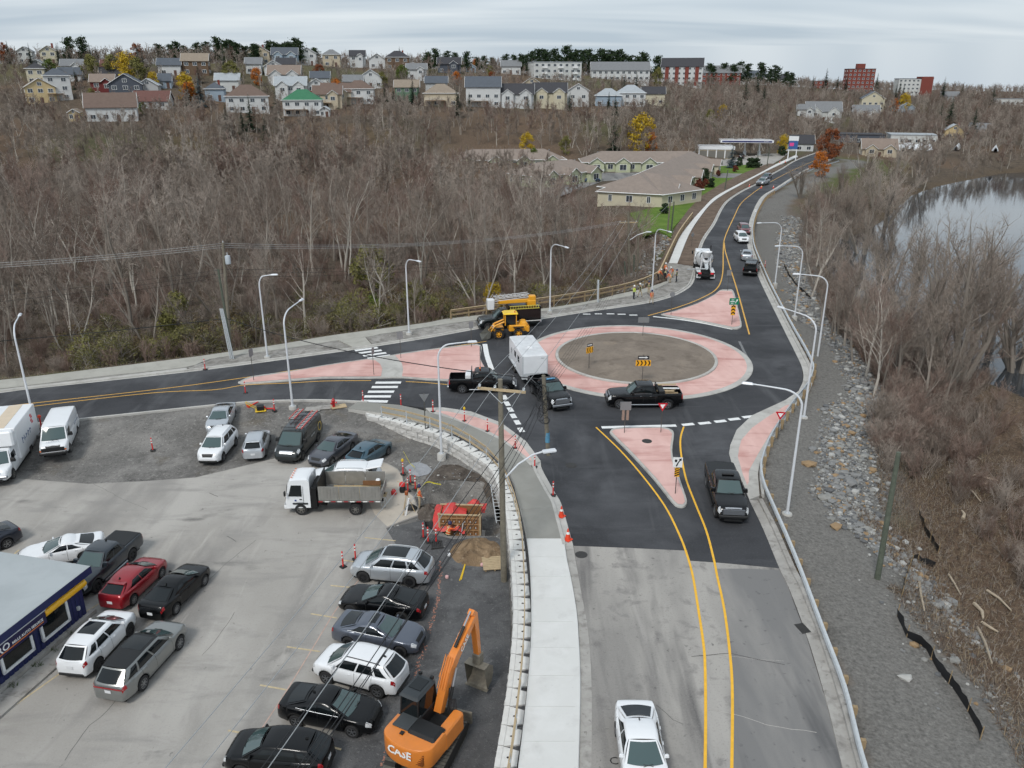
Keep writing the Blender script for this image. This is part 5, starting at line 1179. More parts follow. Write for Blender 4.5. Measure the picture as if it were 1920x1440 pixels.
def dually(t,B,k):
 for sg in (1,-1):
  mb=MB();P=[]
  rows=[[(B.xr+(B.ra+.04)*math.cos(a),sg*(B.W/2-.02+o),.42+(B.ra+.04)*math.sin(a)-z) for a in np.linspace(0,math.pi,12)] for o,z in ((0,-.02),(.2,.02),(.23,.08),(.23,.2))]
  mb.grid(rows,0,True,sg>0);mb.build('fender_flare',k['mat'],t)
  ty,ri=list(WH.values())[-1]
 wheels(t,B.r,.24,(B.xr,),B.W/2+.2,M_RIM,8)
def bed_load(t,B,k):
 b0,b1,z=B.bed;r_=random.Random(4)
 for i in range(7):
  mb=MB();mb.box(((b0+b1)/2+r_.uniform(-.3,.3),r_.uniform(-.6,.6),z+.3+.07*i),(r_.uniform(.9,1.6),r_.uniform(.09,.3),.05),M=None);o=mb.build('plank',(M_TIMBER,M_POST,M_WHITE)[i % 3],t);o.rotation_euler.z=r_.uniform(-.06,.06)
 mb=MB();mb.box((b1-.05,0,1.55),(.06,B.W*.8,.05));mb.box((b1-.05,0,1.8),(.06,B.W*.74,.05))
 for y in (-.7,-.25,.25,.7):mb.box((b1-.05,y,1.6),(.05,.05,.42))
 mb.build('headache_rack',M_BLACKPL,t)
 mb=MB();mb.box((b1-.38,0,1.42),(.5,B.W*.84,.26),ch=.04);mb.build('tool_box',M_BLACKPL,t)
def lightbar(m_,dx=.0):
 def f(t,B,k):
  p=k['topp'](.35);mb=MB();mb.box((p.x+dx,0,p.z+.14),(.18,k['yr']*1.0,.09),ch=.03);mb.build('light_bar',m_,t)
 return f
P_WHITE=paint('white',(228,230,232));P_SILVER=paint('silver',(170,175,180),.55);P_GREY=paint('graphite',(88,90,97),.5);P_BLACK=mat('paint_black',(11,12,14),.25,0,coat=.35,spec=.25)
P_RED=paint('red',(150,24,36),.35);P_NAVY=paint('navy',(38,46,54),.3);P_TEAL=paint('teal_blue',(70,98,112),.5);P_LSILVER=paint('pale_silver',(188,193,198),.5);P_WARM=paint('warm_silver',(136,138,136),.55);P_SLATE=paint('slate',(92,98,110),.5);P_DGREEN=paint('black_green',(22,30,30),.2)
c,rz=by_wheels((136,851),(142.5,815),'L',2.02,spec=VAN)
def vinyl(t,B,k):
 text_on('~~~~~~~',.42,mat('blue_vinyl',(96,106,128),.5),t,(-1.3,k['W']/2+.012,1.35),(-1,0,0),(0,0,1),name='lettering')
 text_on('~~~~~~~',.26,mat('grey_vinyl',(170,176,186),.5),t,(2.42,0,1.262),(0,1,0),(-1,0,.28),name='lettering')
 mb=MB();mb.box((2.86,0,.80),(.05,1.56,.30));mb.build('grille_panel',M_BLACKPL,t)
 for sg in (1,-1):
  mb=MB();mb.box((2.845,sg*.72,.74),(.06,.36,.11));mb.build('turn_signal',M_LAMPO,t)
  mb=MB();mb.box((2.85,sg*.72,.90),(.06,.30,.12));mb.build('headlamp',M_LAMPW,t)
 mb=MB();mb.box((2.86,0,.5),(.2,1.86,.2),ch=.05);mb.build('front_bumper',M_BLACKPL,t)
auto('cargo_van','white cargo van with black grille parked on gravel beside the box truck','van',c,rz,P_WHITE,VAN,rim=M_STEELW,extras=(vinyl,),trim=M_BLACKPL)
c,rz=by_wheels((568,864),(594,832),'L',2.06,spec=dict(VAN,wb=3.3))
TRANSIT=dict(VAN,L=5.58,W=2.06,H=2.09,wb=3.3,top=[(0,1.2),(.004,1.4),(.02,1.44),(.5,1.40),(.78,1.34),(.86,1.22),(.93,1.10),(.965,1.0),(.985,.85),(1,.66)],gh=(1.95,1.02,-2.62,-2.74),win=((.05,.22,(-.02,0)),),hl=(.90,.965,3.0,5.2),grille=(.955,.985),gm=M_CHROME)
def ladders(t,B,k):
 M_LADO=mat('fibreglass_ladder',(206,92,86),.5)
 for y0,x0,x1 in ((.62,-2.3,1.25),(-.62,-2.5,-.5)):
  mb=MB()
  for sg in (-.2,.2):mb.box(((x0+x1)/2,y0+sg,2.36),(x1-x0,.05,.09))
  mb.build('ladder',M_LADO,t)
  mb=MB();x=x0+.12
  while x<x1:mb.tube([(x,y0-.2,2.36),(x,y0+.2,2.36)],.018,5);x+=.3
  mb.build('ladder_rungs',M_GALV,t)
 mb=MB()
 for x in (-2.1,-.6,.9):mb.tube([(x,-.92,2.12),(x,-.92,2.26),(x,.92,2.26),(x,.92,2.12)],.025,5)
 mb.tube([(-2.4,.1,2.28),(.9,.1,2.28)],.02,5);mb.build('roof_rack',M_BLACKPL,t)
 mb=MB();mb.lathe([(.30,-.006),(.38,-.006),(.38,.006),(.30,.006)],24,axis='y',M=Matrix.Translation((-1.9,k['W']/2+.008,1.25)));mb.build('gold_ring_logo',mat('gold_vinyl',(196,168,70),.5),t)
 text_on('~~~~~~',.26,mat('white_vinyl',(214,216,216),.5),t,(-.4,k['W']/2+.012,1.18),(-1,0,0),(0,0,1),name='lettering',shear=.2)
auto('ladder_van','dark green black cargo van with red ladders on its roof rack','van',c,rz,P_DGREEN,TRANSIT,rim=M_STEELW,extras=(ladders,),trim=M_BLACKPL)
c,rz=by_wheels((418,868),(443,836),'L',1.88,spec=SUV)
auto('crossover','white crossover with a dark windscreen parked at an angle on gravel','car',c,rz,P_WHITE,SUV,extras=(rails(),cladding,fin))
c,rz=by_wheels((438,818),(425,778),'L',1.8,spec=SEDAN);c=lot(417,796,.06);rz=math.radians(-83)
auto('sedan','pale silver sedan behind the white crossover near the road','car',c,rz,P_LSILVER,SEDAN,extras=(fin,))
c,rz=by_wheels((506,830),(498,858),'R',1.77,spec=HATCH);c.z+=.0
auto('wagon','small silver hatchback wagon seen from behind on the gravel edge','car',c,rz,P_LSILVER,dict(HATCH,H=1.55,gh=(1.12,.3,-1.5,-2.05)),extras=(spoiler,))
c,rz=by_wheels((628,870),(656,849),'L',1.84,spec=SEDAN)
auto('sedan','dark grey sedan parked between the ladder van and the blue hatchback','car',c,rz,P_GREY,dict(SEDAN,L=4.88,W=1.84,wb=2.82),extras=(fin,))
c,rz=by_wheels((726,855),(692,879),'R',1.77,spec=HATCH)
auto('hatchback','teal blue hatchback parked on gravel facing the block wall','car',c,rz,P_TEAL,HATCH,extras=(fin,spoiler))
c,rz=by_wheels((186,1111),(249,1052),'L',1.9,spec=PICK)
MIDP=dict(PICK,L=5.4,W=1.9,H=1.80,wb=3.26,fo=.92,r=.39,gh=(1.12,.42,-.75,-1.0),bed=(-2.58,-1.08,.8),gm=M_BLACKPL,hm=P_NAVY,top=[(0,1.05),(.005,1.2),(.02,1.25),(.30,1.25),(.34,1.22),(.68,1.19),(.73,1.20),(.88,1.13),(.955,1.05),(.98,.93),(.992,.8),(1,.66)])
auto('pickup_truck','dark slate crew cab pickup with a black bed cover beside the red hatchback','pickup',c,rz,P_NAVY,MIDP,rim=M_RIMD,spokes=6,extras=(lambda t,B,k:[mb.box(((B.bed[0]+B.bed[1])/2,0,1.262),(B.bed[1]-B.bed[0],B.W*.86,.03)) and mb.build('bed_cover',M_BLACKPL,t) for mb in [MB()]],runningboard(),fin))
c,rz=by_wheels((306,1082),(249,1139),'R',1.77,spec=HATCH)
auto('hatchback','bright red hatchback parked between the pickup and the black sedan','car',c,rz,P_RED,HATCH,extras=(fin,spoiler),spokes=7)
c,rz=by_wheels((384,1099),(331,1154),'R',1.8,spec=SEDAN)
auto('sedan','black sedan parked beside the red hatchback','car',c,rz,P_BLACK,SEDAN,extras=(fin,),spokes=8)
c,rz=by_wheels((249,1189),(186,1261),'R',1.84,spec=dict(SUV,wb=2.67))
auto('crossover','white crossover with a glass roof parked closest to the blue building','car',c,rz,P_WHITE,dict(SUV,L=4.45,W=1.84,H=1.66,wb=2.67,r=.36,gh=(1.24,.42,-1.52,-2.07)),extras=(sunroof(.1,.62,.7),cladding,chrome_line),rim=M_RIMD,spokes=9)
c,rz=by_wheels((339,1217),(274,1291),'R',1.93,spec=dict(SUV,L=5.25,wb=2.95))
def light_strip(t,B,k):
 mb=MB();mb.box((-B.L/2-.004,0,.98),(.03,B.W*.74,.07),ch=.01);mb.build('tail_light_bar',M_LAMPR,t)
auto('wagon','long warm grey estate car with a black roof beside the white crossover','car',c,rz,P_WARM,dict(SUV,L=5.25,W=1.93,H=1.72,wb=2.98,fo=1.02,r=.38,gh=(1.40,.48,-1.98,-2.47)),roof_m=M_BLACKPL,extras=(sunroof(.08,.5,.8),light_strip,chrome_line),spokes=8)
c=lot(118,1050,.08);auto('coupe','white sports coupe half hidden behind the flat roof of the building','car',c,math.radians(-158),P_WHITE,dict(FAST,H=1.36,top=[(0,.6),(.008,.84),(.02,1.0),(.06,1.02),(.2,1.0),(.5,.95),(.66,.955),(.76,.91),(.88,.83),(.94,.75),(.975,.65),(.992,.54),(1,.46)],gh=(.75,-.15,-.9,-1.85)),extras=(spoiler,))
c=lot(-38,1040,.08);auto('sedan','dark navy car cut off by the left edge of the picture','car',c,math.radians(-125),paint('midnight',(22,30,46),.4),SEDAN)
def lotcar(*a,**k):return auto(*a,**k)
c,rz=by_wheels((680,1093),(771,1103),'L',1.9,spec=dict(SUV,L=4.8,wb=2.77))
auto('crossover','silver crossover with a dark glass roof, farthest of the parked row','car',c,rz,P_LSILVER,dict(SUV,L=4.78,W=1.9,wb=2.77),extras=(sunroof(.06,.72,.78),rails(M_GALV),chrome_line),rim=M_RIMD,spokes=10)
c,rz=by_wheels((658,1155),(755,1169),'L',1.87,spec=FAST)
auto('fastback','black fastback sedan parked between the silver crossover and the slate sedan','car',c,rz,P_BLACK,FAST,rim=M_RIMD,spokes=12,extras=(fin,))
c,rz=by_wheels((754,1234),(651,1215),'R',1.86,spec=SEDAN)
auto('sedan','slate grey sedan with a sunroof parked nose towards the gravel yard','car',c,rz,P_SLATE,dict(SEDAN,L=4.72,W=1.86,wb=2.84,fo=.85,gh=(1.05,.15,-.95,-1.86)),extras=(sunroof(.14,.46,.62),chrome_line),rim=M_RIMD,spokes=5)
c,rz=by_wheels((608,1282),(713,1311),'L',1.87,spec=SUV)
auto('crossover','white crossover with black roof rails in the middle of the parked row','car',c,rz,P_WHITE,dict(SUV,L=4.6,W=1.87,wb=2.75),extras=(rails(M_BLACKPL),cladding,fin,chrome_line),spokes=6)
c,rz=by_wheels((661,1384),(560,1365),'R',1.82,spec=SEDAN)
auto('sedan','black sedan with a chrome window line parked beside the excavator','car',c,rz,P_BLACK,dict(SEDAN,L=4.6),extras=(chrome_line,fin),spokes=5)
c,rz=by_wheels((441,1459),(586,1474),'L',1.82,spec=HATCH)
auto('crossover','black crossover nearest the camera at the bottom of the parked row','car',c,rz,P_BLACK,dict(SUV,L=4.45,W=1.82,H=1.66,wb=2.64,gh=(1.24,.42,-1.52,-2.07)),extras=(fin,cladding),spokes=7)
c=gz(1199,1420);auto('sedan','white sedan driving towards the camera on the old grey asphalt','car',Vector((c.x,c.y-.1,0)),math.radians(-91),P_WHITE,dict(SEDAN,L=4.68,W=1.82),extras=(fin,),spokes=7)
GMC=dict(PICK,L=6.35,W=2.06,H=2.0,wb=4.0,fo=1.02,bed=(-3.05,-1.0,.9),gh=(1.35,.68,-.68,-.92),r=.43)
c,rz=by_wheels((1341.5,969.6),(1325,912),'R',2.06,False,GMC)
auto('pickup_truck','black pickup with a chrome grille and bed cover driving towards the camera','pickup',c,rz,P_BLACK,GMC,extras=(tonneau,bars(4),bumper(M_BLACKPL),runningboard(M_BLACKPL),lightbar(M_BLACKPL)),spokes=6)
c,rz=by_wheels((1160,766),(1251,765.5),'L',2.06,False,GMC)
auto('pickup_truck','black dual wheel pickup carrying lumber around the central island','pickup',c,rz,P_BLACK,GMC,extras=(bed_load,bars(4),bumper(M_BLACKPL),runningboard(),dually,chrome_line),spokes=8)
c,rz=by_wheels((946,737),(867,737.5),'R',2.03,False,PICK)
def white_box(t,B,k):
 mb=MB();mb.box((B.bed[1]-.32,.1,1.42),(.5,1.3,.38),ch=.04);mb.build('tool_box',M_WHITE,t)
 mb=MB();mb.tube([(B.bed[1]-.02,-.8,1.3),(B.bed[1]-.02,-.8,1.98),(B.bed[1]-.02,.8,1.98),(B.bed[1]-.02,.8,1.3)],.035,6);mb.build('roll_bar',M_BLACKPL,t)
 mb=MB();mb.lathe([(.09,0),(.09,.1),(.05,.15),(.001,.15)],10,M=Matrix.Translation((-.2,0,2.0)));mb.build('beacon',M_LAMPO,t)
auto('pickup_truck','black pickup with a white tool box entering from the left road','pickup',c,rz,P_BLACK,PICK,extras=(white_box,bumper(M_CHROME),runningboard()),spokes=6)
TA,TBk=gz(1002.6,666,2.75),gz(978,631,2.75);dv=Vector((TA.x-TBk.x,TA.y-TBk.y,0));TL=dv.length;dv=dv.normalized();rz=math.atan2(dv.y,dv.x)
TR_C=Vector(((TA.x+TBk.x)/2,(TA.y+TBk.y)/2,0));rz2=rz+math.radians(8);c=TR_C+dv*(TL/2+1.2)+Vector((math.cos(rz2),math.sin(rz2),0))*2.9
auto('pickup_truck','black pickup towing the white enclosed trailer','pickup',c,rz2,P_BLACK,PICK,extras=(bars(3),bumper(M_CHROME),lightbar(mat('blue_light',(90,150,190),.3)),runningboard(M_BLACKPL)),spokes=6)
print('TRAILER',TL,math.degrees(rz),c)
t_=thing('enclosed_trailer','white enclosed cargo trailer behind the black pickup at the roundabout','trailer',TR_C,rz)
M_TRW=mat('trailer_white',(222,225,228),.4,var=.05,scale=1.5,coat=.3);M_TRR=mat('trailer_roof',(206,208,210),.6,var=.16,scale=1.2,bump=.1,bscale=3)
mb=MB();mb.box((0,0,1.65),(6.2,2.35,2.25),ch=.05);mb.build('box',M_TRW,t_)
mb=MB();mb.box((0,0,2.80),(6.1,2.2,.06),taper=(.97,.9),ch=.02);mb.build('roof',M_TRR,t_)
mb=MB();mb.lathe([(.001,.16),(.2,.15),(.28,.1),(.3,0)],14,M=Matrix.Translation((.9,0,2.83)));mb.build('roof_vent',M_WHITE,t_)
for sg in (1,-1):
 mb=MB();mb.box((-.9,sg*1.19,.78),(2.1,.22,.12),ch=.03);mb.build('fender',M_GALV,t_)
 mb=MB();mb.box((3.05,sg*1.12,1.65),(.12,.12,2.2),ch=.02);mb.build('corner_trim',M_GALV,t_)
 mb=MB();mb.box((0,sg*1.185,.62),(6.1,.02,.16));mb.build('lower_trim',M_GALV,t_)
 for x in (1.3,-.2):mb=MB();mb.box((x,sg*1.18,1.95),(.7,.02,.55));mb.build('dark_window',M_GLASS,t_)
 text_on('~~',.9,mat('black_vinyl',(30,32,38),.5),t_,(-1.9,sg*1.182,1.7),(-sg,0,0),(0,0,1))
mb=MB();mb.box((3.115,0,.85),(.02,2.2,.55));mb.build('stone_guard',M_GALV,t_)
text_on('~~~~~',.12,M_BLACKPL,t_,(3.112,.7,2.5),(0,1,0),(0,0,1))
mb=MB();mb.tube([(3.1,.8,.55),(4.3,0,.55)],.05,6);mb.tube([(3.1,-.8,.55),(4.3,0,.55)],.05,6);mb.build('tongue',M_GALV,t_)
mb=MB();mb.box((-3.3,0,.5),(.7,2.3,.08));mb.build('ramp',M_GALV,t_)
wheels(t_,.33,.2,(-.4,-1.35),1.24,M_STEELW)
c,rz=by_wheels((1407,486),(1397,519),'L',2.0,False,PICK);c=gz(1408,511);rz=math.radians(70)
auto('pickup_truck','black pickup with a black bed cap driving away beside the guardrail','pickup',c,rz,P_BLACK,PICK,extras=(canopy(P_BLACK),bumper(M_BLACKPL)))
c=gz(1399,485);auto('sedan','silver car just ahead of the black capped pickup','car',c,math.radians(76),P_SILVER,SEDAN)
c=gz(1389,453);auto('crossover','white crossover coming towards the roundabout on the far road','car',c,math.radians(-92),P_WHITE,SUV,extras=(cladding,))
c=gz(1394,437);auto('crossover','dull red car following the white crossover on the far road','car',c,math.radians(-95),paint('dull_red',(128,76,80),.4),SUV)
c=gz(1430,347);auto('pickup_truck','silver pickup stopped by cones on the far road','pickup',c,math.radians(-125),P_SILVER,PICK,extras=(bars(3),bumper(M_BLACKPL)))
c=gz(1437,337);auto('crossover','dark sport utility car just behind the silver pickup','car',c,math.radians(-125),P_SLATE,dict(SUV,H=1.8),extras=(rails(),))
c=at(1110,341);auto('sedan','blue car parked on the bungalow driveway','car',c,math.radians(10),paint('far_blue',(70,92,116),.4),SEDAN)
c=gz(1390,297);auto('crossover','black car refuelling under the station canopy','car',c,math.radians(70),P_BLACK,SUV)
#================================================================heavy vehicles and site
def bx(root,name,c,d,m_,ch=0.0,taper=None,M=None):
 mb=MB();mb.box(c,d,ch=ch,taper=taper,M=M);return mb.build(name,m_,root)
c,rz=by_wheels((31,900),(56,851),'L',2.1,spec=dict(L=7.0,fo=.95,wb=4.3))
CUT=dict(VAN,L=7.0,W=2.05,wb=4.3,fo=.95,r=.39,top=[(0,.80),(.56,.80),(.565,1.34),(.84,1.28),(.88,1.20),(.95,1.12),(.975,1.0),(.988,.85),(1,.66)],gh=(2.55,1.95,.85,.55),win=((.10,.62,(-.03,0)),),H=2.12,yr=.80,seams=(.05,.7),handles=(.6,),rearwin=False,hl=(.968,.99,3,5.1),gm=M_CHROME,grille=(.970,.992))
bt=auto('box_truck','white box delivery truck with a tan striped roof at the left edge','truck',c,rz,P_WHITE,CUT,rim=M_STEELW,trim=M_BLACKPL,extras=(bumper(M_CHROME),))
bx(bt,'cargo_box',(-1.35,0,2.12),(4.9,2.4,2.45),M_WHITE,.05);bx(bt,'roof_panel',(-1.35,0,3.352),(4.6,.95,.02),mat('tan_roof',(206,190,168),.7,var=.06,scale=2))
mb=MB();mb.box((1.35,0,2.75),(.9,2.3,1.1),taper=(.6,.97),ch=.12);mb.build('cab_fairing',M_WHITE,bt)
text_on('~~~~~~',.75,mat('blue_vinyl2',(70,90,130),.5),bt,(-.9,1.206,1.95),(-1,0,0),(0,0,1),shear=.1)
for k in range(4):bx(bt,'red_mark',(-2.6+.16*(k % 2),1.205,2.3+.2*k),(.34,.012,.16),mat('red_vinyl',(190,60,66),.5))
for y in (.9,-.9):bx(bt,'marker_lamp',(1.12,y,3.2),(.04,.1,.06),M_LAMPO)
bx(bt,'rear_fender',(-2.2,0,.9),(1.0,2.2,.2),M_BLACKPL)
c,rz=by_wheels((567,967),(667,967),'L',2.15,spec=None);W_=2.15
dt=thing('dump_truck','white cab dump truck with a grey steel bed parked on the lot','truck',c,rz)
wb2=1.8
mb=MB()
sec=[(-.02,.55),(.0,1.1),(.06,1.45),(.20,2.25),(.36,2.52),(.75,2.60),(1.5,2.60),(1.62,2.5),(1.62,.62)]   # side profile:distance back from nose,z
for y0,y1,k in ((1.03,1.03,1),):
 pass
nose=wb2+1.05;rows=[]
for a in (1,.97,.8,.4,0,-.4,-.8,-.97,-1):
 rows.append([(nose-d+(.10*(abs(a)**4)*-1),a*1.04*(1-.10*max(0,(z-1.3)/1.3)),z-(.04*abs(a)**6)) for d,z in sec])
mb.grid(rows,0,True);mb.add(rows[0],[tuple(range(len(sec)))[::-1]]);mb.add(rows[-1],[tuple(range(len(sec)))]);mb.build('cab',P_WHITE,dt,40)
mb=MB();mb.grid([[(nose-.075+.02-(z-1.5)*.175-.06*abs(a)**4,a*.93,z) for a in (1,.5,0,-.5,-1)] for z in (1.5,1.8,2.15)],0,True,False);mb.build('windshield',M_GLASS,dt)
for sg in (1,-1):
 mb=MB();y=lambda z:sg*(1.045*(1-.10*max(0,(z-1.3)/1.3))+.012)
 pts=[(nose-.30,1.42),(nose-1.18,1.42),(nose-1.18,2.2),(nose-.52,2.2)]
 mb.add([(x,y(z),z) for x,z in pts],[(0,1,2,3)[::1 if sg<0 else -1]]);mb.build('side_window',M_GLASS,dt)
 bx(dt,'door_seam',(nose-1.28,sg*1.05,1.4),(.02,.01,1.5),M_BLACKPL);bx(dt,'door_handle',(nose-1.1,sg*1.06,1.2),(.16,.03,.05),M_BLACKPL);bx(dt,'door_logo',(nose-.75,sg*1.055,1.12),(.12,.01,.1),mat('blue_logo',(30,60,130),.5))
 text_on('~~~~~~~',.12,mat('grey_lettering',(120,126,140),.5),dt,(nose-1.05,sg*1.06,1.0),(-sg,0,0),(0,0,1))
 bx(dt,'side_mirror',(nose-.15,sg*1.28,1.75),(.1,.2,.34),M_BLACKPL,.03);bx(dt,'front_fender',(wb2,sg*.96,.88),(1.0,.22,.1),M_BLACKPL);bx(dt,'headlight',(nose+.0,sg*.78,.78),(.06,.36,.18),M_LAMPW,.02)
for k in range(5):bx(dt,'roof_marker',(nose-.5,-.6+.3*k,2.62),(.1,.07,.05),M_LAMPO)
bx(dt,'bumper',(nose-.02,0,.58),(.2,2.0,.26),M_WHITE,.05);bx(dt,'grille',(nose+.012,0,1.0),(.02,1.3,.22),M_BLACKPL)
mb=MB()
for y in (.4,-.4):mb.box((-.9,y,.82),(5.4,.1,.2))
mb.box((.9,0,1.2),(.35,1.9,1.5));mb.box((.55,.5,.9),(.9,.6,.5));mb.build('chassis',M_UNDER,dt)
M_BED=mat('grey_bed_steel',(140,138,133),.6,.15,var=.15,scale=2)
x0,x1,zb_,h_=-3.55,.55,1.05,1.0
for sg in (1,-1):
 for k in range(3):
  L3=(x1-x0)/3;bx(dt,'side_board',(x0+L3*(k+.5),sg*1.1,zb_+h_/2+.12),(L3-.03,.06,h_),M_BED)
  for j in range(6):bx(dt,'board_rib',(x0+L3*(k+.1+.16*j),sg*1.135,zb_+h_/2+.12),(.05,.03,h_-.06),M_BED)
 for j in range(10):bx(dt,'reflective_tape',(x0+.2+.42*j,sg*1.135,zb_+.03),(.3,.02,.07),M_LAMPR if j % 2 else M_REFL)
bx(dt,'bed_floor',((x0+x1)/2,0,zb_+.03),(x1-x0,2.2,.08),M_BED);bx(dt,'headboard',(x1,0,zb_+.75),(.08,2.2,1.4),M_BLACKPL);bx(dt,'tailgate',(x0-.02,0,zb_+.35),(.06,2.2,.5),M_BED)
mb=MB();rows=[[(x0+.3+3.2*i/9,-.95+1.9*j/7,zb_+.12+.32*max(0,math.sin(math.pi*i/9))*max(0,math.sin(math.pi*j/7))+random.uniform(0,.05)) for j in range(8)] for i in range(10)];mb.grid(rows,0,True,True);mb.build('sand_load',mat('sand',(186,164,124),.95,var=.15,scale=6,bump=.4,bscale=20),dt)
bx(dt,'plywood_scrap',(-2.7,-.6,zb_+.5),(1.2,.06,.35),mat('rusty_board',(120,86,58),.8,var=.2,scale=4));bx(dt,'bucket',(-3.1,-.75,zb_+.6),(.3,.3,.25),M_WHITE,.05)
wheels(dt,.42,.24,(wb2,),1.06,M_STEELW,heavy=True);wheels(dt,.42,.24,(-wb2,),1.07,M_STEELW,heavy=True);wheels(dt,.42,.24,(-wb2,),.80,M_STEELW,heavy=True)
cc=c+Vector((.35,3.0,0));
def tailgate_up(t,B,k):
 p=k['topp'](1);q=MB();Mq=Matrix.Translation((p.x-.55,0,p.z+.12)) @ Matrix.Rotation(math.radians(12),4,'Y');q.box((0,0,0),(1.15,1.3,.09),M=Mq,ch=.04);q.build('tailgate',P_WHITE,t)
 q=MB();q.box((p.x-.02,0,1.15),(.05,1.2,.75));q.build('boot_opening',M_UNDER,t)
auto('crossover','white crossover with its tailgate raised behind the dump truck','car',cc,rz,P_WHITE,dict(SUV,L=5.1,W=1.98,H=1.78,wb=3.0),extras=(tailgate_up,rails()))
mx=thing('concrete_mixer_truck','white concrete mixer truck seen from behind on the far road','truck',gz(1318,514),math.radians(82))
mb=MB();mb.box((0,0,.85),(8.2,.9,.35));mb.box((-.5,0,.8),(6.5,1.9,.15));mb.build('chassis',M_UNDER,mx)
mb=MB();mb.lathe([(.25,-2.55),(.62,-2.5),(.75,-2.1),(1.18,-.6),(1.22,.5),(1.0,1.5),(.5,1.9),(.001,1.95)],20,axis='x',M=Matrix.Translation((-.3,0,2.35)) @ Matrix.Rotation(math.radians(12),4,'Y'));dr=mb.build('drum',M_WHITE,mx)
for a0 in (0,math.pi):
 mb=MB();P=[(-.3+x*.98,r_*math.cos(a0+x*1.5)*1.01,2.35-x*.21+r_*math.sin(a0+x*1.5)*1.01) for x,r_ in ((-2.0,.82),(-1.6,.93),(-1.2,1.03),(-.8,1.13),(-.4,1.2),(0,1.23),(.4,1.23),(.8,1.17))];mb.tube(P,.07,5);mb.build('drum_stripe',M_BLACKPL,dr)
mb=MB();mb.lathe([(.75,.5),(.45,-.2),(.3,-.35)],14,M=Matrix.Translation((-3.0,0,3.35)));mb.build('hopper',M_WHITE,mx)
for sg in (1,-1):
 mb=MB();mb.tube([(-3.0,sg*.75,.9),(-3.0,sg*.55,3.2)],.07,6);mb.tube([(-3.0,sg*.6,2.4),(-2.2,sg*.4,1.2)],.06,6);mb.build('frame_leg',M_WHITE,mx)
 bx(mx,'tail_light',(-4.12,sg*.82,1.05),(.05,.4,.24),mat('lit_tail_light',(230,60,70),.3,coat=1));bx(mx,'rear_fender',(-2.4,sg*.95,1.15),(2.9,.55,.1),M_WHITE,.04);bx(mx,'mud_flap',(-3.95,sg*.95,.6),(.03,.6,.55),M_WHITE)
mb=MB();mb.grid([[(-3.1,-.25,2.35),(-3.1,0,2.2),(-3.1,.25,2.35)],[(-4.4,-.22,1.75),(-4.4,0,1.6),(-4.4,.22,1.75)]],0,True);mb.grid([[(-4.3,.3,1.8),(-4.3,.1,1.65),(-4.3,-.1,1.8)],[(-3.6,2.6,1.5),(-3.75,2.6,1.38),(-3.9,2.6,1.5)]],0,True);mb.build('chute',M_GALV,mx)
bx(mx,'rear_bumper',(-4.05,0,.75),(.2,2.2,.3),M_BLACKPL);bx(mx,'cab',(3.1,0,1.95),(1.9,2.3,2.0),P_WHITE,.1,(.92,.92));bx(mx,'hood',(4.4,0,1.5),(1.2,1.9,1.1),P_WHITE,.1,(.9,.9));bx(mx,'cab_rear_window',(2.14,0,2.4),(.02,1.4,.5),M_GLASS);bx(mx,'water_tank',(1.9,.9,1.9),(.6,.6,1.0),M_WHITE,.1)
for sg in (1,-1):bx(mx,'side_mirror',(3.6,sg*1.4,2.4),(.08,.2,.5),M_BLACKPL)
mb=MB();mb.tube([(2.0,-1.0,1.5),(2.0,-1.0,3.8)],.07,7);mb.build('exhaust_stack',M_BLACKPL,mx)
wheels(mx,.5,.3,(3.7,),1.15,M_STEELW,heavy=True);wheels(mx,.5,.32,(-1.6,-3.0),1.2,M_STEELW,heavy=True)
q0,q1=gz(905,632),gz(993,607)
d_=(q0-q1);rz_=math.radians(193);bk=thing('bucket_truck','dark bucket truck with a yellow boom and white basket beside the timber fence','truck',gz(953,612),rz_)
CABT=dict(PICK,L=7.0,W=2.1,wb=4.3,fo=1.0,r=.43,H=2.15,bed=None,top=[(0,.85),(.48,.85),(.485,1.35),(.70,1.33),(.74,1.34),(.88,1.24),(.955,1.16),(.98,1.04),(.992,.9),(1,.75)],gh=(1.75,1.0,.2,-.02),win=((.12,.85,(-.05,0)),),handles=(.6,),seams=(.08,.9))
tmp=auto('bucket_truck_cab','x','x',(0,0,0),0,P_DGREEN,CABT,rim=M_STEELW,extras=(bumper(M_CHROME),))
for ch in list(tmp.children):ch.parent=bk
bpy.data.objects.remove(tmp)
bx(bk,'utility_body',(-1.75,0,1.65),(3.5,2.3,1.6),P_BLACK,.04);bx(bk,'body_stripe',(-1.75,0,.86),(3.52,2.32,.08),M_REFL)
M_BOOM=mat('boom_yellow',(226,160,30),.45,var=.06,scale=4,coat=.3)
bx(bk,'boom_base',(-2.6,0,2.7),(1.0,1.0,.6),M_BOOM,.08);mb=MB();mb.box((-.8,.2,2.95),(3.8,.38,.38),ch=.04);mb.box((-.6,-.3,2.8),(3.4,.3,.3),ch=.04);mb.build('boom',M_BOOM,bk);bx(bk,'boom_knuckle',(-2.7,.1,3.2),(.8,.7,.6),M_BOOM,.1)
mb=MB()
for y in (-.35,.35):
 for z in (3.25,3.6):mb.tube([(-2.3,y,z+.15),(1.6,y,z-.15)],.035,5)
for k in range(9):
 x=-2.2+.46*k
 for y in (-.35,.35):mb.tube([(x,y,3.4),(x+.23,y,3.72),(x+.46,y,3.38)],.02,4)
 mb.tube([(x,-.35,3.62),(x,.35,3.62)],.02,4)
mb.build('lattice_ladder',mat('white_steel',(216,218,220),.5),bk)
mb=MB();mb.box((2.05,.1,2.75),(.75,.75,1.15),taper=(1.08,1.08),ch=.06);mb.build('basket',M_WHITE,bk)
mb=MB()
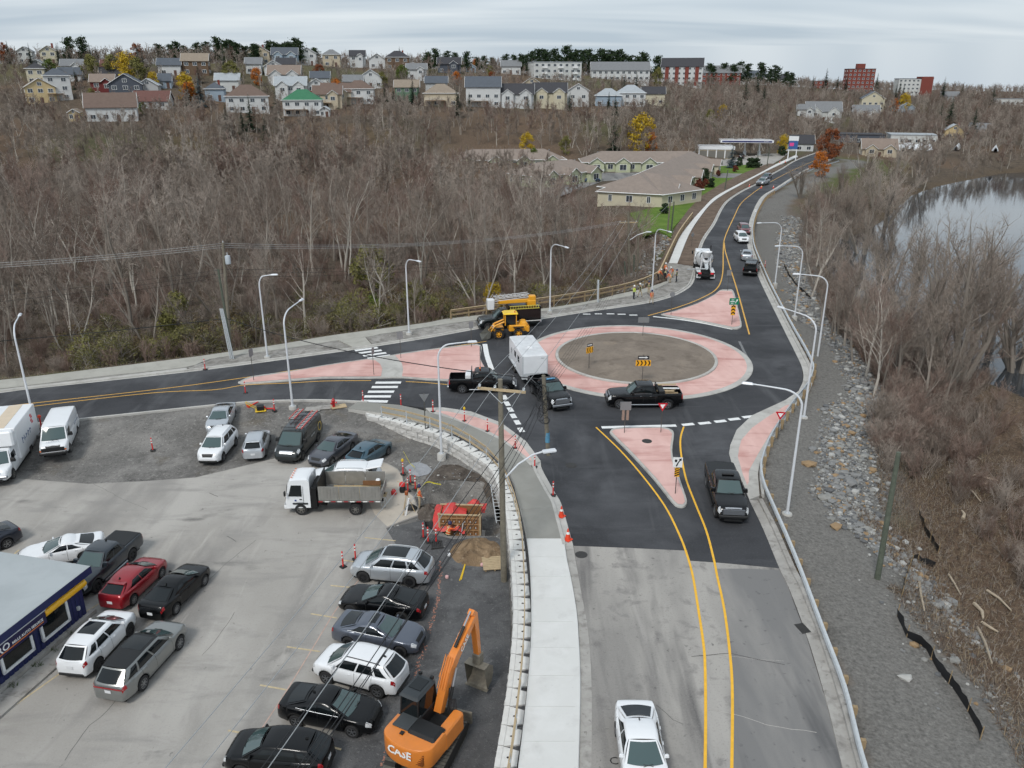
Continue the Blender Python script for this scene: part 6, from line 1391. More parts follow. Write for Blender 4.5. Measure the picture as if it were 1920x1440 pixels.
for z in (2.3,2.62):mb.box((-1.6,1.2,z),(3.4,.05,.06))
for k in range(12):mb.box((-3.2+.29*k,1.2,2.46),(.04,.04,.3))
mb.build('side_ladder',mat('ladder_yellow',(214,200,90),.5),bk)
ld=thing('backhoe_loader','yellow and black wheel loader with a grey bucket in front of the bucket truck','loader',gz(952,630),math.radians(188))
M_LY=mat('loader_yellow',(226,158,36),.45,var=.06,scale=5,coat=.3)
bx(ld,'front_chassis',(1.05,0,.95),(1.1,.9,.55),M_LY,.08);bx(ld,'rear_chassis',(-1.0,0,1.05),(1.9,1.5,.7),M_LY,.1);bx(ld,'engine_hood',(-1.65,0,1.35),(1.0,1.4,.75),M_LY,.18,(.8,.85));bx(ld,'counterweight',(-2.1,0,.95),(.35,1.6,.7),M_LY,.12)
mb=MB()
for x in (.35,-.85):
 for y in (.62,-.62):mb.box((x,y,2.0),(.09,.09,1.25))
mb.build('cab_pillars',M_LY,ld);bx(ld,'cab_glass',(-.25,0,1.95),(1.12,1.18,1.0),M_GLASS);bx(ld,'cab_roof',(-.25,0,2.66),(1.6,1.55,.16),mat('roof_yellow',(238,198,40),.4,coat=.4),.07,(.85,.85));bx(ld,'beacon',(-.7,.5,2.85),(.12,.12,.2),M_LAMPO)
for sg in (1,-1):
 mb=MB();mb.tube([(.4,sg*.45,1.75),(1.4,sg*.45,1.35),(2.0,sg*.45,.6)],.1,6);mb.build('loader_arm',M_LY,ld);mb=MB();mb.tube([(.55,sg*.3,1.2),(1.75,sg*.3,1.15)],.05,6);mb.build('cylinder',M_CHROME,ld);bx(ld,'fender',(1.1,sg*.92,1.2),(1.0,.45,.06),M_BLACKPL);bx(ld,'fender',(-1.05,sg*.92,1.22),(1.1,.45,.06),M_BLACKPL)
mb=MB();prof=[(2.0,1.0),(1.95,.55),(2.05,.18),(2.3,.05),(2.95,.03)];mb.grid([[(x,y,z) for x,z in prof] for y in (1.1,-1.1)],0,False);mb.grid([[(x+.02,y,z+.03) for x,z in prof] for y in (1.1,-1.1)],0,False,True)
for y in (1.1,-1.1):mb.add([(x,y,z) for x,z in prof],[(0,1,2,3,4)])
mb.build('bucket',mat('worn_bucket',(104,104,98),.6,.3,var=.25,scale=4),ld)
wheels(ld,.55,.42,(1.1,-1.05),1.12,M_LY,heavy=True)
ex_c=lot(802,1412,.06);hd=math.radians(62);ex=thing('excavator','orange tracked excavator with its boom raised over the dark gravel','excavator',ex_c,hd)
M_CASE=mat('case_orange',(218,128,48),.42,var=.05,scale=3,coat=.4);M_TRACK=mat('track_steel',(92,90,84),.7,.3,var=.3,scale=6);M_BUCK=mat('bucket_steel',(126,120,108),.6,.3,var=.25,scale=5)
tk=math.radians(10)   # the tracks stand at their own angle
for sg in (1,-1):
 o=link('track',None,ex);bpy.data.objects.remove(o)
 mb=MB();prof=[(-1.75,.30),(-1.6,.08),(-1.3,0),(1.3,0),(1.6,.08),(1.75,.30),(1.6,.62),(1.3,.72),(-1.3,.72),(-1.6,.62)]
 n_=len(prof);R=Matrix.Rotation(tk,4,'Z')
 for (ya,yb) in ((sg*.75,sg*1.25),):
  mb.add([R @ Vector((x,ya,z)) for x,z in prof]+[R @ Vector((x,yb,z)) for x,z in prof],[tuple(range(n_)),tuple(range(2*n_-1,n_-1,-1))]+[(i,n_+i,n_+(i+1) % n_,(i+1) % n_) for i in range(n_)])
 tr=mb.build('track',mat('track_dark',(44,42,40),.8),ex)
 full=[]
 for i in range(n_):
  a,b_=Vector((prof[i][0],0,prof[i][1])),Vector((prof[(i+1) % n_][0],0,prof[(i+1) % n_][1]));k_=max(1,int((b_-a).length/.18))
  full+=[(a.lerp(b_,(j+.5)/k_),math.atan2(b_.z-a.z,b_.x-a.x)) for j in range(k_)]
 for p_,an in full:
  sh=MB();sh.box((0,0,0),(.15,.56,.04),M=R @ Matrix.Translation((p_.x,sg*1.0,p_.z)) @ Matrix.Rotation(-an,4,'Y'));sh.build('track_shoe',M_TRACK,tr)
bx(ex,'undercarriage',(0,0,.45),(1.6,1.3,.4),M_TRACK);bx(ex,'dozer_blade',(2.05,-.5,.4),(.12,1.6,.65),M_BUCK,.03,M=R)
mb=MB();mb.lathe([(.6,.7),(.6,.95)],16);mb.build('slew_ring',M_BLACKPL,ex)
def outline(s=1.0,dx=0.0):
 P=[(1.05,1.22),(1.05,-1.22)]
 P+=[(-1.25+(-.62)*math.sin(t)*1.0,-1.22*math.cos(t)) for t in np.linspace(0,math.pi,13)]
 return [(x*s+dx,y*s) for x,y in P]
def prism(name,out,z0,z1,m_,inset=.08):
 n_=len(out);cx=sum(p[0] for p in out)/n_;cy=sum(p[1] for p in out)/n_
 sc=lambda k,z:[(cx+(x-cx)*k,cy+(y-cy)*k,z) for x,y in out]
 L_=[sc(1-inset*.6,z0),sc(1,z0+.08),sc(1,z1-.14),sc(1-inset*.35,z1-.03),sc(1-inset,z1)]
 mb=MB();vs=[p for r in L_ for p in r];fs=[tuple(range(n_)),tuple(range(4*n_+n_-1,4*n_-1,-1))]
 for j in range(4):
  for i in range(n_):fs.append((j*n_+i,j*n_+n_+i,j*n_+n_+(i+1) % n_,j*n_+(i+1) % n_))
 mb.add(vs,fs,0,True);return mb.build(name,m_,ex,35)
prism('counterweight',[(x,y) for x,y in outline() if x<-.4]+[(-.35,1.22),(-.35,-1.22)],.95,1.95,M_CASE)
bx(ex,'side_panel',(.35,-.98,1.4),(1.5,.5,.9),M_CASE,.08);bx(ex,'side_panel',(.1,.95,1.25),(1.0,.5,.6),M_CASE,.08);bx(ex,'deck',(.2,0,1.1),(1.7,2.1,.3),M_BLACKPL)
bx(ex,'engine_cover',(-.65,-.45,1.99),(.95,1.35,.2),M_BLACKPL,.06,(.85,.9));bx(ex,'deck_plate',(-.55,.6,1.96),(1.0,.8,.1),mat('dark_deck',(62,66,68),.7),.02);bx(ex,'filler_cap',(-1.25,.35,1.99),(.16,.16,.06),M_BLACKPL)
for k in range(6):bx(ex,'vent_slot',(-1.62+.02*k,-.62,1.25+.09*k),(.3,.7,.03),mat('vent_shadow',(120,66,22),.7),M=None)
mb=MB();cabx,caby=.45,.68
mb.box((cabx,caby,1.55),(1.6,1.0,.75),ch=.05);mb.build('cab_base',M_BLACKPL,ex);bx(ex,'cab_glass',(cabx,caby,2.35),(1.5,.94,.95),M_GLASS,.06,(.86,.9));bx(ex,'cab_roof',(cabx-.02,caby,2.9),(1.45,.98,.16),mat('cab_roof_dark',(52,57,60),.55),.06,(.93,.9))
for sx in (-.7,.72):
 for sy in (-.44,.44):
  mb=MB();mb.tube([(cabx+sx,caby+sy,1.9),(cabx+sx*.9,caby+sy*.93,2.85)],.045,5);mb.build('cab_pillar',M_BLACKPL,ex)
bx(ex,'roof_hatch',(cabx+.1,caby,2.995),(.7,.6,.03),M_GLASS);bx(ex,'work_lamp',(cabx+.65,caby-.3,3.03),(.12,.14,.12),M_BLACKPL);bx(ex,'work_lamp',(cabx+.65,caby+.3,3.03),(.12,.14,.12),M_BLACKPL)
def beam(name,pts,w,hs,m_,y=-.05):
 mb=MB();rows=[]
 for i,(x,z) in enumerate(pts):
  a=pts[max(i-1,0)];b_=pts[min(i+1,len(pts)-1)];d=Vector((b_[0]-a[0],0,b_[1]-a[1])).normalized();n2=Vector((-d.z,0,d.x));h=hs[i]/2
  rows.append([Vector((x,y+w/2,z))+n2*h,Vector((x,y-w/2,z))+n2*h,Vector((x,y-w/2,z))-n2*h,Vector((x,y+w/2,z))-n2*h,Vector((x,y+w/2,z))+n2*h])
 mb.grid(rows,0,False,True);mb.add(rows[0][:4],[(0,1,2,3)]);mb.add(rows[-1][:4],[(3,2,1,0)]);return mb.build(name,m_,ex)
beam('boom',[(.9,1.5),(1.35,2.3),(1.75,3.0),(2.3,3.5),(3.1,4.0),(3.9,4.55)],.36,[.32,.42,.46,.44,.36,.26],M_CASE)
beam('stick',[(3.75,4.85),(3.95,4.6),(4.12,3.4),(4.25,2.15)],.28,[.26,.34,.28,.2],M_CASE)
def cyl(a,b_,r=.075,y=-.05):
 A_,B_=Vector((a[0],y,a[1])),Vector((b_[0],y,b_[1]));mb=MB();mb.tube([A_,A_.lerp(B_,.58)],r,8);mb.build('hydraulic_barrel',M_BLACKPL,ex);mb=MB();mb.tube([A_.lerp(B_,.58),B_],r*.6,8);mb.build('hydraulic_rod',M_CHROME,ex)
cyl((2.35,3.9),(3.72,4.9));cyl((1.2,1.35),(2.0,3.15),.08,.22);cyl((1.2,1.35),(2.0,3.15),.08,-.32);cyl((4.25,4.2),(4.5,2.4),.06)
mb=MB()
for y in (-.18,-.06,.06,.16):mb.tube([(1.15,y,2.5),(1.55,y,3.2),(1.95,y+.05,3.62),(2.2,y+.18,3.5),(2.05,y+.2,3.1),(1.7,y+.25,2.6)],.022,4)
mb.build('orange_hoses',mat('hose_orange',(224,140,66),.5),ex)
mb=MB()
for k in range(5):mb.tube([(1.0+.05*k,-.6-.05*k,1.6),(1.15,-.5-.07*k,2.1+.05*k),(1.35,-.3,1.9),(1.5,-.25,2.4)],.028,4)
mb.build('black_hoses',M_WIREB,ex)
bx(ex,'coupler',(4.3,-.05,1.95),(.42,.42,.55),M_BUCK,.05)
mb=MB();prof=[(3.95,1.68),(4.42,1.66),(4.74,1.35),(4.78,.92),(4.6,.55),(4.18,.34)];w2=.55
mb.grid([[(x,y,z) for x,z in prof] for y in (w2-.05,-w2-.05)],0,False);mb.grid([[(x-.03,y,z) for x,z in prof] for y in (w2-.05,-w2-.05)],0,False,True)
for y in (w2-.05,-w2-.05):mb.add([(x,y,z) for x,z in prof],[tuple(range(6))])
mb.box((4.14,-.05,.33),(.18,1.2,.05));mb.build('bucket',M_BUCK,ex)
text_on('CASE',.5,M_REFL,ex,(-1.87,.08,1.60),(0,-1,0),(.12,0,1),bold=.012)
text_on('CX145D',.16,M_REFL,ex,(-1.62,-.85,1.12),(.55,-.83,0),(0,0,1))
text_on('CASE',.34,M_REFL,ex,(2.85,-.265,3.85),(.79,0,.62),(-.62,0,.79),bold=.006);text_on('CASE',.34,M_REFL,ex,(2.85,.165,3.85),(-.79,0,-.62),(-.62,0,.79),bold=.006)
#================================================================the blue garage
A_=lot(167,1156);Bd=lot(22,1281)-A_;Bd.z=0;fr=Bd.normalized();back=Vector((fr.y,-fr.x,0));
if back.x>0:back=-back
zr=depth_at(163,1066,A_.y).z-A_.z
M_BLUE=mat('blue_cladding',(32,40,86),.5,.1,var=.05,scale=2);M_ROOFM=ground_mat('membrane_roof',[(160,166,168),((172,178,180),.3,.42,.62,U,.7,5),((156,162,164),.5,.55,.75,U,.6,5),((140,146,148),1.4,.66,.8,U,.4,5)],.7,.08,6)
gar=thing('garage_building','flat roofed blue clad garage with white framed windows at the lower left','building',A_,0)
def lp(a,d,z):return fr*a+back*d+Vector((0,0,z))
LB,DB=18.0,13.0
mb=MB();vs=[lp(a,d,z) for z in (0,zr-.3) for a,d in ((.05,.05),(LB,.05),(LB,DB),(.05,DB))];mb.add(vs,[(0,1,5,4),(1,2,6,5),(2,3,7,6),(3,0,4,7)]);mb.build('wall',M_BLUE,gar)
mb=MB();P=[lp(a,d,zr) for a,d in ((-.35,-.45),(LB,-.45),(LB,DB),(-.35,DB))];mb.poly(P);Q=[p-Vector((0,0,.35)) for p in P];mb.add(P+Q,[(0,1,5,4),(1,2,6,5),(2,3,7,6),(3,0,4,7)]);mb.build('roof',M_ROOFM,gar)
mb=MB();mb.add([lp(-.36,-.47,zr-.005),lp(LB,-.47,zr-.005),lp(LB,-.47,zr-.42),lp(-.36,-.47,zr-.42)],[(0,1,2,3)]);mb.add([lp(-.36,-.47,zr-.42),lp(LB,-.47,zr-.42),lp(LB,0,zr-.42),lp(-.36,0,zr-.42)],[(0,1,2,3)]);mb.build('fascia',M_BLUE,gar)
wins=[(1.35,3.0),(3.75,5.45),(6.6,8.3)]
pz=0
a=.1
while a<11:
 hit=any(w0-.12<a+.14 and a+.02<w1+.12 for w0,w1 in wins)
 for z0,z1 in (((.32,.72),(2.58,zr-.45)) if hit else ((.32,zr-.45),)):
  mb=MB();q=[lp(a,-.012,z0),lp(a+.05,-.045,z0),lp(a+.20,-.045,z0),lp(a+.27,-.012,z0)];q2=[p+Vector((0,0,z1-z0)) for p in q];mb.grid([q,q2],0,False,False);mb.build('cladding_panel',M_BLUE,gar)
 a+=.285
R_=Matrix((fr,-back,Vector((0,0,1)))).transposed().to_4x4()
for w0,w1 in wins:
 wdo=MB()
 for cx_,cz_,dx_,dz_ in (((w0+w1)/2,.78,w1-w0+.2,.14),((w0+w1)/2,2.52,w1-w0+.2,.14),(w0-.04,1.65,.14,1.8),(w1+.04,1.65,.14,1.8)):wdo.box((cx_,.07,cz_),(dx_,.1,dz_),M=R_)
 w_o=wdo.build('window',M_WHITE,gar);mb=MB();mb.box(((w0+w1)/2,.055,1.65),(w1-w0,.02,1.7),M=R_);mb.build('pane',M_GLASS,w_o)
mb=MB();mb.lathe([(.001,-.01),(.2,0),(.22,.05),(.22,2.75),(.2,2.8),(.001,2.81)],16,axis='x',M=R_ @ Matrix.Translation((.05,.2,zr-.78)));mb.build('yellow_bullnose',mat('sign_bullnose_yellow',(236,176,24),.4,coat=.3),gar)
mb=MB();mb.box((6.0,.22,zr-.85),(6.2,.36,.72),M=R_);sb=mb.build('sign_band',mat('sign_navy',(28,24,66),.4),gar)
mb=MB();mb.box((6.0,.24,zr-.47),(6.25,.42,.05),M=R_);mb.build('sign_cap',M_GALV,gar)
mb=MB();mb.box((5.6,.405,zr-1.03),(5.0,.012,.04),M=R_);mb.build('orange_underline',mat('sign_orange',(226,130,60),.5),gar)
text_on('AUTOPRO',.52,M_SIGNW,gar,R_ @ Vector((6.35,.41,zr-.82)),-fr,(0,0,1),bold=.01)
text_on('MILLS AUTO SERVICE',.2,M_SIGNW,gar,R_ @ Vector((4.05,.41,zr-.88)),-fr,(0,0,1),bold=.004)
mb=MB();mb.box((5.5,.12,.16),(11.6,.3,.34),M=R_);mb.build('plinth',M_KERBD,gar)
bx(gar,'wall_box',R_ @ Vector((.62,.08,1.0)),(.14,.14,.2),M_GALV)
mb=MB();
for k in range(9):
 mb2=MB();q=[lp(-.3+1.6*k,-.3,.05),lp(1.28+1.6*k,-.3,.05),lp(1.28+1.6*k,-1.45,.05),lp(-.3+1.6*k,-1.45,.05)];q=[Vector((p.x,p.y,.135)) for p in q];q2=[p-Vector((0,0,.2)) for p in q]
 mb2.add(q+q2,[(0,1,2,3),(0,1,5,4),(1,2,6,5),(2,3,7,6),(3,0,4,7)]);o=mb2.build('walk_slab',M_KERBD,gar)
for a_,d_ in ((1.6,-.45),(4.1,-.5),(5.6,-.42),(3.0,-.4)):
 mb=MB();p=lp(a_,d_,.16)
 for k in range(26):
  an=random.uniform(0,6.28);l_=random.uniform(.12,.3);q=p+Vector((random.uniform(-.25,.25),random.uniform(-.1,.1),0));mb.add([q,q+Vector((.03,0,0)),q+Vector((l_*math.cos(an)*.6,l_*math.sin(an)*.6,l_))],[(0,1,2),(2,1,0)])
 tag(mb.build('weed',mat('weed_green',(84,104,52),.8,var=.2,scale=9)),'weed tuft at the garage wall '+{1.6:'below the far end of the first window',4.1:'below the second window',5.6:'nearest the left edge',3.0:'between the two windows'}[a_],'plant','weeds along the garage wall')
for o in [o for o in C.objects if o.name.startswith('weed')]:o.location=A_
#================================================================the pit,people and site clutter
pitz=float(lot_z(-3,46))-1.35
fb=lot(862,992);fb=Vector((fb.x,fb.y+.15,pitz))
form=thing('formwork_box','brown ribbed plywood formwork box standing in the pit','formwork',fb,math.radians(-3))
M_PLY=mat('form_plywood',(134,96,60),.8,var=.2,scale=4);M_WALER=mat('form_waler',(166,128,90),.8,var=.15,scale=5)
FW,FD,FH=2.55,1.3,2.05
bx(form,'footing',(0,FD/2,.08),(FW+.5,FD+.6,.35),M_KERB)
for y,nm in ((0,'front_panel'),(FD,'back_panel')):
 bx(form,nm,(0,y,FH/2+.25),(FW,.04,FH),M_PLY)
for x in (-FW/2,FW/2):bx(form,'side_panel',(x,FD/2,FH/2+.25),(.04,FD,FH),M_PLY)
for k in range(8):bx(form,'stud',(-FW/2+.05+k*(FW-.1)/7,-.05,FH/2+.25),(.05,.06,FH-.1),M_WALER)
for k in range(5):bx(form,'waler',(0,-.075,.4+k*.42),(FW,.05,.06),M_WALER)
for k in range(7):
 for j in range(4):bx(form,'tie_bracket',(-FW/2+.22+k*.35,-.115,.55+j*.44),(.06,.03,.09),M_GALV)
for x in (-FW/2-.05,FW/2+.05):bx(form,'end_post',(x,-.05,FH/2+.2),(.1,.14,FH+.35),M_TIMBER)
bx(form,'top_plate',(0,-.02,FH+.27),(FW+.3,.12,.06),M_TIMBER);bx(form,'top_plate',(0,FD,FH+.27),(FW+.3,.12,.06),M_TIMBER)
mb=MB();mb.tube([(.05,-.16,.5),(.25,-.2,1.9)],.035,6);mb.build('brace_tube',M_LAMP,form)
def crumple(name,label,cat,pts_fn,nu,nv,m_,group=None):
 mb=MB();rows=[[pts_fn(u/nu,v/nv) for v in range(nv+1)] for u in range(nu+1)];mb.grid(rows,0,True);return tag(mb.build(name,m_,None,60),label,cat,group)
M_TARP=mat('red_tarp',(196,62,58),.55,var=.12,scale=3)
gl_=float(lot_z(-4,48))
def tarp_fn(x0,x1,y0,y1,zfun,seed):
 def f(u,v):
  x=x0+(x1-x0)*u;y=y0+(y1-y0)*v;n_=float(fbm(x,y,.35,seed))*.13+float(fbm(x,y,.14,seed+1))*.06
  return Vector((x+n_*.6,y+float(fbm(x,y,.3,seed+2))*.12,zfun(u,v)+n_))
 return f
crumple('tarpaulin','large crumpled red tarp draped over the left side of the pit','tarp',tarp_fn(fb.x-1.75,fb.x+.35,fb.y-.2,fb.y+2.6,lambda u,v:gl_+.25+.75*math.sin(math.pi*min(1,v*.9+.1))*(.4+.6*math.sin(math.pi*u))-1.7*max(0,.35-v),31),22,26,M_TARP)
crumple('tarpaulin','smaller crumpled red tarp behind the formwork box','tarp',tarp_fn(fb.x+.1,fb.x+1.6,fb.y+1.35,fb.y+2.6,lambda u,v:gl_+.2+.7*math.sin(math.pi*u)*math.sin(math.pi*v),37),16,14,M_TARP)
def heap(name,label,cx,cy,rx,ry,h,m_,seed,n_=28):
 mb=MB();rows=[]
 for i in range(n_+1):
  r=i/n_;rows.append([(cx+rx*r*math.cos(t),cy+ry*r*math.sin(t),float(lot_z(cx,cy))+.03+h*(1-r)**.8*(1+.5*float(fbm(r*math.cos(t)*3,r*math.sin(t)*3,.7,seed)))+.07*float(fbm(cx+rx*r*math.cos(t),cy+ry*r*math.sin(t),.25,seed))*(1-r**3)-.06*r) for t in np.linspace(0,2*math.pi,41)])
 mb.grid(rows,0,True);return tag(mb.build(name,m_,None,0),label,'soil heap')
M_SPOIL=ground_mat('spoil',[(126,106,84),((150,128,102),.9,.42,.62,U,.8,6),((92,76,60),1.4,.5,.68,U,.9,6),((172,156,134),5,.58,.7,U,.6,5)],.97,1.0,9,.1,.1)
p=lot(893,1035);heap('spoil_heap','brown gravelly spoil heap in front of the formwork pit',p.x,p.y,1.7,1.7,.55,M_SPOIL,5)
p=lot(672,826);heap('gravel_heap','low grey gravel bank below the left end of the block wall',p.x,p.y+.4,2.9,1.5,.45,M_GRAVEL,9)
p=lot(812,960);heap('soil_heap','dark soil heap at the left edge of the pit',p.x-.3,p.y,.9,1.2,.45,MATS['excavated_soil'],13)
def rock_mesh(seed,n_=10):
 r_=random.Random(seed);bm=bmesh.new();bmesh.ops.create_icosphere(bm,subdivisions=1,radius=1)
 for v in bm.verts:v.co*=r_.uniform(.72,1.15);v.co.z*=.62
 me_=bpy.data.meshes.new('stone');bm.to_mesh(me_);bm.free();return me_
ROCKS=[rock_mesh(i) for i in range(8)]
M_ROCK=mat('riprap_stone',(118,118,118),.9,var=.3,scale=1.2,bump=.5,bscale=5,coords='w')
def stones_stuff(name,label,cat,pts,mats_,kind='stuff'):
 """many small stones joined into one piece of ground cover"""
 V,Fc,MI=[],[],[];off=0
 for (x,y,z,s,mi) in pts:
  me_=ROCKS[int(abs(x*131+y*77)) % 8];co=np.empty(len(me_.vertices)*3);me_.vertices.foreach_get('co',co);co=co.reshape(-1,3)*s
  a=(x*37+y*91) % 6.28;ca,sa=math.cos(a),math.sin(a);co=np.stack([co[:,0]*ca-co[:,1]*sa+x,co[:,0]*sa+co[:,1]*ca+y,co[:,2]+z],1)
  V.append(co);ft=[tuple(p_.vertices) for p_ in me_.polygons];Fc+=[tuple(i+off for i in t) for t in ft];MI+=[mi]*len(ft);off+=len(co)
 me2=bpy.data.meshes.new(name);me2.from_pydata(np.concatenate(V).tolist(),[],Fc)
 for m_ in mats_:me2.materials.append(m_)
 me2.polygons.foreach_set('material_index',MI);o=link(name,me2);o['kind']=kind;o['label']=label;o['category']=cat;return o
RK=[mat('stone_grey',(126,126,125),.9,var=.22,scale=2,coords='w'),mat('stone_dark',(96,97,98),.9,var=.22,scale=2,coords='w'),mat('stone_pale',(168,167,163),.9,var=.15,scale=2,coords='w'),mat('stone_tan',(146,122,92),.9,var=.2,scale=2,coords='w'),mat('stone_mid',(136,135,131),.9,var=.2,scale=2,coords='w')]
rr=random.Random(5);pts=[]
GPL=sorted([(p.y,p.x) for p in smooth_line(RAIL,3)]);GY_,GX_=[q[0] for q in GPL],[q[1] for q in GPL]
for k in range(19000):
 y=rr.choice((rr.uniform(33,100),rr.uniform(33,72),rr.uniform(100,175)));
 x=float(np.interp(y,GY_,GX_))
 sh=float(np.interp(y,[20,30,36,45,60,75,100,140,200],[7.0,6.5,5.0,4.0,3.2,3.0,3.0,4.5,6]));d=sh+rr.triangular(-.6,5.4,1.6)+.8*float(fbm(x,y,3.5,2));x+=d*1.03
 if y<44 and d<sh+2.2*(44-y)/6:continue
 s=min(.40,rr.lognormvariate(-2.55,.6))*(1.2 if y>90 else 1)
 pts.append((x,y,None,s,rr.choices(range(5),(38,20,11,9,22))[0]))
for k in range(170):
 y=rr.uniform(28,42);x=float(np.interp(y,GY_,GX_))+rr.uniform(4.5,8.5)+rr.gauss(0,.6);pts.append((x,y,None,min(.3,rr.lognormvariate(-2.5,.5)),rr.choices(range(5),(30,12,26,8,24))[0]))
for k in range(900):# the rock bank left of the far sidewalk
 t=rr.random();q0_=gz(1213,533);q1_=gz(1268,428);q=q0_.lerp(q1_,t);x,y=q.x-rr.uniform(.5,4.2),q.y+rr.uniform(-3,3);pts.append((x,y,None,min(.4,rr.lognormvariate(-1.75,.4)),rr.choices(range(5),(30,10,26,8,26))[0]))
zz=terrain(np.array([p[0] for p in pts]),np.array([p[1] for p in pts]))
pts=[(p[0],p[1],float(z)+p[3]*.18,p[3],p[4]) for p,z in zip(pts,zz)]
stones_stuff('riprap','broken grey rock armour covering the bank outside the guardrail','rocks',pts,RK)
pts=[]
for k in range(900):
 x,y=rr.uniform(-12,-.5),rr.uniform(42,56)
 pts.append((x,y,float(lot_h(np.array([x]),np.array([y]))[0])+.02,min(.12,rr.lognormvariate(-3.2,.5)),rr.choice((0,1,4,4,2))))
pts=[p for p in pts if not inside(np.array([p[0]]),np.array([p[1]]),[(q.x,q.y) for q in asph])[0] and inside(np.array([p[0]]),np.array([p[1]]),[(q.x,q.y) for q in lot_out])[0]]
stones_stuff('loose_stones','loose stones scattered around the pit and wall foot','stones',pts,RK)
for i,(x,y,s,mi,lab) in enumerate(((1515,872,.5,3,'flat tan boulder on the riprap near the lone pole'),(1696,1018,.28,2,'white stone beside the lone pole'),(1723,1030,.22,2,'small white stone right of the lone pole'),(1697,1272,.3,2,'white stone at the edge of the gravel by the silt fence'),(1568,990,.4,3,'tan slab rock low on the riprap'),(1592,905,.55,0,'large grey boulder in the middle of the riprap'),(1545,935,.45,4,'large pale grey boulder near the gravel shoulder'),(1610,985,.4,0,'grey boulder at the foot of the riprap'))):
 p=at(x,y);o=link('boulder',ROCKS[i % 8].copy(),None,(p.x,p.y,p.z+s*.2),(0,0,i),(s*1.3,s,s*.8));o.data.materials.append(RK[mi]);tag(o,lab,'rock')
def skin_person(J,E,rad,root,regions,name='body'):
 me_=bpy.data.meshes.new(name);me_.from_pydata([tuple(p) for p in J],E,[])
 ob=bpy.data.objects.new(name,me_);C.objects.link(ob);sk=ob.modifiers.new('skin','SKIN');sk.use_smooth_shade=True;sk.branch_smoothing=.4
 for i,v in enumerate(me_.skin_vertices[0].data):v.radius=rad[i];v.use_root=(i==root)
 ob.modifiers.new('sub','SUBSURF').levels=1;ob.modifiers['sub'].render_levels=1
 dg=bpy.context.evaluated_depsgraph_get();m2=bpy.data.meshes.new_from_object(ob.evaluated_get(dg));bpy.data.objects.remove(ob);bpy.data.meshes.remove(me_)
 return m2
M_SKIN=mat('skin',(188,140,116),.6);M_VESTO=mat('vest_orange',(226,96,44),.6,var=.06,scale=10);M_VESTY=mat('vest_lime',(196,222,70),.6,var=.06,scale=10);M_STRIPE=mat('vest_stripe',(226,222,170),.4);M_PANTD=mat('trousers_dark',(36,40,50),.8,var=.15,scale=8);M_PANTK=mat('trousers_khaki',(176,160,134),.8,var=.12,scale=8);M_BOOT=mat('boots',(50,42,34),.8);M_BLKJ=mat('jacket_black',(28,28,32),.8);M_HATW=mat('helmet_white',(228,228,226),.35);M_HATB=mat('helmet_navy',(40,44,84),.4);M_HAIR=mat('hair',(40,32,26),.9)
PCACHE={}
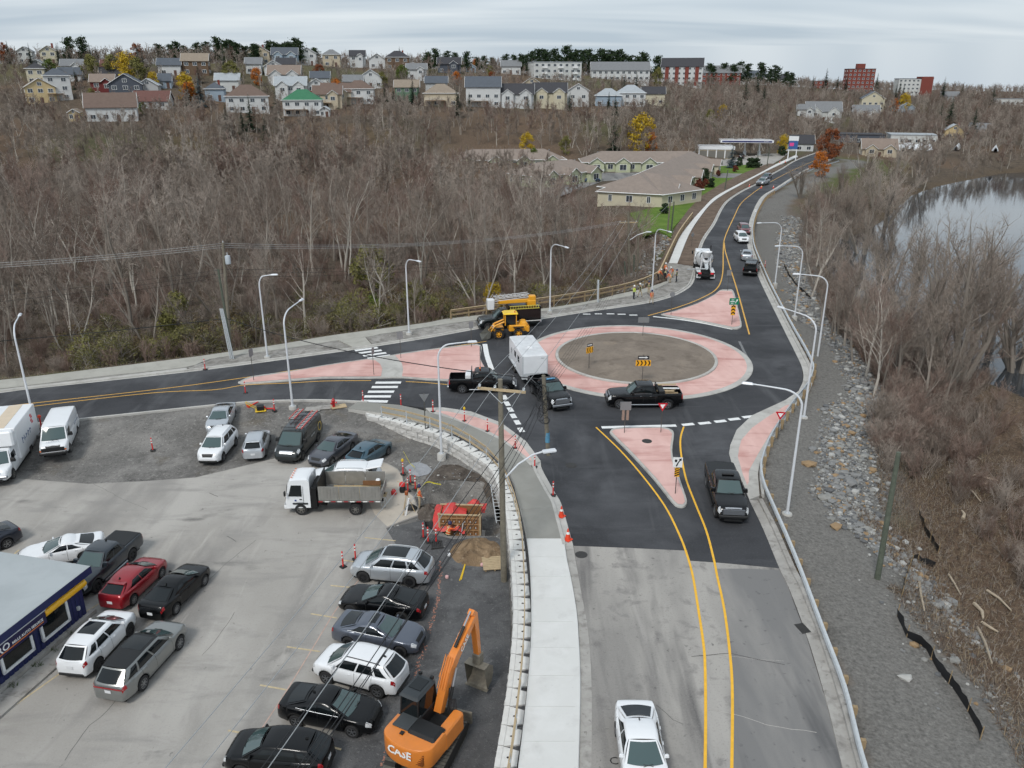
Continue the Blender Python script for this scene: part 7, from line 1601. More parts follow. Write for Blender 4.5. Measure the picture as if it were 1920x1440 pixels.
def person_mesh(pose,mats_):
 key=(pose,tuple(m_.name for m_ in mats_))
 if key in PCACHE:return PCACHE[key]
 lean={'stand':0,'walk':.06,'bend':.75,'reach':.25}[pose]
 hip=Vector((0,0,.93)) if pose !='bend' else Vector((-.12,0,.86))
 up=Vector((math.sin(lean),0,math.cos(lean)))
 chest=hip+up*.36;neck=hip+up*.54;hb=neck+up*.06+Vector((.02,0,0));ht=hb+(up*.6+Vector((0.1 if pose=='bend' else 0,0,.4))).normalized()*.19
 J=[hip,hip+up*.18,chest,neck,hb,ht];E=[(0,1),(1,2),(2,3),(3,4),(4,5)];R=[(.15,.12),(.145,.11),(.165,.12),(.065,.065),(.085,.09),(.075,.085)];cols=[0,0,0,3,3,3]
 def add(p,par,r,c):J.append(Vector(p));R.append((r,r));E.append((par,len(J)-1));cols.append(c);return len(J)-1
 for s in (1,-1):
  sw=(.16*s if pose=='walk' else .03*s)
  sh=add(chest+up*.13+Vector((0,s*.19,0)),2,.068,1)
  if pose=='bend' :el=Vector((.18,s*.05,-.26));wr=Vector((.14,-s*.04,-.22))
  elif pose=='reach':el=Vector((.2,s*.06,-.1));wr=Vector((.2,-s*.02,.1))
  elif pose=='stand' :el=Vector((.02,s*.06,-.28));wr=Vector((.14,-s*.05,-.2))
  else:el=Vector((-sw*.6,s*.05,-.28));wr=Vector((.1-sw*.4,0,-.23))
  e_=add(J[sh]+el,sh,.05,1);w_=add(J[e_]+wr,e_,.036,1);hd_=wr.normalized();pm_=add(J[w_]+hd_*.07,w_,.034,3)
  side_=Vector((0,0,1)).cross(hd_).normalized() if abs(hd_.z)<.95 else Vector((0,1,0))
  for k in range(4):
   a_=add(J[pm_]+hd_*(.05-.006*abs(k-1.4))+side_*(.022*(k-1.5)),pm_,.010,3);add(J[a_]+hd_*(.035-.005*abs(k-1.4))+Vector((.008,0,-.012)),a_,.009,3)
  a_=add(J[w_]+hd_*.05+side_*.045*s+Vector((.01,0,0)),w_,.012,3);add(J[a_]+hd_*.035+side_*.012*s,a_,.010,3)
  th_=add(hip+Vector((0,s*.09,-.06)),0,.095,2);kn=add(Vector((hip.x*.4+sw+(.06 if pose=='bend' else .02),s*.11,.49)),th_,.065,2);an=add(Vector((sw*1.4-.02,s*.11,.09)),kn,.046,2);add(Vector((sw*1.4+.15,s*.12,.045)),an,.042,4)
 m2=skin_person(J,E,R,0,None)
 for m_ in mats_:m2.materials.append(m_)
 JP=np.array([tuple(p) for p in J]);
 nf=len(m2.polygons);cc=np.empty(nf*3);m2.polygons.foreach_get('center',cc);cc=cc.reshape(-1,3);best=np.full(nf,1e9);bi=np.zeros(nf,int)
 for (a,b_) in E:
  A2,B2=JP[a],JP[b_];d=B2-A2;t=np.clip((cc-A2) @ d/(np.dot(d,d)+1e-9),0,1);q=np.linalg.norm(A2+t[:,None]*d-cc,axis=1);m_=q<best;best[m_]=q[m_];bi[m_]=cols[b_]
 m2.polygons.foreach_set('material_index',bi.tolist());m2.polygons.foreach_set('use_smooth',[True]*nf)
 PCACHE[key]=(m2,ht,hb,chest,hip,up);return PCACHE[key]
def person(loc,rz,label,pose='stand',torso=M_VESTO,sleeve=M_VESTO,legs=M_PANTD,hat=M_HATW,s=1.0):
 m2,ht,hb,chest,hip,up=person_mesh(pose,[torso,sleeve,legs,M_SKIN,M_BOOT])
 t=thing('person',label,'person',loc,rz);t.scale=(s,s,s);link('body',m2,t)
 hu=(ht-hb).normalized();Q=Vector((0,0,1)).rotation_difference(hu).to_matrix().to_4x4();Mh=Matrix.Translation(hb+hu*.16) @ Q
 mb=MB();mb.lathe([(.135,-.03),(.135,0),(.118,.02),(.115,.07),(.085,.125),(.03,.15),(.001,.152)],12,M=Mh);mb.build('helmet',hat,t)
 mb=MB();mb.lathe([(.098,-.09),(.102,-.02),(.1,.02)],12,M=Mh @ Matrix.Translation((-.012,0,0)));mb.build('hair',M_HAIR,t)
 face=MB()
 for sy in (.032,-.032):face.box((.092,sy,-.045),(.016,.022,.012),M=Mh)
 face.box((.1,0,-.075),(.03,.02,.035),M=Mh);face.box((.092,0,-.115),(.012,.045,.01),M=Mh);face.build('face',M_HAIR if False else mat('features',(120,78,66),.7),t)
 Qs=Vector((0,0,1)).rotation_difference(up).to_matrix().to_4x4()
 for dz in (.08,.24):
  mb=MB();mb.lathe([(1,-.02),(1,.02)],14,M=Matrix.Translation(hip+up*(dz)) @ Qs @ Matrix.Diagonal((.155,.185,1,1)));mb.build('reflective_band',M_STRIPE,t)
 for sy in (.09,-.09):
  mb=MB();mb.tube([hip+up*.24+Vector((.13,sy,0)),hip+up*.5+Vector((.06,sy,.02)),hip+up*.5+Vector((-.07,sy,.02)),hip+up*.24+Vector((-.135,-sy*.6,0))],.018,4);mb.build('vest_stripe',M_STRIPE,t)
 return t
p=lot(787,955,.08);person(p,math.radians(15),'worker in an orange jacket standing left of the pit','stand',legs=M_PANTK,hat=M_HATB)
person(Vector((fb.x-.75,fb.y-.55,pitz+.2)),math.radians(40),'worker in orange leaning on the formwork box','reach',legs=M_PANTD,hat=M_HATB,s=1.05)
for x,y,rz_,lab,ps,to,lg,ht_ in ((1188,561,.5,'worker in a lime jacket and dark trousers beside the far sidewalk','stand',M_VESTY,M_PANTD,M_HATW),(1200,557,2.6,'worker in a black jacket with lime vest left of the lamp','walk',M_BLKJ,M_PANTK,M_HATW),(1216,552,-2.2,'worker in black with a lime cross right beside the lamp','stand',M_BLKJ,M_PANTK,M_HATB),(1221,570,-1.2,'worker in orange and khaki standing on the kerb','walk',M_VESTO,M_PANTK,M_HATB),(1234,525,.3,'leftmost worker in orange of the group pouring the sidewalk','bend',M_VESTO,M_PANTD,M_HATW),(1247,516,-1.0,'rearmost worker in bright orange behind the pouring group','stand',M_VESTO,M_PANTD,M_HATW),(1247,524,1.2,'worker in black and lime in the middle of the pouring group','bend',M_BLKJ,M_PANTD,M_HATW),(1256,531,2.4,'worker in orange bending at the front of the pouring group','bend',M_VESTO,M_PANTK,M_HATB),(1261,520,-2.6,'worker in orange and brown at the right of the pouring group','bend',M_VESTO,M_PANTK,M_HATW),(1268,529,3.0,'worker in dark clothes standing apart at the right of the pouring group','stand',M_BLKJ,M_PANTD,M_HATB)):
 person(gz(x,y,.1),rz_,lab,ps,to,to,lg,ht_,1.0)
t_=thing('plate_compactor','yellow and black plate compactor on the gravel by the left road','compactor',lot(489,771),.3)
bx(t_,'plate',(0,0,.08),(.9,.6,.08),M_YCASE,.03);bx(t_,'engine',(0,0,.35),(.6,.5,.4),M_BLACKPL,.06)
mb=MB();mb.tube([(-.3,.2,.3),(-1.1,.25,.9)],.03,6);mb.tube([(-.3,-.2,.3),(-1.1,-.25,.9)],.03,6);mb.tube([(-1.1,.25,.9),(-1.1,-.25,.9)],.03,6);mb.build('handle',M_YCASE,t_)
for i,(x,y,an,lab) in enumerate(((475,760,.9,'red cone lying on its side left of the compactor'),(505,768,-.3,'red tube marker lying on its side beside the compactor'))):
 o=thing('fallen_marker',lab,'delineator',lot(x,y,.1),an);o.rotation_euler.y=math.radians(82);mb=MB();mb.tube([(0,0,-.5),(0,0,.5)],[.09,.05],8);mb.build('tube',M_REDOR,o);bx(o,'base',(0,0,-.52),(.36,.36,.06),M_ORANGE)
for i,(x,y,lab) in enumerate(((587,768,'left stone slab lying near the hydrant'),(606,765,'right stone slab lying near the hydrant'),(635,763,'tan board lying beside the hydrant'))):
 o=tag(MB().box((0,0,.05),(1.3,.8,.08),ch=.02).build('slab_piece',M_KERBD if i<2 else M_TIMBER),lab,'slab');o.location=lot(x,y);o.rotation_euler.z=.2*i
mb=MB();r_=random.Random(3)
tpts=[lot(757,868,1.0),lot(770,887,.8),lot(779,897,.75),lot(782,920,.1),lot(800,917,.55),lot(815,918,.5),lot(827,918,.4)]
P=smooth_line(tpts,6);mb.grid([[p+Vector((0,0,.04+r_.uniform(-.02,.02))) for p in P],[p-Vector((0,0,.04+r_.uniform(-.02,.02))) for p in P]],0,True);tag(mb.build('caution_tape',mat('tape_yellow',(216,206,70),.5)),'yellow caution tape strung between the delineators and the pit','tape')
for (x,y,rz_,lab) in ((688,952,1.45,'pair of sawhorse legs with a plank at the back of the dump truck'),):
 t_=thing('sawhorse',lab,'sawhorse',lot(x+10,y-3,.08),0)
 for dx in (-.8,.8):
  mb=MB()
  for sy in (-.3,.3):
   for sx in (-.15,.15):mb.tube([(dx+sx,sy,0),(dx,sy,.8)],.02,5)
  mb.build('leg_frame',M_GALV,t_)
 for k in range(3):bx(t_,'plank',(0,-.25+.22*k,.84),(2.1,.16,.05),M_TIMBER)
t_=thing('wet_vacuum','black and red shop vacuum standing by the caution tape','vacuum',lot(755,924,.08));mb=MB();mb.lathe([(.2,0),(.22,.1),(.22,.5),(.18,.55)],12);mb.build('drum',M_BLACKPL,t_);mb=MB();mb.lathe([(.22,.5),(.2,.68),(.1,.75),(.001,.75)],12);mb.build('lid',M_REDOR,t_)
t_=thing('jerry_can','small red fuel can on the dusty slab','fuel can',lot(738.5,929,.08),.4);bx(t_,'can',(0,0,.16),(.36,.24,.32),M_REDOR,.06);mb=MB();mb.tube([(-.1,0,.32),(-.08,0,.42),(.08,0,.42),(.1,0,.32)],.025,5);mb.build('handle',M_REDOR,t_)
t_=thing('survey_tripod','level instrument on a tripod standing on the dusty slab','tripod',lot(764,962,.08))
mb=MB()
for k in range(3):mb.tube([(.5*math.cos(k*2.1),.5*math.sin(k*2.1),0),(.05*math.cos(k*2.1),.05*math.sin(k*2.1),1.3)],.03,5)
mb.build('legs',M_TIMBER,t_);bx(t_,'instrument',(0,0,1.45),(.22,.22,.3),mat('instrument_orange',(150,80,40),.5),.05)
t_=tag(MB().box((0,0,.2),(.8,.5,.3),taper=(.7,.7),ch=.08).build('tool_bag',M_BLACKPL),'black tool bag beside the tripod','bag');t_.location=lot(771,957,.06)
o=tag(MB().tube([(0,0,0),(.25,.1,1.25)],.06,8).build('white_pipe',M_WHITE),'white pipe leaning by the tripod','pipe');o.location=lot(761,968,.06)
t_=thing('aluminium_ladder','aluminium ladder lying against the block wall beside the pit','ladder',Vector((0,0,0)));a_,b_=lot(926,920,.5),lot(937,982,.1)
d_=(b_-a_);sd=Vector((-d_.y,d_.x,0)).normalized()*.22
for s_ in (1,-1):mb=MB();mb.tube([a_+sd*s_,b_+sd*s_],.035,5);mb.build('rail',M_GALV,t_)
for k in range(11):mb=MB();q=a_.lerp(b_,(k+.5)/11);mb.tube([q-sd,q+sd],.022,5);mb.build('rung',M_GALV,t_)
t_=thing('timber_pallet','pallet of stacked timber strips at the foot of the yard pole','pallet',lot(926,1061,.05),.12)
for k in range(8):bx(t_,'board',(0,-.62+.175*k,.16),(1.35,.14,.05),M_TIMBER)
for k in range(3):bx(t_,'bearer',(-.55+.55*k,0,.07),(.1,1.3,.1),M_POST)
t_=thing('drain_grate_stack','small steel drain grate lying by the delineators in front of the pit','grate',lot(819,1024,.05),.2)
for k in range(6):bx(t_,'bar',(-.3+.12*k,0,.05),(.05,.8,.08),M_IRON)
for y_ in (-.38,.38):bx(t_,'frame_bar',(0,y_,.05),(.75,.06,.09),M_IRON)
for i,(a_,b_,m_,lab) in enumerate((((872,1060),(862,1090),M_YCASE,'yellow marking stick lying on the dark gravel'),((872,1062),(865,1088),M_YCASE,'second yellow stick beside the first on the gravel'),((745,905),(790,912),M_TIMBER,'pale hose lying at the edge of the sand patch'))):
 o=tag(MB().tube([lot(*a_,.08),lot(*b_,.06)],.035,5).build('marking_stick' if i<2 else 'hose',m_),lab,'stick' if i<2 else 'hose')
for i,(x,y,lab) in enumerate(((838,1085,'left pale bag scrap by the spoil heap'),(904,1062,'pink flagging scrap left of the pallet'),(842,1043,'white paint can beside the spoil heap'))):
 o=tag(MB().lathe([(.001,0),(.1,.0),(.11,.12),(.08,.16),(.001,.17)],8).build('site_scrap',M_WHITE if i==2 else mat('pink_flag',(214,170,168),.7)),lab,'scrap');o.location=lot(x,y,.05)
def silt(pxs,label):
 P=resample([at(*p) for p in pxs],.35);mb=MB();rs=random.Random(len(pxs));zz_=[th(p.x,p.y) for p in P]
 mb.grid([[Vector((p.x+rs.uniform(-.06,.06),p.y+rs.uniform(-.06,.06),z+.48+rs.uniform(-.1,.1))) for p,z in zip(P,zz_)],[Vector((p.x+rs.uniform(-.05,.05),p.y,z+.2)) for p,z in zip(P,zz_)],[Vector((p.x,p.y,z-.05)) for p,z in zip(P,zz_)]],0,True)
 t=thing('silt_fence',label,'silt fence');mb.build('fabric',mat('silt_fabric',(26,27,30),.6),t)
 for p,z in list(zip(P,zz_))[::5]:mb=MB();mb.tube([(p.x,p.y,z-.1),(p.x+.03,p.y,z+.75)],.025,5);mb.build('stake',M_POST,t)
silt([(1682,1155),(1700,1195),(1735,1215),(1760,1260),(1790,1295),(1812,1330),(1836,1372),(1838,1395)],'sagging black silt fence along the bottom right bank')
silt([(1690,1120),(1698,1085),(1712,1050),(1760,1065)],'black silt fence flap behind the lone pole')
silt([(1722,965),(1735,1000),(1760,1040)],'short black silt fence remnant above the flap');silt([(1470,500),(1480,520),(1500,545),(1520,562)],'far black silt fence below the second lamp')
M_DRIFT=mat('driftwood',(172,158,138),.9,var=.2,scale=4)
for i,(a_,b_,r_,lab) in enumerate((((1765,820),(1838,865),.09,'long pale driftwood log across the brown bank'),((1778,888),(1850,912),.1,'pale log in the debris pile'),((1806,890),(1870,905),.07,'upper branch of the debris pile'),((1788,905),(1795,935),.08,'short broken log left of the debris pile'),((1815,915),(1838,945),.06,'thin dead branch under the debris pile'),((1805,975),(1803,962),.1,'stump like log by the silt fence'),((1722,1092),(1732,1150),.07,'pale peeled stick standing by the silt fence'),((1778,1080),(1800,1120),.06,'brown dead branch right of the silt fence'),((1832,1180),(1858,1250),.07,'bent grey branch on the right bank'),((1826,1135),(1842,1165),.1,'short thick log on the right bank'),((1850,1110),(1895,1150),.07,'long grey branch at the right edge'),((1840,1170),(1870,1190),.08,'dark fallen branch by the right edge'))):
 A2,B2=at(*a_),at(*b_);A2.z+=.12;B2.z+=.2;m1=A2.lerp(B2,.5)+Vector((random.uniform(-.15,.15),random.uniform(-.15,.15),.08));o=tag(MB().tube([A2,m1,B2],[r_*1.3,r_,r_*.6],7).build('driftwood_log',M_DRIFT),lab,'log','driftwood on the river bank')
#================================================================houses
WALLC=dict(white=(198,200,200),cream=(194,187,164),yellow=(198,178,136),grey=(176,178,178),red=(108,44,44),slate=(76,82,92),tan=(188,176,154),green=(98,126,104),blue=(150,166,180),brown=(104,84,66),brick=(124,62,52),pale=(196,198,196),sage=(184,190,160))
ROOFC=dict(slate=(84,90,98),brown=(108,91,82),dark=(62,62,66),tan=(140,128,114),green=(58,114,84),grey=(120,122,124),red=(104,72,66),pale=(160,166,170),taupe=(132,118,108))
def wmat(k):return mat('wall_'+k,WALLC[k],.8,var=.05,scale=.6)
def rmat(k):return mat('roof_'+k,ROOFC[k],.9,var=.12,scale=1.2,bump=.2,bscale=4)
M_HWIN=mat('house_glass',(58,66,74),.12,spec=.8);M_HTRIM=mat('house_trim',(226,227,226),.6);M_HDOOR=mat('house_door',(96,70,60),.6);M_DECK=mat('deck_wood',(128,108,88),.8,var=.15,scale=2)
WIN_ME={}
def window_part(root,x,y,z,w,h,face,frame=True):
 """face: 'f' looks along -y, 'l' along -x, 'r' along +x, 'b' along +y"""
 k=(round(w,2),round(h,2))
 if k not in WIN_ME:
  mb=MB();
  for cx_,cz_,dx_,dz_ in ((0,h/2,w+.16,.09),(0,-h/2,w+.16,.09),(-w/2,0,.09,h),(w/2,0,.09,h),(0,0,.06,h)):mb.box((cx_,-.03,cz_),(dx_,.08,dz_))
  a=mb.mesh('window',M_HTRIM);mb=MB();mb.box((0,-.01,0),(w,.03,h));WIN_ME[k]=(a,mb.mesh('pane',M_HWIN))
 a,b_=WIN_ME[k];o=link('window',a,root,(x,y,z),(0,0,{'f':0,'l':-math.pi/2,'r':math.pi/2,'b':math.pi}[face]));link('pane',b_,o);return o
HOUSES=[]
def roof_gable(root,w,d,zb,rise,m_,wall_m,along='x',over=.45,name='roof',off=(0,0)):
 """ridge along x or y; wall gables filled"""
 if along=='x':L,S=w,d
 else:L,S=d,w
 a,b_=L/2+over,S/2+over;k=rise/(S/2);e=zb-over*k
 tr=(lambda u,v,z:(off[0]+u,off[1]+v,z)) if along=='x' else (lambda u,v,z:(off[0]-v,off[1]+u,z))
 mb=MB();th_=.16
 for sg in (1,-1):
  vs=[tr(-a,sg*b_,e),tr(a,sg*b_,e),tr(a,0,zb+rise),tr(-a,0,zb+rise)];vs2=[(x,y,z+th_) for x,y,z in vs]
  mb.add(vs+vs2,[(0,1,2,3),(7,6,5,4),(0,4,5,1),(1,5,6,2),(3,7,4,0)])
 o=mb.build(name,m_,root)
 for u in (-L/2,L/2):g_=MB();g_.add([tr(u,-S/2,zb-.02),tr(u,S/2,zb-.02),tr(u,0,zb+rise-.06)],[(0,1,2)]);g_.build('gable_wall',wall_m,root)
 for u in (-a-.02,a+.02):t=MB();t.tube([tr(u,b_,e+.04),tr(u,0,zb+rise+.04),tr(u,-b_,e+.04)],.09,4);t.build('roof_trim',M_HTRIM,o)
 return o
def roof_hip(root,w,d,zb,rise,m_,over=.45,name='roof',off=(0,0)):
 a,b_=w/2+over,d/2+over;r=max(a-b_,.0) if a>=b_ else 0;s=max(b_-a,0)
 P=[(-a,-b_,zb),(a,-b_,zb),(a,b_,zb),(-a,b_,zb),(-r,-s,zb+rise),(r,s,zb+rise)];P=[(x+off[0],y+off[1],z) for x,y,z in P]
 if a>=b_:fs=[(0,1,5,4),(2,3,4,5),(1,2,5),(3,0,4)]
 else:fs=[(0,1,4),(1,2,5,4),(2,3,5),(3,0,4,5)]
 mb=MB();mb.add(P,fs+[(3,2,1,0)]);o=mb.build(name,m_,root);t=MB()
 for i in range(4):t.tube([(P[i][0],P[i][1],zb+.03),(P[(i+1) % 4][0],P[(i+1) % 4][1],zb+.03)],.1,4)
 t.build('eaves',M_HTRIM,o);return o
def house(px,py,wpx,st,wall_k,roof_k,kind,label,rot=0.0,dw=1.0,extra=None,chimney=False,name='house',cat='house',dfac=.75,sunk=0.0):
 p=at(px,py);Zc=p.y*CP+(CAM_H-p.z)*SP;w=wpx*Zc/F_PX;d=min(max(6.5,w*dfac),13) if kind !='long' else 11
 H=2.75*st;face=math.atan2(-p.x,p.y)*-1
 t=thing(name,label,cat,(p.x,p.y+d*.35,p.z-.3-sunk),rot-math.atan2(p.x,p.y)*.6,'houses on the hillside' if name=='house' else None)
 HOUSES.append((p.x,p.y+d*.35,max(w,d)*.62))
 wm,rm=wmat(wall_k),rmat(roof_k);bx(t,'wall',(0,0,H/2-1.2),(w,d,H+2.4),wm)
 if kind=='gf':roof_gable(t,w,d,H,w*.30,rm,wm,'y');window_part(t,0,-d/2-.02,H+w*.10,min(1.3,w*.2),1.1,'f')
 elif kind in ('gs','long'):roof_gable(t,w,d,H,d*.36,rm,wm,'x')
 elif kind=='hip':roof_hip(t,w,d,H,min(w,d)*.36,rm)
 elif kind=='mg':
  roof_gable(t,w,d,H,d*.36,rm,wm,'x')
  for cx_ in ((-w*.25,w*.27) if w>11 else (w*.2,)):
   ww=w*.34;bx(t,'bay',(cx_,-d/2-.5,H/2-1.2),(ww,1.6,H+2.4),wm);roof_gable(t,ww,4.5,H,ww*.36,rm,wm,'y',.3,'bay_roof',(cx_,-d/2+.9));window_part(t,cx_,-d/2-1.32,H*.72 if st>1 else H*.55,min(1.6,ww*.5),1.3,'f')
 elif kind=='flat':bx(t,'roof',(0,0,H+.15),(w+.4,d+.4,.35),rm)
 for s_ in range(int(st)):
  z=1.5+2.75*s_;n_=max(2,int(w/3.0));n_=min(n_,12)
  for i in range(n_):
   x=-w/2+w*(i+.5)/n_
   if kind=='mg' and any(abs(x-c_)<w*.2 for c_ in ((-w*.25,w*.27) if w>11 else (w*.2,))):continue
   if s_==0 and i==n_//2 and st<3 and cat=='house':
    bx(t,'door',(x,-d/2-.02,1.05),(1.0,.08,2.1),M_HDOOR);continue
   window_part(t,x,-d/2-.02,z,1.5 if w/n_>2.6 else 1.0,1.25,'f')
  for i in range(2):window_part(t,w/2+.02,-d*.22+d*.44*i,z,1.0,1.2,'r');window_part(t,-w/2-.02,-d*.22+d*.44*i,z,1.0,1.2,'l')
 if chimney:bx(t,'chimney',(w*.22,d*.05,H+1.6),(.7,.7,3.0),wmat('brick'))
 if extra:extra(t,w,d,H)
 return t
def deck(t,w,d,H):
 bx(t,'deck',(-w*.15,-d/2-1.3,2.4),(w*.6,2.4,.18),M_DECK)
 for k in range(4):bx(t,'deck_post',(-w*.42+w*.18*k,-d/2-2.4,.9),(.14,.14,3.0),M_DECK)
 for k in range(2):bx(t,'deck_rail',(-w*.15,-d/2-2.45,2.9+.45*k),(w*.6,.06,.07),M_HTRIM)
def balconies(t,w,d,H):
 for k in range(int(H/2.75)):
  for x in (-w*.28,w*.05,w*.36):bx(t,'balcony',(x,-d/2-.6,2.75*k+.5),(2.6,1.2,.9),M_HTRIM)
def brickbands(t,w,d,H):
 for x in (-w*.36,-w*.12,w*.12,w*.36):bx(t,'brick_panel',(x,-d/2-.06,H/2),(w*.09,.14,H),wmat('brick'))
L_=[(72,193,50,2,'yellow','tan','gf','yellow gabled house at the far left of the hillside',.25),(107,188,43,3,'white','slate','hip','tall white three storey house with slate hip roof right of the yellow house',.2,deck),
(67,157,30,2,'cream','dark','hip','cream house with dark hip roof above the yellow house'),(130,152,40,1,'white','slate','gs','low white house with slate roof left of the green tree'),(68,133,28,1,'white','grey','gf','small white gabled house high on the far left'),(133,135,36,1,'white','grey','mg','white gabled house uphill of the low slate roofed house'),
(45,112,26,2,'pale','grey','gf','pale house among trees at the top left'),(90,112,28,2,'cream','tan','gf','cream gabled house among trees near the top left'),(193,182,40,2,'red','taupe','mg','dark red house with taupe roof and dormers'),(236,187,58,2,'slate','slate','gf','large slate blue house with a steep grey gable'),
(277,181,36,1.5,'grey','pale','gf','pale grey gabled annex beside the slate blue house'),(203,226,86,1.6,'white','brown','long','long white bungalow with brown roof in front of the woods',.12),(283,203,62,1,'white','red','gs','white bungalow with dark red roof next to the long bungalow',-.1),(200,136,22,1,'red','red','gs','small red roofed house behind the yellow trees'),
(206,152,36,1,'brown','dark','gs','low brown house behind the dark red house'),(317,141,40,1.5,'white','slate','gs','white house with slate roof left of the tan apartment'),(366,140,46,2,'brown','tan','gs','brown apartment house with a tan roof'),(308,164,22,1,'blue','slate','gs','small bluish house beside the yellow tree'),
(426,170,42,1.5,'pale','pale','gs','pale house below the tan roofed apartment'),(402,188,34,1.5,'blue','slate','hip','blue grey house right of the blue spruce'),(460,210,76,2,'white','brown','hip','big white house with a broad brown hip roof',.1),(566,217,70,2,'white','green','hip','white house with a bright green hip roof',0,deck),
(545,187,56,2,'white','pale','mg','white house with several grey gables above the green roof'),(594,186,36,2,'white','grey','gf','white gabled house right of the many gabled white house'),(614,204,52,2,'tan','brown','mg','tan house with brown gables right of the green roof',0,deck),(608,219,17,1,'white','pale','gf','tiny white shed below the tan gabled house'),(137,226,18,1,'yellow','tan','gf','tiny yellow shed left of the long bungalow'),
(532,158,58,1.5,'white','taupe','mg','white house with taupe gables below the ridge'),(513,143,34,1.5,'white','grey','gf','white gabled house under the ridge'),(536,138,34,1.5,'grey','dark','gs','grey house with dark roof under the ridge'),(600,164,34,1.5,'pale','slate','gs','pale house with slate roof left of the white hip roof house'),
(483,116,42,2,'tan','taupe','gf','large tan house on the ridge at left',0),(533,116,46,1.6,'blue','slate','mg','blue grey house on the ridge'),(576,119,32,2,'white','grey','gf','white house on the ridge right of the blue grey one'),(621,121,32,2,'tan','grey','hip','tan hip roofed house on the ridge'),(475,138,28,1.5,'pale','grey','gs','pale house below the ridge at left'),
(670,124,28,2,'white','dark','mg','white house with dark roof on the ridge'),(707,128,30,1.6,'white','grey','gf','white gabled house on the ridge beside the brown pavilion roof'),(745,130,44,2,'brown','dark','hip','dark brown house with a broad dark hip roof on the ridge'),(781,148,36,1.6,'white','grey','mg','white house below the brown ridge house'),
(695,164,42,1.6,'white','grey','gf','white house with grey gable in the middle of the slope'),(662,171,36,1.5,'grey','grey','gs','grey house left of the white gable on the slope'),(672,194,56,2,'white','brown','hip','white house with brown hip roof and deck stairs',0,deck),(630,196,54,1.8,'tan','brown','mg','tan gabled house at the wood edge left of the brown hip roof'),
(763,189,44,2,'green','tan','gs','green house with a tan roof'),(826,199,62,1.8,'tan','tan','hip','tan house with wide hip roof and arched window',0,deck),(818,173,40,1.5,'grey','slate','gs','grey roofed house behind the tan hip roof house'),(906,200,64,2.8,'white','slate','gs','tall white house with balconies and slate roof',0,deck),
(968,202,64,2,'white','dark','mg','white house with dark gables right of the tall white house'),(1031,203,62,2.3,'cream','dark','mg','cream house with two dark gables'),(1084,200,40,2.4,'white','taupe','gf','white house with taupe gable at the wood edge'),(1141,199,48,1.6,'blue','pale','hip','pale blue house behind the small spruce'),(1183,199,54,2,'white','pale','hip','white house with pale hip roof on the right of the row'),(1225,196,42,1.8,'cream','dark','gs','cream house at the right end of the row'),
(997,174,32,1.6,'tan','brown','gf','tan gabled house behind the row'),(842,137,42,1.6,'slate','dark','mg','dark house with white gable below the pines'),(958,139,36,1.5,'white','grey','gs','white house left of the white apartment block'),(883,135,18,1,'blue','slate','gf','small blue house near the orange tree'),
(1637,207,40,2.6,'cream','slate','gf','cream three storey house on the far right slope'),(1626,219,46,1,'white','grey','mg','low white house below the cream three storey house'),(1700,212,30,1.3,'blue','pale','gf','pale blue house beside the far yellow tree'),(1790,259,32,1.5,'yellow','pale','gf','yellow house near the river at far right'),(1841,254,38,1.2,'white','grey','gs','white bungalow at the far right edge of the trees'),(1651,294,60,1.2,'tan','taupe','mg','tan bungalow by the bend of the far road'),(1511,220,30,1.6,'white','grey','mg','white townhouse left end on the far slope'),(1546,226,62,1.8,'pale','grey','mg','row of pale townhouses on the far slope'),(1782,190,30,1.4,'grey','grey','gs','grey house half hidden on the far right slope')]
for q in L_:
 house(*q[:8],rot=q[8] if len(q)>8 else 0.0,extra=q[9] if len(q)>9 else None,chimney=(len(q[7]) % 4==0))
for q in ((1040,149,92,3,'pale','pale','flat','long pale apartment block with balconies below the pines',.25,balconies),(1163,151,108,2,'white','grey','long','long white row block with grey roof right of the apartment block',.05,None),(1280,160,76,4,'white','dark','gs','four storey white and brick apartment block',-.1,brickbands),(1354,158,70,3,'brick','grey','gs','red brick apartment block with a grey roof',-.1,None),(1418,158,56,2,'pale','slate','hip','pale block with slate roof right of the brick blocks',-.1,None),(1474,153,46,1.6,'grey','dark','hip','dark roofed low block near the ridge pines',0,None),(1614,153,48,6,'brick','dark','flat','red brick tower with a rooftop box on the skyline',.1,lambda t,w,d,H:bx(t,'plant_room',(0,0,H+2),(w*.3,d*.4,3.5),wmat('brick'))),(1717,160,60,5,'pale','dark','flat','modern white and red block on the skyline',.1,lambda t,w,d,H:bx(t,'red_wing',(w*.32,-.3,H/2+.8),(w*.34,d*1.05,H+1.6),wmat('brick'))),(1541,152,26,2,'brick','grey','flat','small red brick block between the skyline pines',0,None)):
 house(*q[:8],rot=q[8],extra=q[9],name='apartment_block',cat='building')
house(1716,269,80,1.4,'pale','pale','flat','white flat roofed garage with vans in front at far right',name='commercial_building',cat='building');house(1612,267,92,1.3,'slate','dark','flat','dark flat roofed store at the far bend',name='commercial_building',cat='building');house(1500,283,50,1.2,'white','dark','gs','white store with dark roof behind the pylon sign',name='commercial_building',cat='building')
house(1897,196,46,1.5,'pale','grey','flat','pale flat building at the far right edge',name='commercial_building',cat='building')
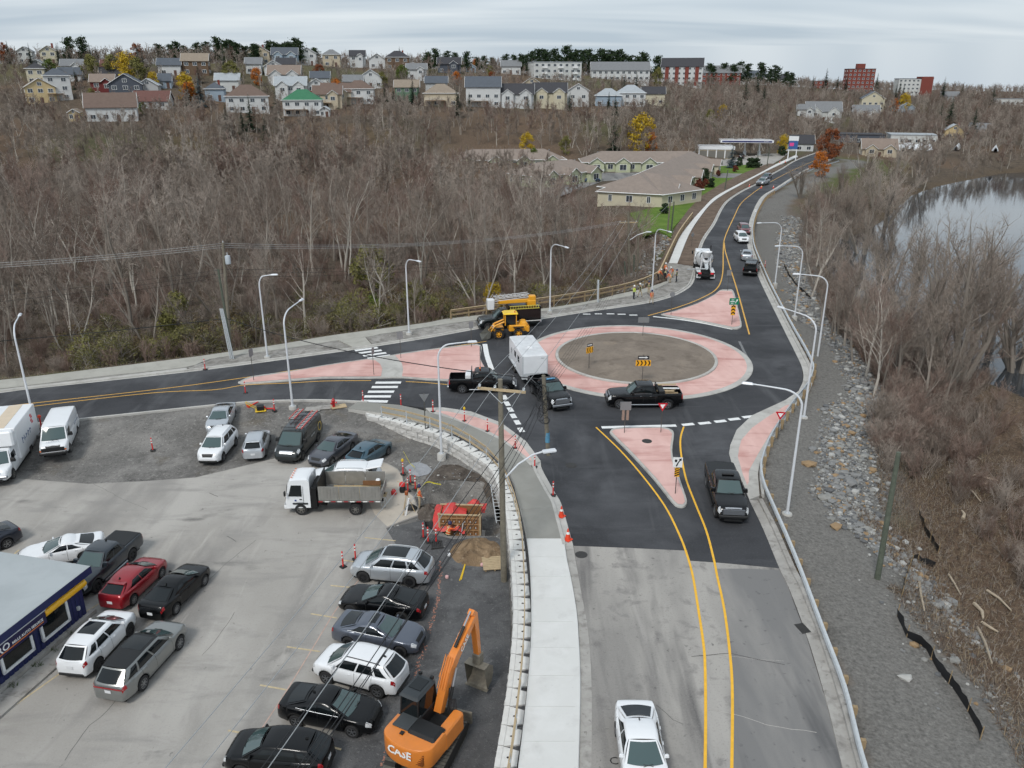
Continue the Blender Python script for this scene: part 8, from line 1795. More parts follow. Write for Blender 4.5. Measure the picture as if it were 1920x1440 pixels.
def row_house(a,b_,depth,label,wall_k='sage',dormers=0,side=1,gables=0,h=2.7):
 """a->b is the facade line; the house lies to its left times side"""
 d=Vector((b_.x-a.x,b_.y-a.y,0));L=d.length;rz=math.atan2(d.y,d.x);mid=(a+b_)/2;nrm=Vector((-d.y,d.x,0)).normalized()*side
 c_=mid+nrm*depth/2;t=thing('bungalow_row',label,'bungalow',(c_.x,c_.y,0),rz)
 HOUSES.append((c_.x,c_.y,depth*.7));
 for k in (-.35,.35):HOUSES.append((c_.x+d.x*k,c_.y+d.y*k,depth*.7))
 bx(t,'wall',(0,0,h/2-.5),(L,depth,h+1),wmat(wall_k));roof_hip(t,L,depth,h,depth*.24,mat('roof_shingle',(136,124,115),.9,var=.12,scale=1.0,bump=.3,bscale=3))
 n_=int(L/3.2)
 for i in range(n_):
  x=-L/2+L*(i+.5)/n_
  for f_,y in (('f',-depth/2-.02),('b',depth/2+.02)):window_part(t,x,y,1.5,1.5,1.4,f_)
 for i in range(3):window_part(t,L/2+.02,-depth*.3+depth*.3*i,1.5,1.4,1.4,'r');window_part(t,-L/2-.02,-depth*.3+depth*.3*i,1.5,1.4 if i==1 else .8,1.4,'l')
 for i in range(gables):
  x=-L/2+L*(i+.5)/gables;ys=-depth/2*1 if side>0 else -depth/2
  bx(t,'gable_bay',(x,ys-.8,h/2-.5),(4.4,1.8,h+1),wmat(wall_k));roof_gable(t,4.4,6,h,1.5,mat('roof_shingle',(142,124,112)),wmat(wall_k),'y',.35,'bay_roof',(x,ys+1.2));window_part(t,x,ys-1.74,1.45,2.0,1.6,'f')
 for i in range(dormers):
  x=-L/2+L*(i+.5)/dormers;bx(t,'roof_vent',(x,.6,h+depth*.2),(.3,.3,.6),M_SIGNBACK)
 return t
row_house(gz(1123,372,0),gz(1240,389,0),14,'cream ended bungalow row nearest the road','cream',0,1)
p0,p1=gz(1240,389),gz(1345,321);row_house(p0,p1,14.5,'long taupe roofed bungalow row along the lawn','cream',6,1,5)
row_house(gz(1093,322),gz(1338,322),12,'sage green bungalow row with white garage doors','sage',4,1,5)
row_house(gz(1005,352),gz(1128,338),12,'sage bungalow row half hidden behind the bare trees','sage',3,1,3)
row_house(gz(850,318),gz(1060,316),12,'farthest taupe roofed bungalow row seen through the branches','sage',4,1,4)
struct('bungalow_court',MB().poly(gp([(1040,372),(1130,340),(1340,326),(1338,323),(1093,324),(1000,356)]),z=.03),M_OLD2)
gs=gz(1395,292);st_=thing('filling_station_canopy','white and navy filling station canopy on posts','canopy',gs,math.radians(-8));M_NAVY=mat('station_navy',(34,36,96),.5)
Wc=90*gs.y/F_PX*1.02
bx(st_,'roof',(0,0,5.3),(Wc,9,.9),M_WHITE,.05);bx(st_,'navy_band',(0,-4.52,5.3),(Wc*.94,.06,.5),M_NAVY);text_on('~~~~~~',.5,M_SIGNW,st_,(Wc*.36,-4.57,5.3),(1,0,0),(0,0,1),bold=.01)
for x in (-Wc*.28,0,Wc*.28):
 bx(st_,'post',(x,0,2.4),(.5,.5,5.0),M_WHITE);bx(st_,'fuel_pump',(x,-.2,.9),(1.2,.7,1.8),M_GALV,.05);bx(st_,'pump_island',(x,0,.1),(2.6,1.3,.2),M_KERB)
sh=thing('station_shop','low white station shop beside the canopy','building',gz(1341,297),math.radians(-6));bx(sh,'wall',(0,2.5,1.6),(12,8,3.2),wmat('tan'));bx(sh,'fascia',(0,2.5,3.7),(12.6,8.6,1.1),M_WHITE)
for k in range(4):bx(sh,'window_bay',(-4.5+3*k,-1.54,1.5),(2.5,.06,2.4),mat('shop_glass',(120,118,112),.3));bx(sh,'pilaster',(-6+3*k,-1.55,1.6),(.35,.12,3.2),M_WHITE)
struct('station_forecourt',MB().poly(gp([(1290,316),(1430,318),(1462,300),(1478,288),(1300,288)]),z=.02),M_LOT)
py=thing('pylon_sign','blue and pink filling station pylon sign','sign',gz(1484,300),math.radians(-20));
for x in (-1.3,1.3):bx(py,'post',(x,0,3.5),(.3,.3,7),M_WHITE)
bx(py,'white_panel',(0,0,7.2),(3.2,.4,1.5),M_WHITE);bx(py,'blue_panel',(0,0,5.0),(3.0,.4,2.7),mat('sign_blue',(50,92,150),.5));bx(py,'pink_panel',(-.5,-.22,5.2),(1.4,.05,1.1),mat('sign_pink',(214,70,140),.5))
for i,(x,y,c_,lab) in enumerate(((1695,268,P_WHITE,'white van parked left at the far garage'),(1716,268,P_WHITE,'white van parked in the middle at the far garage'),(1672,272,P_SILVER,'silver car parked at the far store'))):
 auto('parked_van' if i<2 else 'parked_car',lab,'van' if i<2 else 'car',at(x,y),.4,c_,VAN if i<2 else SUV)
M_WRAP=mat('shrink_wrap',(222,226,230),.5)
for i,(x,y,s) in enumerate(((1700,281,9),(1722,283,8),(1740,284,7),(1795,282,6),(1865,285,6),(1690,284,7))):
 p=at(x,y);t=thing('wrapped_boat',('leftmost big','second','third','middle','rightmost','nearest')[i]+' boat shrink wrapped in white near the river','boat',p,.3+.2*i,'shrink wrapped boats by the far road')
 mb=MB();rows=[]
 for k in range(9):
  u=k/8;wv=1.2*math.sin(math.pi*min(1,.12+u*.88))**.6;hh=1.3+.9*math.sin(math.pi*u)
  rows.append([(s*(u-.5),-wv,.5),(s*(u-.5),-wv*.8,1.2),(s*(u-.5),0,hh+.6),(s*(u-.5),wv*.8,1.2),(s*(u-.5),wv,.5)])
 mb.grid(rows,0,True);mb.build('wrap',M_WRAP,t);mb=MB();mb.grid([[(s*(u/8-.5),-1.1*math.sin(math.pi*min(1,.12+u/8*.88))**.6,.55),(s*(u/8-.5),0,.05),(s*(u/8-.5),1.1*math.sin(math.pi*min(1,.12+u/8*.88))**.6,.55)] for u in range(9)],0,True);mb.build('hull',mat('hull_navy',(50,56,70),.4),t)
#================================================================trees
def bark_mat(name,c0,c1,c2):
 m,n,l,b=node_mat(name);b.inputs['Roughness'].default_value=.95;b.inputs['Specular IOR Level'].default_value=.1
 oi=n.new('ShaderNodeObjectInfo');r=n.new('ShaderNodeValToRGB');e=r.color_ramp.elements
 e[0].position=0;e[0].color=(*lin(c0),1);e[1].position=1;e[1].color=(*lin(c2),1);q=r.color_ramp.elements.new(.55);q.color=(*lin(c1),1)
 l.new(oi.outputs['Random'],r.inputs[0]);l.new(r.outputs[0],b.inputs['Base Color']);return m
M_BARK=bark_mat('bark',(112,105,97),(148,140,131),(190,183,173));M_TWIG=bark_mat('twig',(122,110,101),(145,134,124),(170,159,149));M_TWIGR=bark_mat('red_twig',(116,98,89),(134,115,105),(152,134,124));M_BIRCH=mat('birch_bark',(186,180,170),.85,var=.15,scale=4)
class Tree:
 def __init__(T,seed):T.r=random.Random(seed);T.trunk=MB();T.crown=MB()
 def limb(T,p,d,L,r0,r1,n,sides,mb,bend=.25,lift=.0):
  pts=[p.copy()];q=p.copy();d=d.normalized()
  for i in range(n):
   d=(d+Vector((T.r.gauss(0,bend),T.r.gauss(0,bend),T.r.gauss(0,bend)*.6+lift))).normalized();q=q+d*(L/n);pts.append(q.copy())
  rad=[r0+(r1-r0)*i/n for i in range(n+1)];mb.tube(pts,rad,sides,caps=False,smooth=sides>3);return pts,d
 def sliver(T,p,d,L,w):
  s=d.orthogonal().normalized();a=T.r.uniform(0,6.28);s=(s*math.cos(a)+d.cross(s)*math.sin(a))*w
  T.crown.add([p-s,p+s,p+d*L],[(0,1,2)])
def tilt(d,ang,az):
 a=d.orthogonal().normalized();b_=d.cross(a);return (d*math.cos(ang)+(a*math.cos(az)+b_*math.sin(az))*math.sin(ang)).normalized()
def bare_tree(seed,H=15,stems=1,spread=.55,twig=1.0,w=.014,fork=.32,red=False,birch=False,dens=1.0):
 T=Tree(seed);R=T.r
 def twigs(p,d,L,n):
  for k in range(n):
   dd=tilt(d,R.uniform(.3,.95),R.uniform(0,6.28));dd.z+=.15;dd.normalize();l2=L*R.uniform(.6,1.2);T.sliver(p,dd,l2,w)
   for j in range(2):T.sliver(p+dd*l2*R.uniform(.3,.75),tilt(dd,R.uniform(.4,.9),R.uniform(0,6.28)),l2*R.uniform(.45,.75),w*.7)
 for s in range(stems):
  az=6.28*s/max(1,stems)+R.uniform(-.5,.5);d0=tilt(Vector((0,0,1)),0.05 if stems==1 else R.uniform(.14,.5),az);hh=H*R.uniform(.85,1.05)
  base=Vector((0,0,-.3)) if stems==1 else Vector((.3*math.cos(az),.3*math.sin(az),-.3));r0=H*.0125*(1.0 if stems==1 else (1.5 if stems>4 else .72))
  tp,td=T.limb(base,d0,hh*.72,r0,r0*.35,7,6,T.trunk,.07,.05)
  nl=int((9 if stems==1 else 6)*dens)
  for k in range(nl):
   f=fork+(1-fork)*(k+R.random()*.7)/nl;i=min(int(f*7),6);p=tp[i].lerp(tp[i+1],f*7-i);d=tilt(td,R.uniform(.35,.8)*spread/.55,R.uniform(0,6.28));l1=hh*R.uniform(.20,.36)*(1.15-f*.4)
   lp_,ld_=T.limb(p,d,l1,r0*.32*(1.2-f*.6),r0*.10,4,4,T.trunk,.16,.10)
   for m_ in range(int(5*dens)+1):
    f2=.25+.75*(m_+R.random())/(5*dens+1);i2=min(int(f2*4),3);p2=lp_[i2].lerp(lp_[i2+1],f2*4-i2);d2=tilt(ld_,R.uniform(.35,.85),R.uniform(0,6.28));d2.z+=.12;d2.normalize();l2=l1*R.uniform(.3,.55)
    bp_,bd_=T.limb(p2,d2,l2,r0*.085,r0*.03,3,3,T.crown,.18,.08)
    for t_ in range(4):
     f3=(t_+.6)/4;i3=min(int(f3*3),2);twigs(bp_[i3].lerp(bp_[i3+1],f3*3-i3),bd_,l2*.5*twig,3)
    twigs(bp_[-1],bd_,l2*.5*twig,3)
  top_p,top_d=T.limb(tp[-1],td,hh*.28,r0*.35,r0*.06,4,4,T.trunk,.1,.05)
  for p in top_p:twigs(p,top_d,hh*.09,5)
 return T.trunk.mesh('trunk',M_BIRCH if birch else M_BARK),T.crown.mesh('crown',M_TWIGR if red else M_TWIG,0)
def leaf_mat(name,c0,c1):
 m,n,l,b=node_mat(name);b.inputs['Roughness'].default_value=.8;b.inputs['Specular IOR Level'].default_value=.2
 g=n.new('ShaderNodeNewGeometry');r=n.new('ShaderNodeValToRGB');r.color_ramp.elements[0].color=(*lin(c0),1);r.color_ramp.elements[1].color=(*lin(c1),1)
 l.new(g.outputs['Random Per Island'],r.inputs[0]);l.new(r.outputs[0],b.inputs['Base Color']);return m
LEAF=dict(yellow=leaf_mat('leaf_yellow',(150,124,32),(206,176,60)),orange=leaf_mat('leaf_orange',(150,84,34),(206,126,50)),rust=leaf_mat('leaf_rust',(104,58,36),(150,88,54)),green=leaf_mat('leaf_green',(62,78,36),(112,124,58)),olive=leaf_mat('leaf_olive',(96,96,56),(136,132,78)),scrub=leaf_mat('leaf_scrub',(88,88,58),(128,122,82)),scrub2=leaf_mat('leaf_scrub2',(84,74,54),(120,104,76)),dark=leaf_mat('leaf_dark',(30,44,30),(58,74,48)),spruce=leaf_mat('needle_spruce',(34,50,38),(60,78,58)),blue=leaf_mat('needle_blue',(70,86,92),(104,120,124)),pine=leaf_mat('needle_pine',(30,46,32),(58,74,44)),hedge=leaf_mat('leaf_hedge',(50,56,34),(86,84,50)),redbush=leaf_mat('leaf_redbush',(84,44,36),(124,70,54)))
def leafy(seed,H,W,leaves,size,leafm,trunk_f=.25,clumps=22):
 R=random.Random(seed);tr=MB();cr=MB()
 tr.tube([(0,0,-.3),(R.uniform(-.1,.1),0,H*.4),(R.uniform(-.2,.2),R.uniform(-.2,.2),H*.85)],[H*.02,H*.014,.03],6)
 cs=[]
 for k in range(clumps):
  z=trunk_f+(1-trunk_f)*R.random();rr_=W/2*math.sin(math.pi*min(1,.18+(z-trunk_f)/(1-trunk_f)*.78))**.7*R.uniform(.3,1);a=R.uniform(0,6.28);c_=Vector((rr_*math.cos(a),rr_*math.sin(a),H*z));cs.append((c_,W*R.uniform(.10,.2)))
  tr.tube([(0,0,H*max(.15,z-.25)),c_],[H*.007,.02],4,caps=False)
 for k in range(leaves):
  c_,r_=cs[k % clumps];d=Vector((R.gauss(0,1),R.gauss(0,1),R.gauss(0,.8))).normalized()*r_*R.random()**.4;p=c_+d;n_=(d.normalized()+Vector((R.gauss(0,.6),R.gauss(0,.6),R.gauss(.4,.6)))).normalized();a=n_.orthogonal().normalized();b_=n_.cross(a);s=size*R.uniform(.6,1.3);t=R.uniform(0,6.28);u=(a*math.cos(t)+b_*math.sin(t))*s;v=n_.cross(u)*.6
  cr.add([p-u,p+v*.8,p+u,p-v*.8],[(0,1,2,3)])
 return tr.mesh('trunk',M_BARK),cr.mesh('crown',LEAF[leafm],0)
def spruce(seed,H,W,leafm='spruce',tiers=24):
 R=random.Random(seed);tr=MB();cr=MB();tr.tube([(0,0,-.3),(0,0,H*.98)],[H*.018,.03],6)
 for k in range(tiers):
  z=H*(.06+.92*k/tiers);r_=W/2*(1-k/tiers)**.85+.15
  for j in range(int(7+8*(1-k/tiers))):
   a=R.uniform(0,6.28);rl=r_*R.uniform(.65,1.1);d=Vector((math.cos(a),math.sin(a),R.uniform(-.35,.0)));
   for m_ in range(5):
    f=.15+.85*m_/4;p=Vector((0,0,z+R.uniform(-.2,.2)))+d*rl*f;s=Vector((-math.sin(a),math.cos(a),0))*rl*R.uniform(.16,.30)*(1.15-f*.5);q=d*rl*.26;dz=Vector((0,0,-.06*rl))
    cr.add([p-s+dz,p-q*.3,p+s+dz,p+q],[(0,1,2,3)])
 return tr.mesh('trunk',M_BARK),cr.mesh('crown',LEAF[leafm],0)
def pine(seed,H,W):
 R=random.Random(seed);tr=MB();cr=MB();tr.tube([(0,0,-.3),(R.uniform(-.3,.3),0,H*.6),(R.uniform(-.4,.4),0,H*.97)],[H*.02,H*.013,.05],6)
 for k in range(30):
  z=H*(.16+.82*(k+R.random())/30);a=R.uniform(0,6.28);rl=W/2*R.uniform(.35,1)*(1.15-.75*((z/H-.16)/.82));e=Vector((rl*math.cos(a),rl*math.sin(a),R.uniform(.0,.12)*rl));base=Vector((0,0,z));tr.tube([base,base+e],[.06,.02],4,caps=False)
  for m_ in range(50):
   p=base+e*R.uniform(.2,1.05)+Vector((R.gauss(0,.09*W),R.gauss(0,.09*W),R.gauss(0,.035*W)));n_=Vector((R.gauss(0,1),R.gauss(0,1),R.gauss(0,.6)+.4)).normalized();u=n_.orthogonal().normalized()*R.uniform(.3,.6);v=n_.cross(u)*.7;cr.add([p-u,p-v,p+u,p+v],[(0,1,2,3)])
 return tr.mesh('trunk',M_BARK),cr.mesh('crown',LEAF['pine'],0)
def shrub_bare(seed,H,n_=14,red=True,w=.012):
 T=Tree(seed);R=T.r
 for s in range(n_):
  a=R.uniform(0,6.28);d=tilt(Vector((0,0,1)),R.uniform(.1,.6),a);p=Vector((R.gauss(0,.25),R.gauss(0,.25),-.1));pts,dd=T.limb(p,d,H*R.uniform(.6,1),.028,.008,4,3,T.trunk,.12,.03)
  for f in (.3,.45,.55,.65,.75,.85,.95):
   i=min(int(f*4),3);q=pts[i].lerp(pts[i+1],f*4-i)
   for k in range(3):
    d2=tilt(dd,R.uniform(.25,.8),R.uniform(0,6.28));L=H*R.uniform(.12,.3);T.sliver(q,d2,L,w)
    for j in range(2):T.sliver(q+d2*L*R.uniform(.3,.7),tilt(d2,R.uniform(.3,.8),R.uniform(0,6.28)),L*.55,w*.7)
 return T.trunk.mesh('stems',M_TWIGR if red else M_TWIG),T.crown.mesh('twigs',M_TWIGR if red else M_TWIG,0)
PROTO=[bare_tree(100+i,15,1,.50+.06*(i % 3),1.0,.019) for i in range(4)]+[bare_tree(200+i,14,3,.45,1.0,.016,.3) for i in range(2)]+[bare_tree(300,15,1,.55,1.0,.016,red=True),bare_tree(301,13,2,.5,1.1,.016,red=True)]
BIRCH=[bare_tree(400+i,14,2,.42,.8,.014,.4,birch=True) for i in range(2)]
FARP=[bare_tree(1000+i,14,1+(i % 2),.55,1.15,.055,.2,red=(i==2),dens=.8) for i in range(4)]+[bare_tree(1010,14,2,.42,.9,.05,.35,birch=True,dens=.7)]
WILLOW=[bare_tree(500+i,15,6,.42,1.1,.013,.28,dens=1.15) for i in range(3)]
SHRUB=[shrub_bare(600+i,2.6,15,i % 2==0) for i in range(4)]
def plant(name,label,cat,proto,p,s,group=None,rz=None,parts=('trunk','crown'),sz=None):
 t=thing(name,label,cat,p,random.uniform(0,6.28) if rz is None else rz,group);t.scale=(s,s,s*(sz or 1));link(parts[0],proto[0],t);link(parts[1],proto[1],t);return t
HX=np.array([h[0] for h in HOUSES]);HYY=np.array([h[1] for h in HOUSES]);HRR=np.array([h[2] for h in HOUSES]);HZZ=terrain(HX,HYY);HNEAR=(HX>12) | (HYY>262)
CONDO=gp([(1128,398),(1200,440),(1250,450),(1300,400),(1395,338),(1480,312),(1500,292),(1310,292),(1300,306),(1095,312),(1060,318),(1020,345),(1060,368)])
LOOK=gz(0,0,0) if False else None
rt=random.Random(77);TREES=[];cell={}
def ok_spot(x,y,md):
 k=(int(x//6),int(y//6))
 for i in (-1,0,1):
  for j in (-1,0,1):
   for (a,b_) in cell.get((k[0]+i,k[1]+j),()):
    if (a-x)**2+(b_-y)**2<md*md:return False
 cell.setdefault(k,[]).append((x,y));return True
N=42000
X=RNG.uniform(-330,520,N);Y=RNG.uniform(70,760,N)
y0v=np.interp(X,[-500,-300,-129,-70,0,60,120,200,400,700],[130,150,165,205,235,268,340,430,560,640]);sv=Y-y0v
dlv=seg_dist(X,Y,WALK_OUT);drv=seg_dist(X,Y,RAIL);inb=inside(X,Y,BUILT)|inside(X,Y,CONDO)|inside(X,Y,LAWN)|inside(X,Y,RIVER);drr=seg_dist(X,Y,RIVER,True)
hz_=terrain(X,Y)
Zc=Y*CP+(CAM_H-hz_)*SP;px_=960+F_PX*X/np.maximum(Zc,1)
dens=np.where(sv<10,1.0,np.where(sv<130,.8,.75))
dens=np.where((drv<dlv) & (sv<0),np.where(drv<16,0,.45),dens)
hh_bad=np.zeros(N,bool)
for a_,b_,c_ in zip(HX,HYY,HRR):hh_bad |=(X-a_)**2+(Y-b_)**2<(c_+2.5)**2
for i in np.nonzero((px_>-160) & (px_<2080) & ~inb & ~hh_bad & (RNG.random(N)<dens))[0]:
 x,y=float(X[i]),float(Y[i])
 right=drv[i]<dlv[i] and sv[i]<0
 if not right and sv[i]<0 and dlv[i]<5.0:continue
 if right and y<150:continue
 if not ok_spot(x,y,3.9 if sv[i]<10 else (3.4 if sv[i]<90 else 4.2)):continue
 h_f=rt.triangular(.6,1.35,.95) if sv[i]<10 else (rt.uniform(.5,.85) if sv[i]<90 else (rt.uniform(.42,.7) if sv[i]<190 else rt.uniform(.4,.62)))
 if right:h_f*=.7
 if not right and sv[i]<10 and dlv[i]<14:h_f*=.8
 if y>150 and sv[i]<10 and x>-40:h_f*=.75
 near=(np.abs(HX*y/np.maximum(HYY,1)-x)<HRR*.95) & (HYY>y) & (HYY-y<70) & HNEAR
 if np.any(near):
  hz2=np.min(CAM_H+(HZZ[near]+2.2+rt.uniform(-1.5,2.6)-CAM_H)*y/HYY[near])-float(hz_[i])
  if hz2<2.5:continue
  h_f=min(h_f,hz2/15)
 kk=rt.randrange(8) if rt.random()<.92 else 8+rt.randrange(2)
 if float(fbm(x,y,32,41))>.22 and rt.random()<.5:kk=6+rt.randrange(2)
 if y>165:kk=10+rt.randrange(4) if rt.random()<.93 else 14
 TREES.append((y,x,float(hz_[i]),h_f,kk,right,sv[i]))
ALLP=PROTO+BIRCH+FARP
TREES.sort(key=lambda q:q[0]/q[3]);near_t,far_t=TREES[:280],TREES[280:]
for k in range(10,15):
 q=next(q for q in far_t if q[4]==k);far_t.remove(q);near_t.append(q)
print('trees',len(TREES))
def tree_label(q):
 y,x,z,s,k,right,sv_=q;px=960+F_PX*x/(y*CP+(CAM_H-z)*SP)
 kind='white leafless birch' if k in (8,9,14) else ('reddish leafless tree' if k in (6,7,12) else ('forked leafless grey tree' if k in (4,5) else 'leafless grey tree'))
 where='by the far river bank' if right else ('at the front edge of the woods' if y<95 else ('in the middle of the woods' if y<125 else ('deep in the woods' if y<165 else 'below the hillside houses')))
 side='' if right else next(n_ for l_,n_ in ((90,' at the left edge'),(200,' above the cargo van'),(320,' left of the transformer pole'),(440,' behind the transformer pole'),(520,' behind the pole lamp'),(620,' right of the pole lamp'),(720,' above the upper crosswalk'),(800,' past the crosswalk lamp'),(900,' left of the bucket truck'),(980,' behind the bucket truck'),(1060,' behind the lamp on the fence'),(1150,' behind the long timber fence'),(9999,' near the bungalows')) if px<l_)
 return kind+' '+where+side
for q in near_t:
 lab=tree_label(q);plant('bare_tree',lab,'tree',ALLP[q[4]],(q[1],q[0],q[2]),q[3],'trees: '+lab)
def scatter_object(name,label,cat,items,protos,refs):
 """items: (x,y,z,scale,rz,k); refs: [(object,object)] per k whose meshes are instanced"""
 me_=bpy.data.meshes.new(name);me_.from_pydata([(i[0],i[1],i[2]) for i in items],[],[])
 for nm,ty,vals in (('sc','FLOAT',[i[3] for i in items]),('rz','FLOAT',[i[4] for i in items]),('kind','INT',[i[5] for i in items])):
  me_.attributes.new(nm,ty,'POINT').data.foreach_set('value',vals)
 o=link(name,me_);o['kind']='stuff';o['label']=label;o['category']=cat
 ng=bpy.data.node_groups.new(name,'GeometryNodeTree');ng.interface.new_socket('Geometry',in_out='INPUT',socket_type='NodeSocketGeometry');ng.interface.new_socket('Geometry',in_out='OUTPUT',socket_type='NodeSocketGeometry')
 gi,go,jn=ng.nodes.new('NodeGroupInput'),ng.nodes.new('NodeGroupOutput'),ng.nodes.new('GeometryNodeJoinGeometry')
 def attr(nm,dt):a=ng.nodes.new('GeometryNodeInputNamedAttribute');a.data_type=dt;a.inputs['Name'].default_value=nm;return a.outputs['Attribute']
 cx=ng.nodes.new('ShaderNodeCombineXYZ');ng.links.new(attr('rz','FLOAT'),cx.inputs['Z']);er=ng.nodes.new('FunctionNodeEulerToRotation');ng.links.new(cx.outputs[0],er.inputs[0]);sc_=attr('sc','FLOAT');kd=attr('kind','INT')
 for k,rs in refs.items():
  cmp_=ng.nodes.new('FunctionNodeCompare');cmp_.data_type='INT';cmp_.operation='EQUAL';ng.links.new(kd,[s for s in cmp_.inputs if s.type=='INT' and s.enabled][0]);[s for s in cmp_.inputs if s.type=='INT' and s.enabled][1].default_value=k
  for ob in rs:
   oi=ng.nodes.new('GeometryNodeObjectInfo');oi.transform_space='ORIGINAL';oi.inputs['Object'].default_value=ob;oi.inputs['As Instance'].default_value=True
   ip=ng.nodes.new('GeometryNodeInstanceOnPoints');ng.links.new(gi.outputs[0],ip.inputs['Points']);ng.links.new(cmp_.outputs[0],ip.inputs['Selection']);ng.links.new(oi.outputs['Geometry'],ip.inputs['Instance']);ng.links.new(er.outputs[0],ip.inputs['Rotation']);ng.links.new(sc_,ip.inputs['Scale']);ng.links.new(ip.outputs[0],jn.inputs[0])
 ng.links.new(jn.outputs[0],go.inputs[0]);md=o.modifiers.new('scatter','NODES');md.node_group=ng;return o
def refs_for(protos,allp=None):
 out={}
 for k,pr in enumerate(protos):
  os_=[]
  for me_ in pr:
   ob=next((o for o in C.objects if o.data is me_),None)
   if ob is None:return None
   os_.append(ob)
  out[k]=os_
 return out
rf={k:v for k,v in ((k,[next((o for o in C.objects if o.data is me_),None) for me_ in pr]) for k,pr in enumerate(ALLP)) if all(v)}
far_t=[q if q[4] in rf else q[:4]+(0,)+q[5:] for q in far_t]
scatter_object('woodland','far bare woodland covering the hillside and the depth of the woods','woods',[(q[1],q[0],q[2],q[3],rt.uniform(0,6.28),q[4]) for q in far_t],ALLP,rf)
for i,(bx_,by_,s,k,lab) in enumerate(((1782,742,1.0,0,'largest many stemmed bare willow at the water edge'),(1838,690,.95,1,'many stemmed bare willow right of the largest one'),(1765,655,.95,2,'tall bare willow leaning over the river'),(1700,600,.8,0,'bare willow left of the leaning one by the water'),(1655,560,.75,1,'slender bare willow in the middle of the bank'),(1900,735,.9,2,'bare willow at the right edge of the picture'),(1615,500,.7,2,'bare tree at the left end of the water'),(1585,455,.7,0,'bare tree above the left end of the water'),(1540,420,.6,1,'bare tree beside the second farthest lamp'),(1660,430,.7,2,'bare tree on the far side of the inlet'),(1570,385,.6,0,'bare tree on the brown bank by the far bend'),(1640,392,.65,1,'bare tree on the point above the river'),(1500,372,.5,2,'small bare tree by the guardrail at the far bend'),(1720,352,.7,0,'bare tree on the wooded point by the far water'),(1620,350,.65,1,'bare tree left of the orange tree row'),(1680,335,.6,2,'bare tree behind the wooded point'),(1930,640,.9,0,'bare willow half out of the frame on the right'))):
 plant('willow_tree',lab,'tree',WILLOW[k],at(bx_,by_),s*1.22)
tk_=[];shrub_items=[]
rs3=random.Random(8);cnt=0;n3=0
while cnt<62 and n3<4000:
 n3+=1;px3,py3=rs3.uniform(1505,1800),rs3.uniform(395,800)
 if px3<1455+max(0,py3-480)*.55+rs3.uniform(0,25) or px3>1640+(py3-395)*.45:continue
 p=at(px3,py3)
 if p.z<-4.35 or inside(np.array([p.x]),np.array([p.y]),RIVER)[0] or not ok_spot(p.x,p.y,1.9):continue
 k3=rs3.choice((0,1,2,3,4,5,6,7));wh3='low on the bank left of the big willow' if py3>640 else ('between the lamps and the water' if py3>500 else 'on the far bank above the inlet');lab=('thin reddish sapling ' if k3 in (6,7) else ('clump of thin grey saplings ' if k3 in (4,5) else 'thin grey leafless sapling '))+wh3
 plant('sapling',lab,'tree',PROTO[k3],p,rs3.uniform(.45,.88),'saplings: '+lab);cnt+=1
rs2=random.Random(31)
for i in range(720):
 y=rs2.choice((rs2.uniform(42,110),rs2.uniform(58,95),rs2.uniform(95,210)));sh_=float(np.interp(y,[20,30,36,45,60,75,100,140,200],[7.0,6.5,5.0,4.0,3.2,3.0,3.0,4.5,6]));lo=4.4 if y>56 else 11.0;x=float(np.interp(y,GY_,GX_))+sh_+lo+abs(rs2.gauss(0,5.0 if y<120 else 12))
 shrub_items.append((x,y,rs2.uniform(.5,1.15)*(1.25 if 60<y<100 else 1.0),rs2.randrange(4)))
SX=np.array([q[0] for q in shrub_items]);SY=np.array([q[1] for q in shrub_items]);SZ=terrain(SX,SY);okk=~inside(SX,SY,RIVER)
shrub_items=[(q[0],q[1],float(z),q[2],q[3]) for q,z,o_ in zip(shrub_items,SZ,okk) if o_ and z>-4.3]
shrub_items.sort(key=lambda q:q[1]/q[3])
for q in shrub_items[:170]:
 wh=next(n_ for l_,n_ in ((48,'in the near right corner'),(55,'above the driftwood'),(62,'level with the near yield sign'),(69,'level with the second nearest lamp'),(76,'beside the roundabout at the foot of the riprap'),(84,'level with the middle lamp'),(95,'level with the far splitter island'),(115,'below the two farthest lamps'),(999,'on the bank beyond the lamps')) if q[1]<l_)+(' close to the rocks' if q[0]<float(np.interp(q[1],GY_,GX_))+12 else ' towards the river');kk='reddish bare bush' if q[4] % 2==0 else 'grey bare bush'
 plant('bare_bush',kk+' '+wh,'bush',SHRUB[q[4]],q[:3],q[3],'bushes: '+kk+' '+wh,parts=('stems','twigs'))
rfs={k:[next((o for o in C.objects if o.data is me_),None) for me_ in pr] for k,pr in enumerate(SHRUB)}
left_sh=[]
for i in range(2600):
 x=rs2.uniform(-110,26);y=rs2.uniform(64,150);left_sh.append((x,y))
LX=np.array([q[0] for q in left_sh]);LY=np.array([q[1] for q in left_sh]);LZ=terrain(LX,LY);dl_=seg_dist(LX,LY,WALK_OUT);okl=~inside(LX,LY,BUILT) & (dl_>2.2) & ~inside(LX,LY,CONDO) & ~inside(LX,LY,LAWN)
extra_sh=[(float(x),float(y),float(z),rs2.uniform(.5,1.1),rs2.uniform(0,6.28),rs2.randrange(4)) for x,y,z,o_ in zip(LX,LY,LZ,okl) if o_]
scatter_object('thicket','tangled bare undergrowth filling the woods and the river bank','undergrowth',[(q[0],q[1],q[2],q[3],rs2.uniform(0,6.28),q[4]) for q in shrub_items[170:]]+extra_sh,SHRUB,rfs)
GSH=[leafy(700+i,3.0,3.6,750,.10,('scrub','olive','scrub','scrub2')[i],.1,34) for i in range(4)]
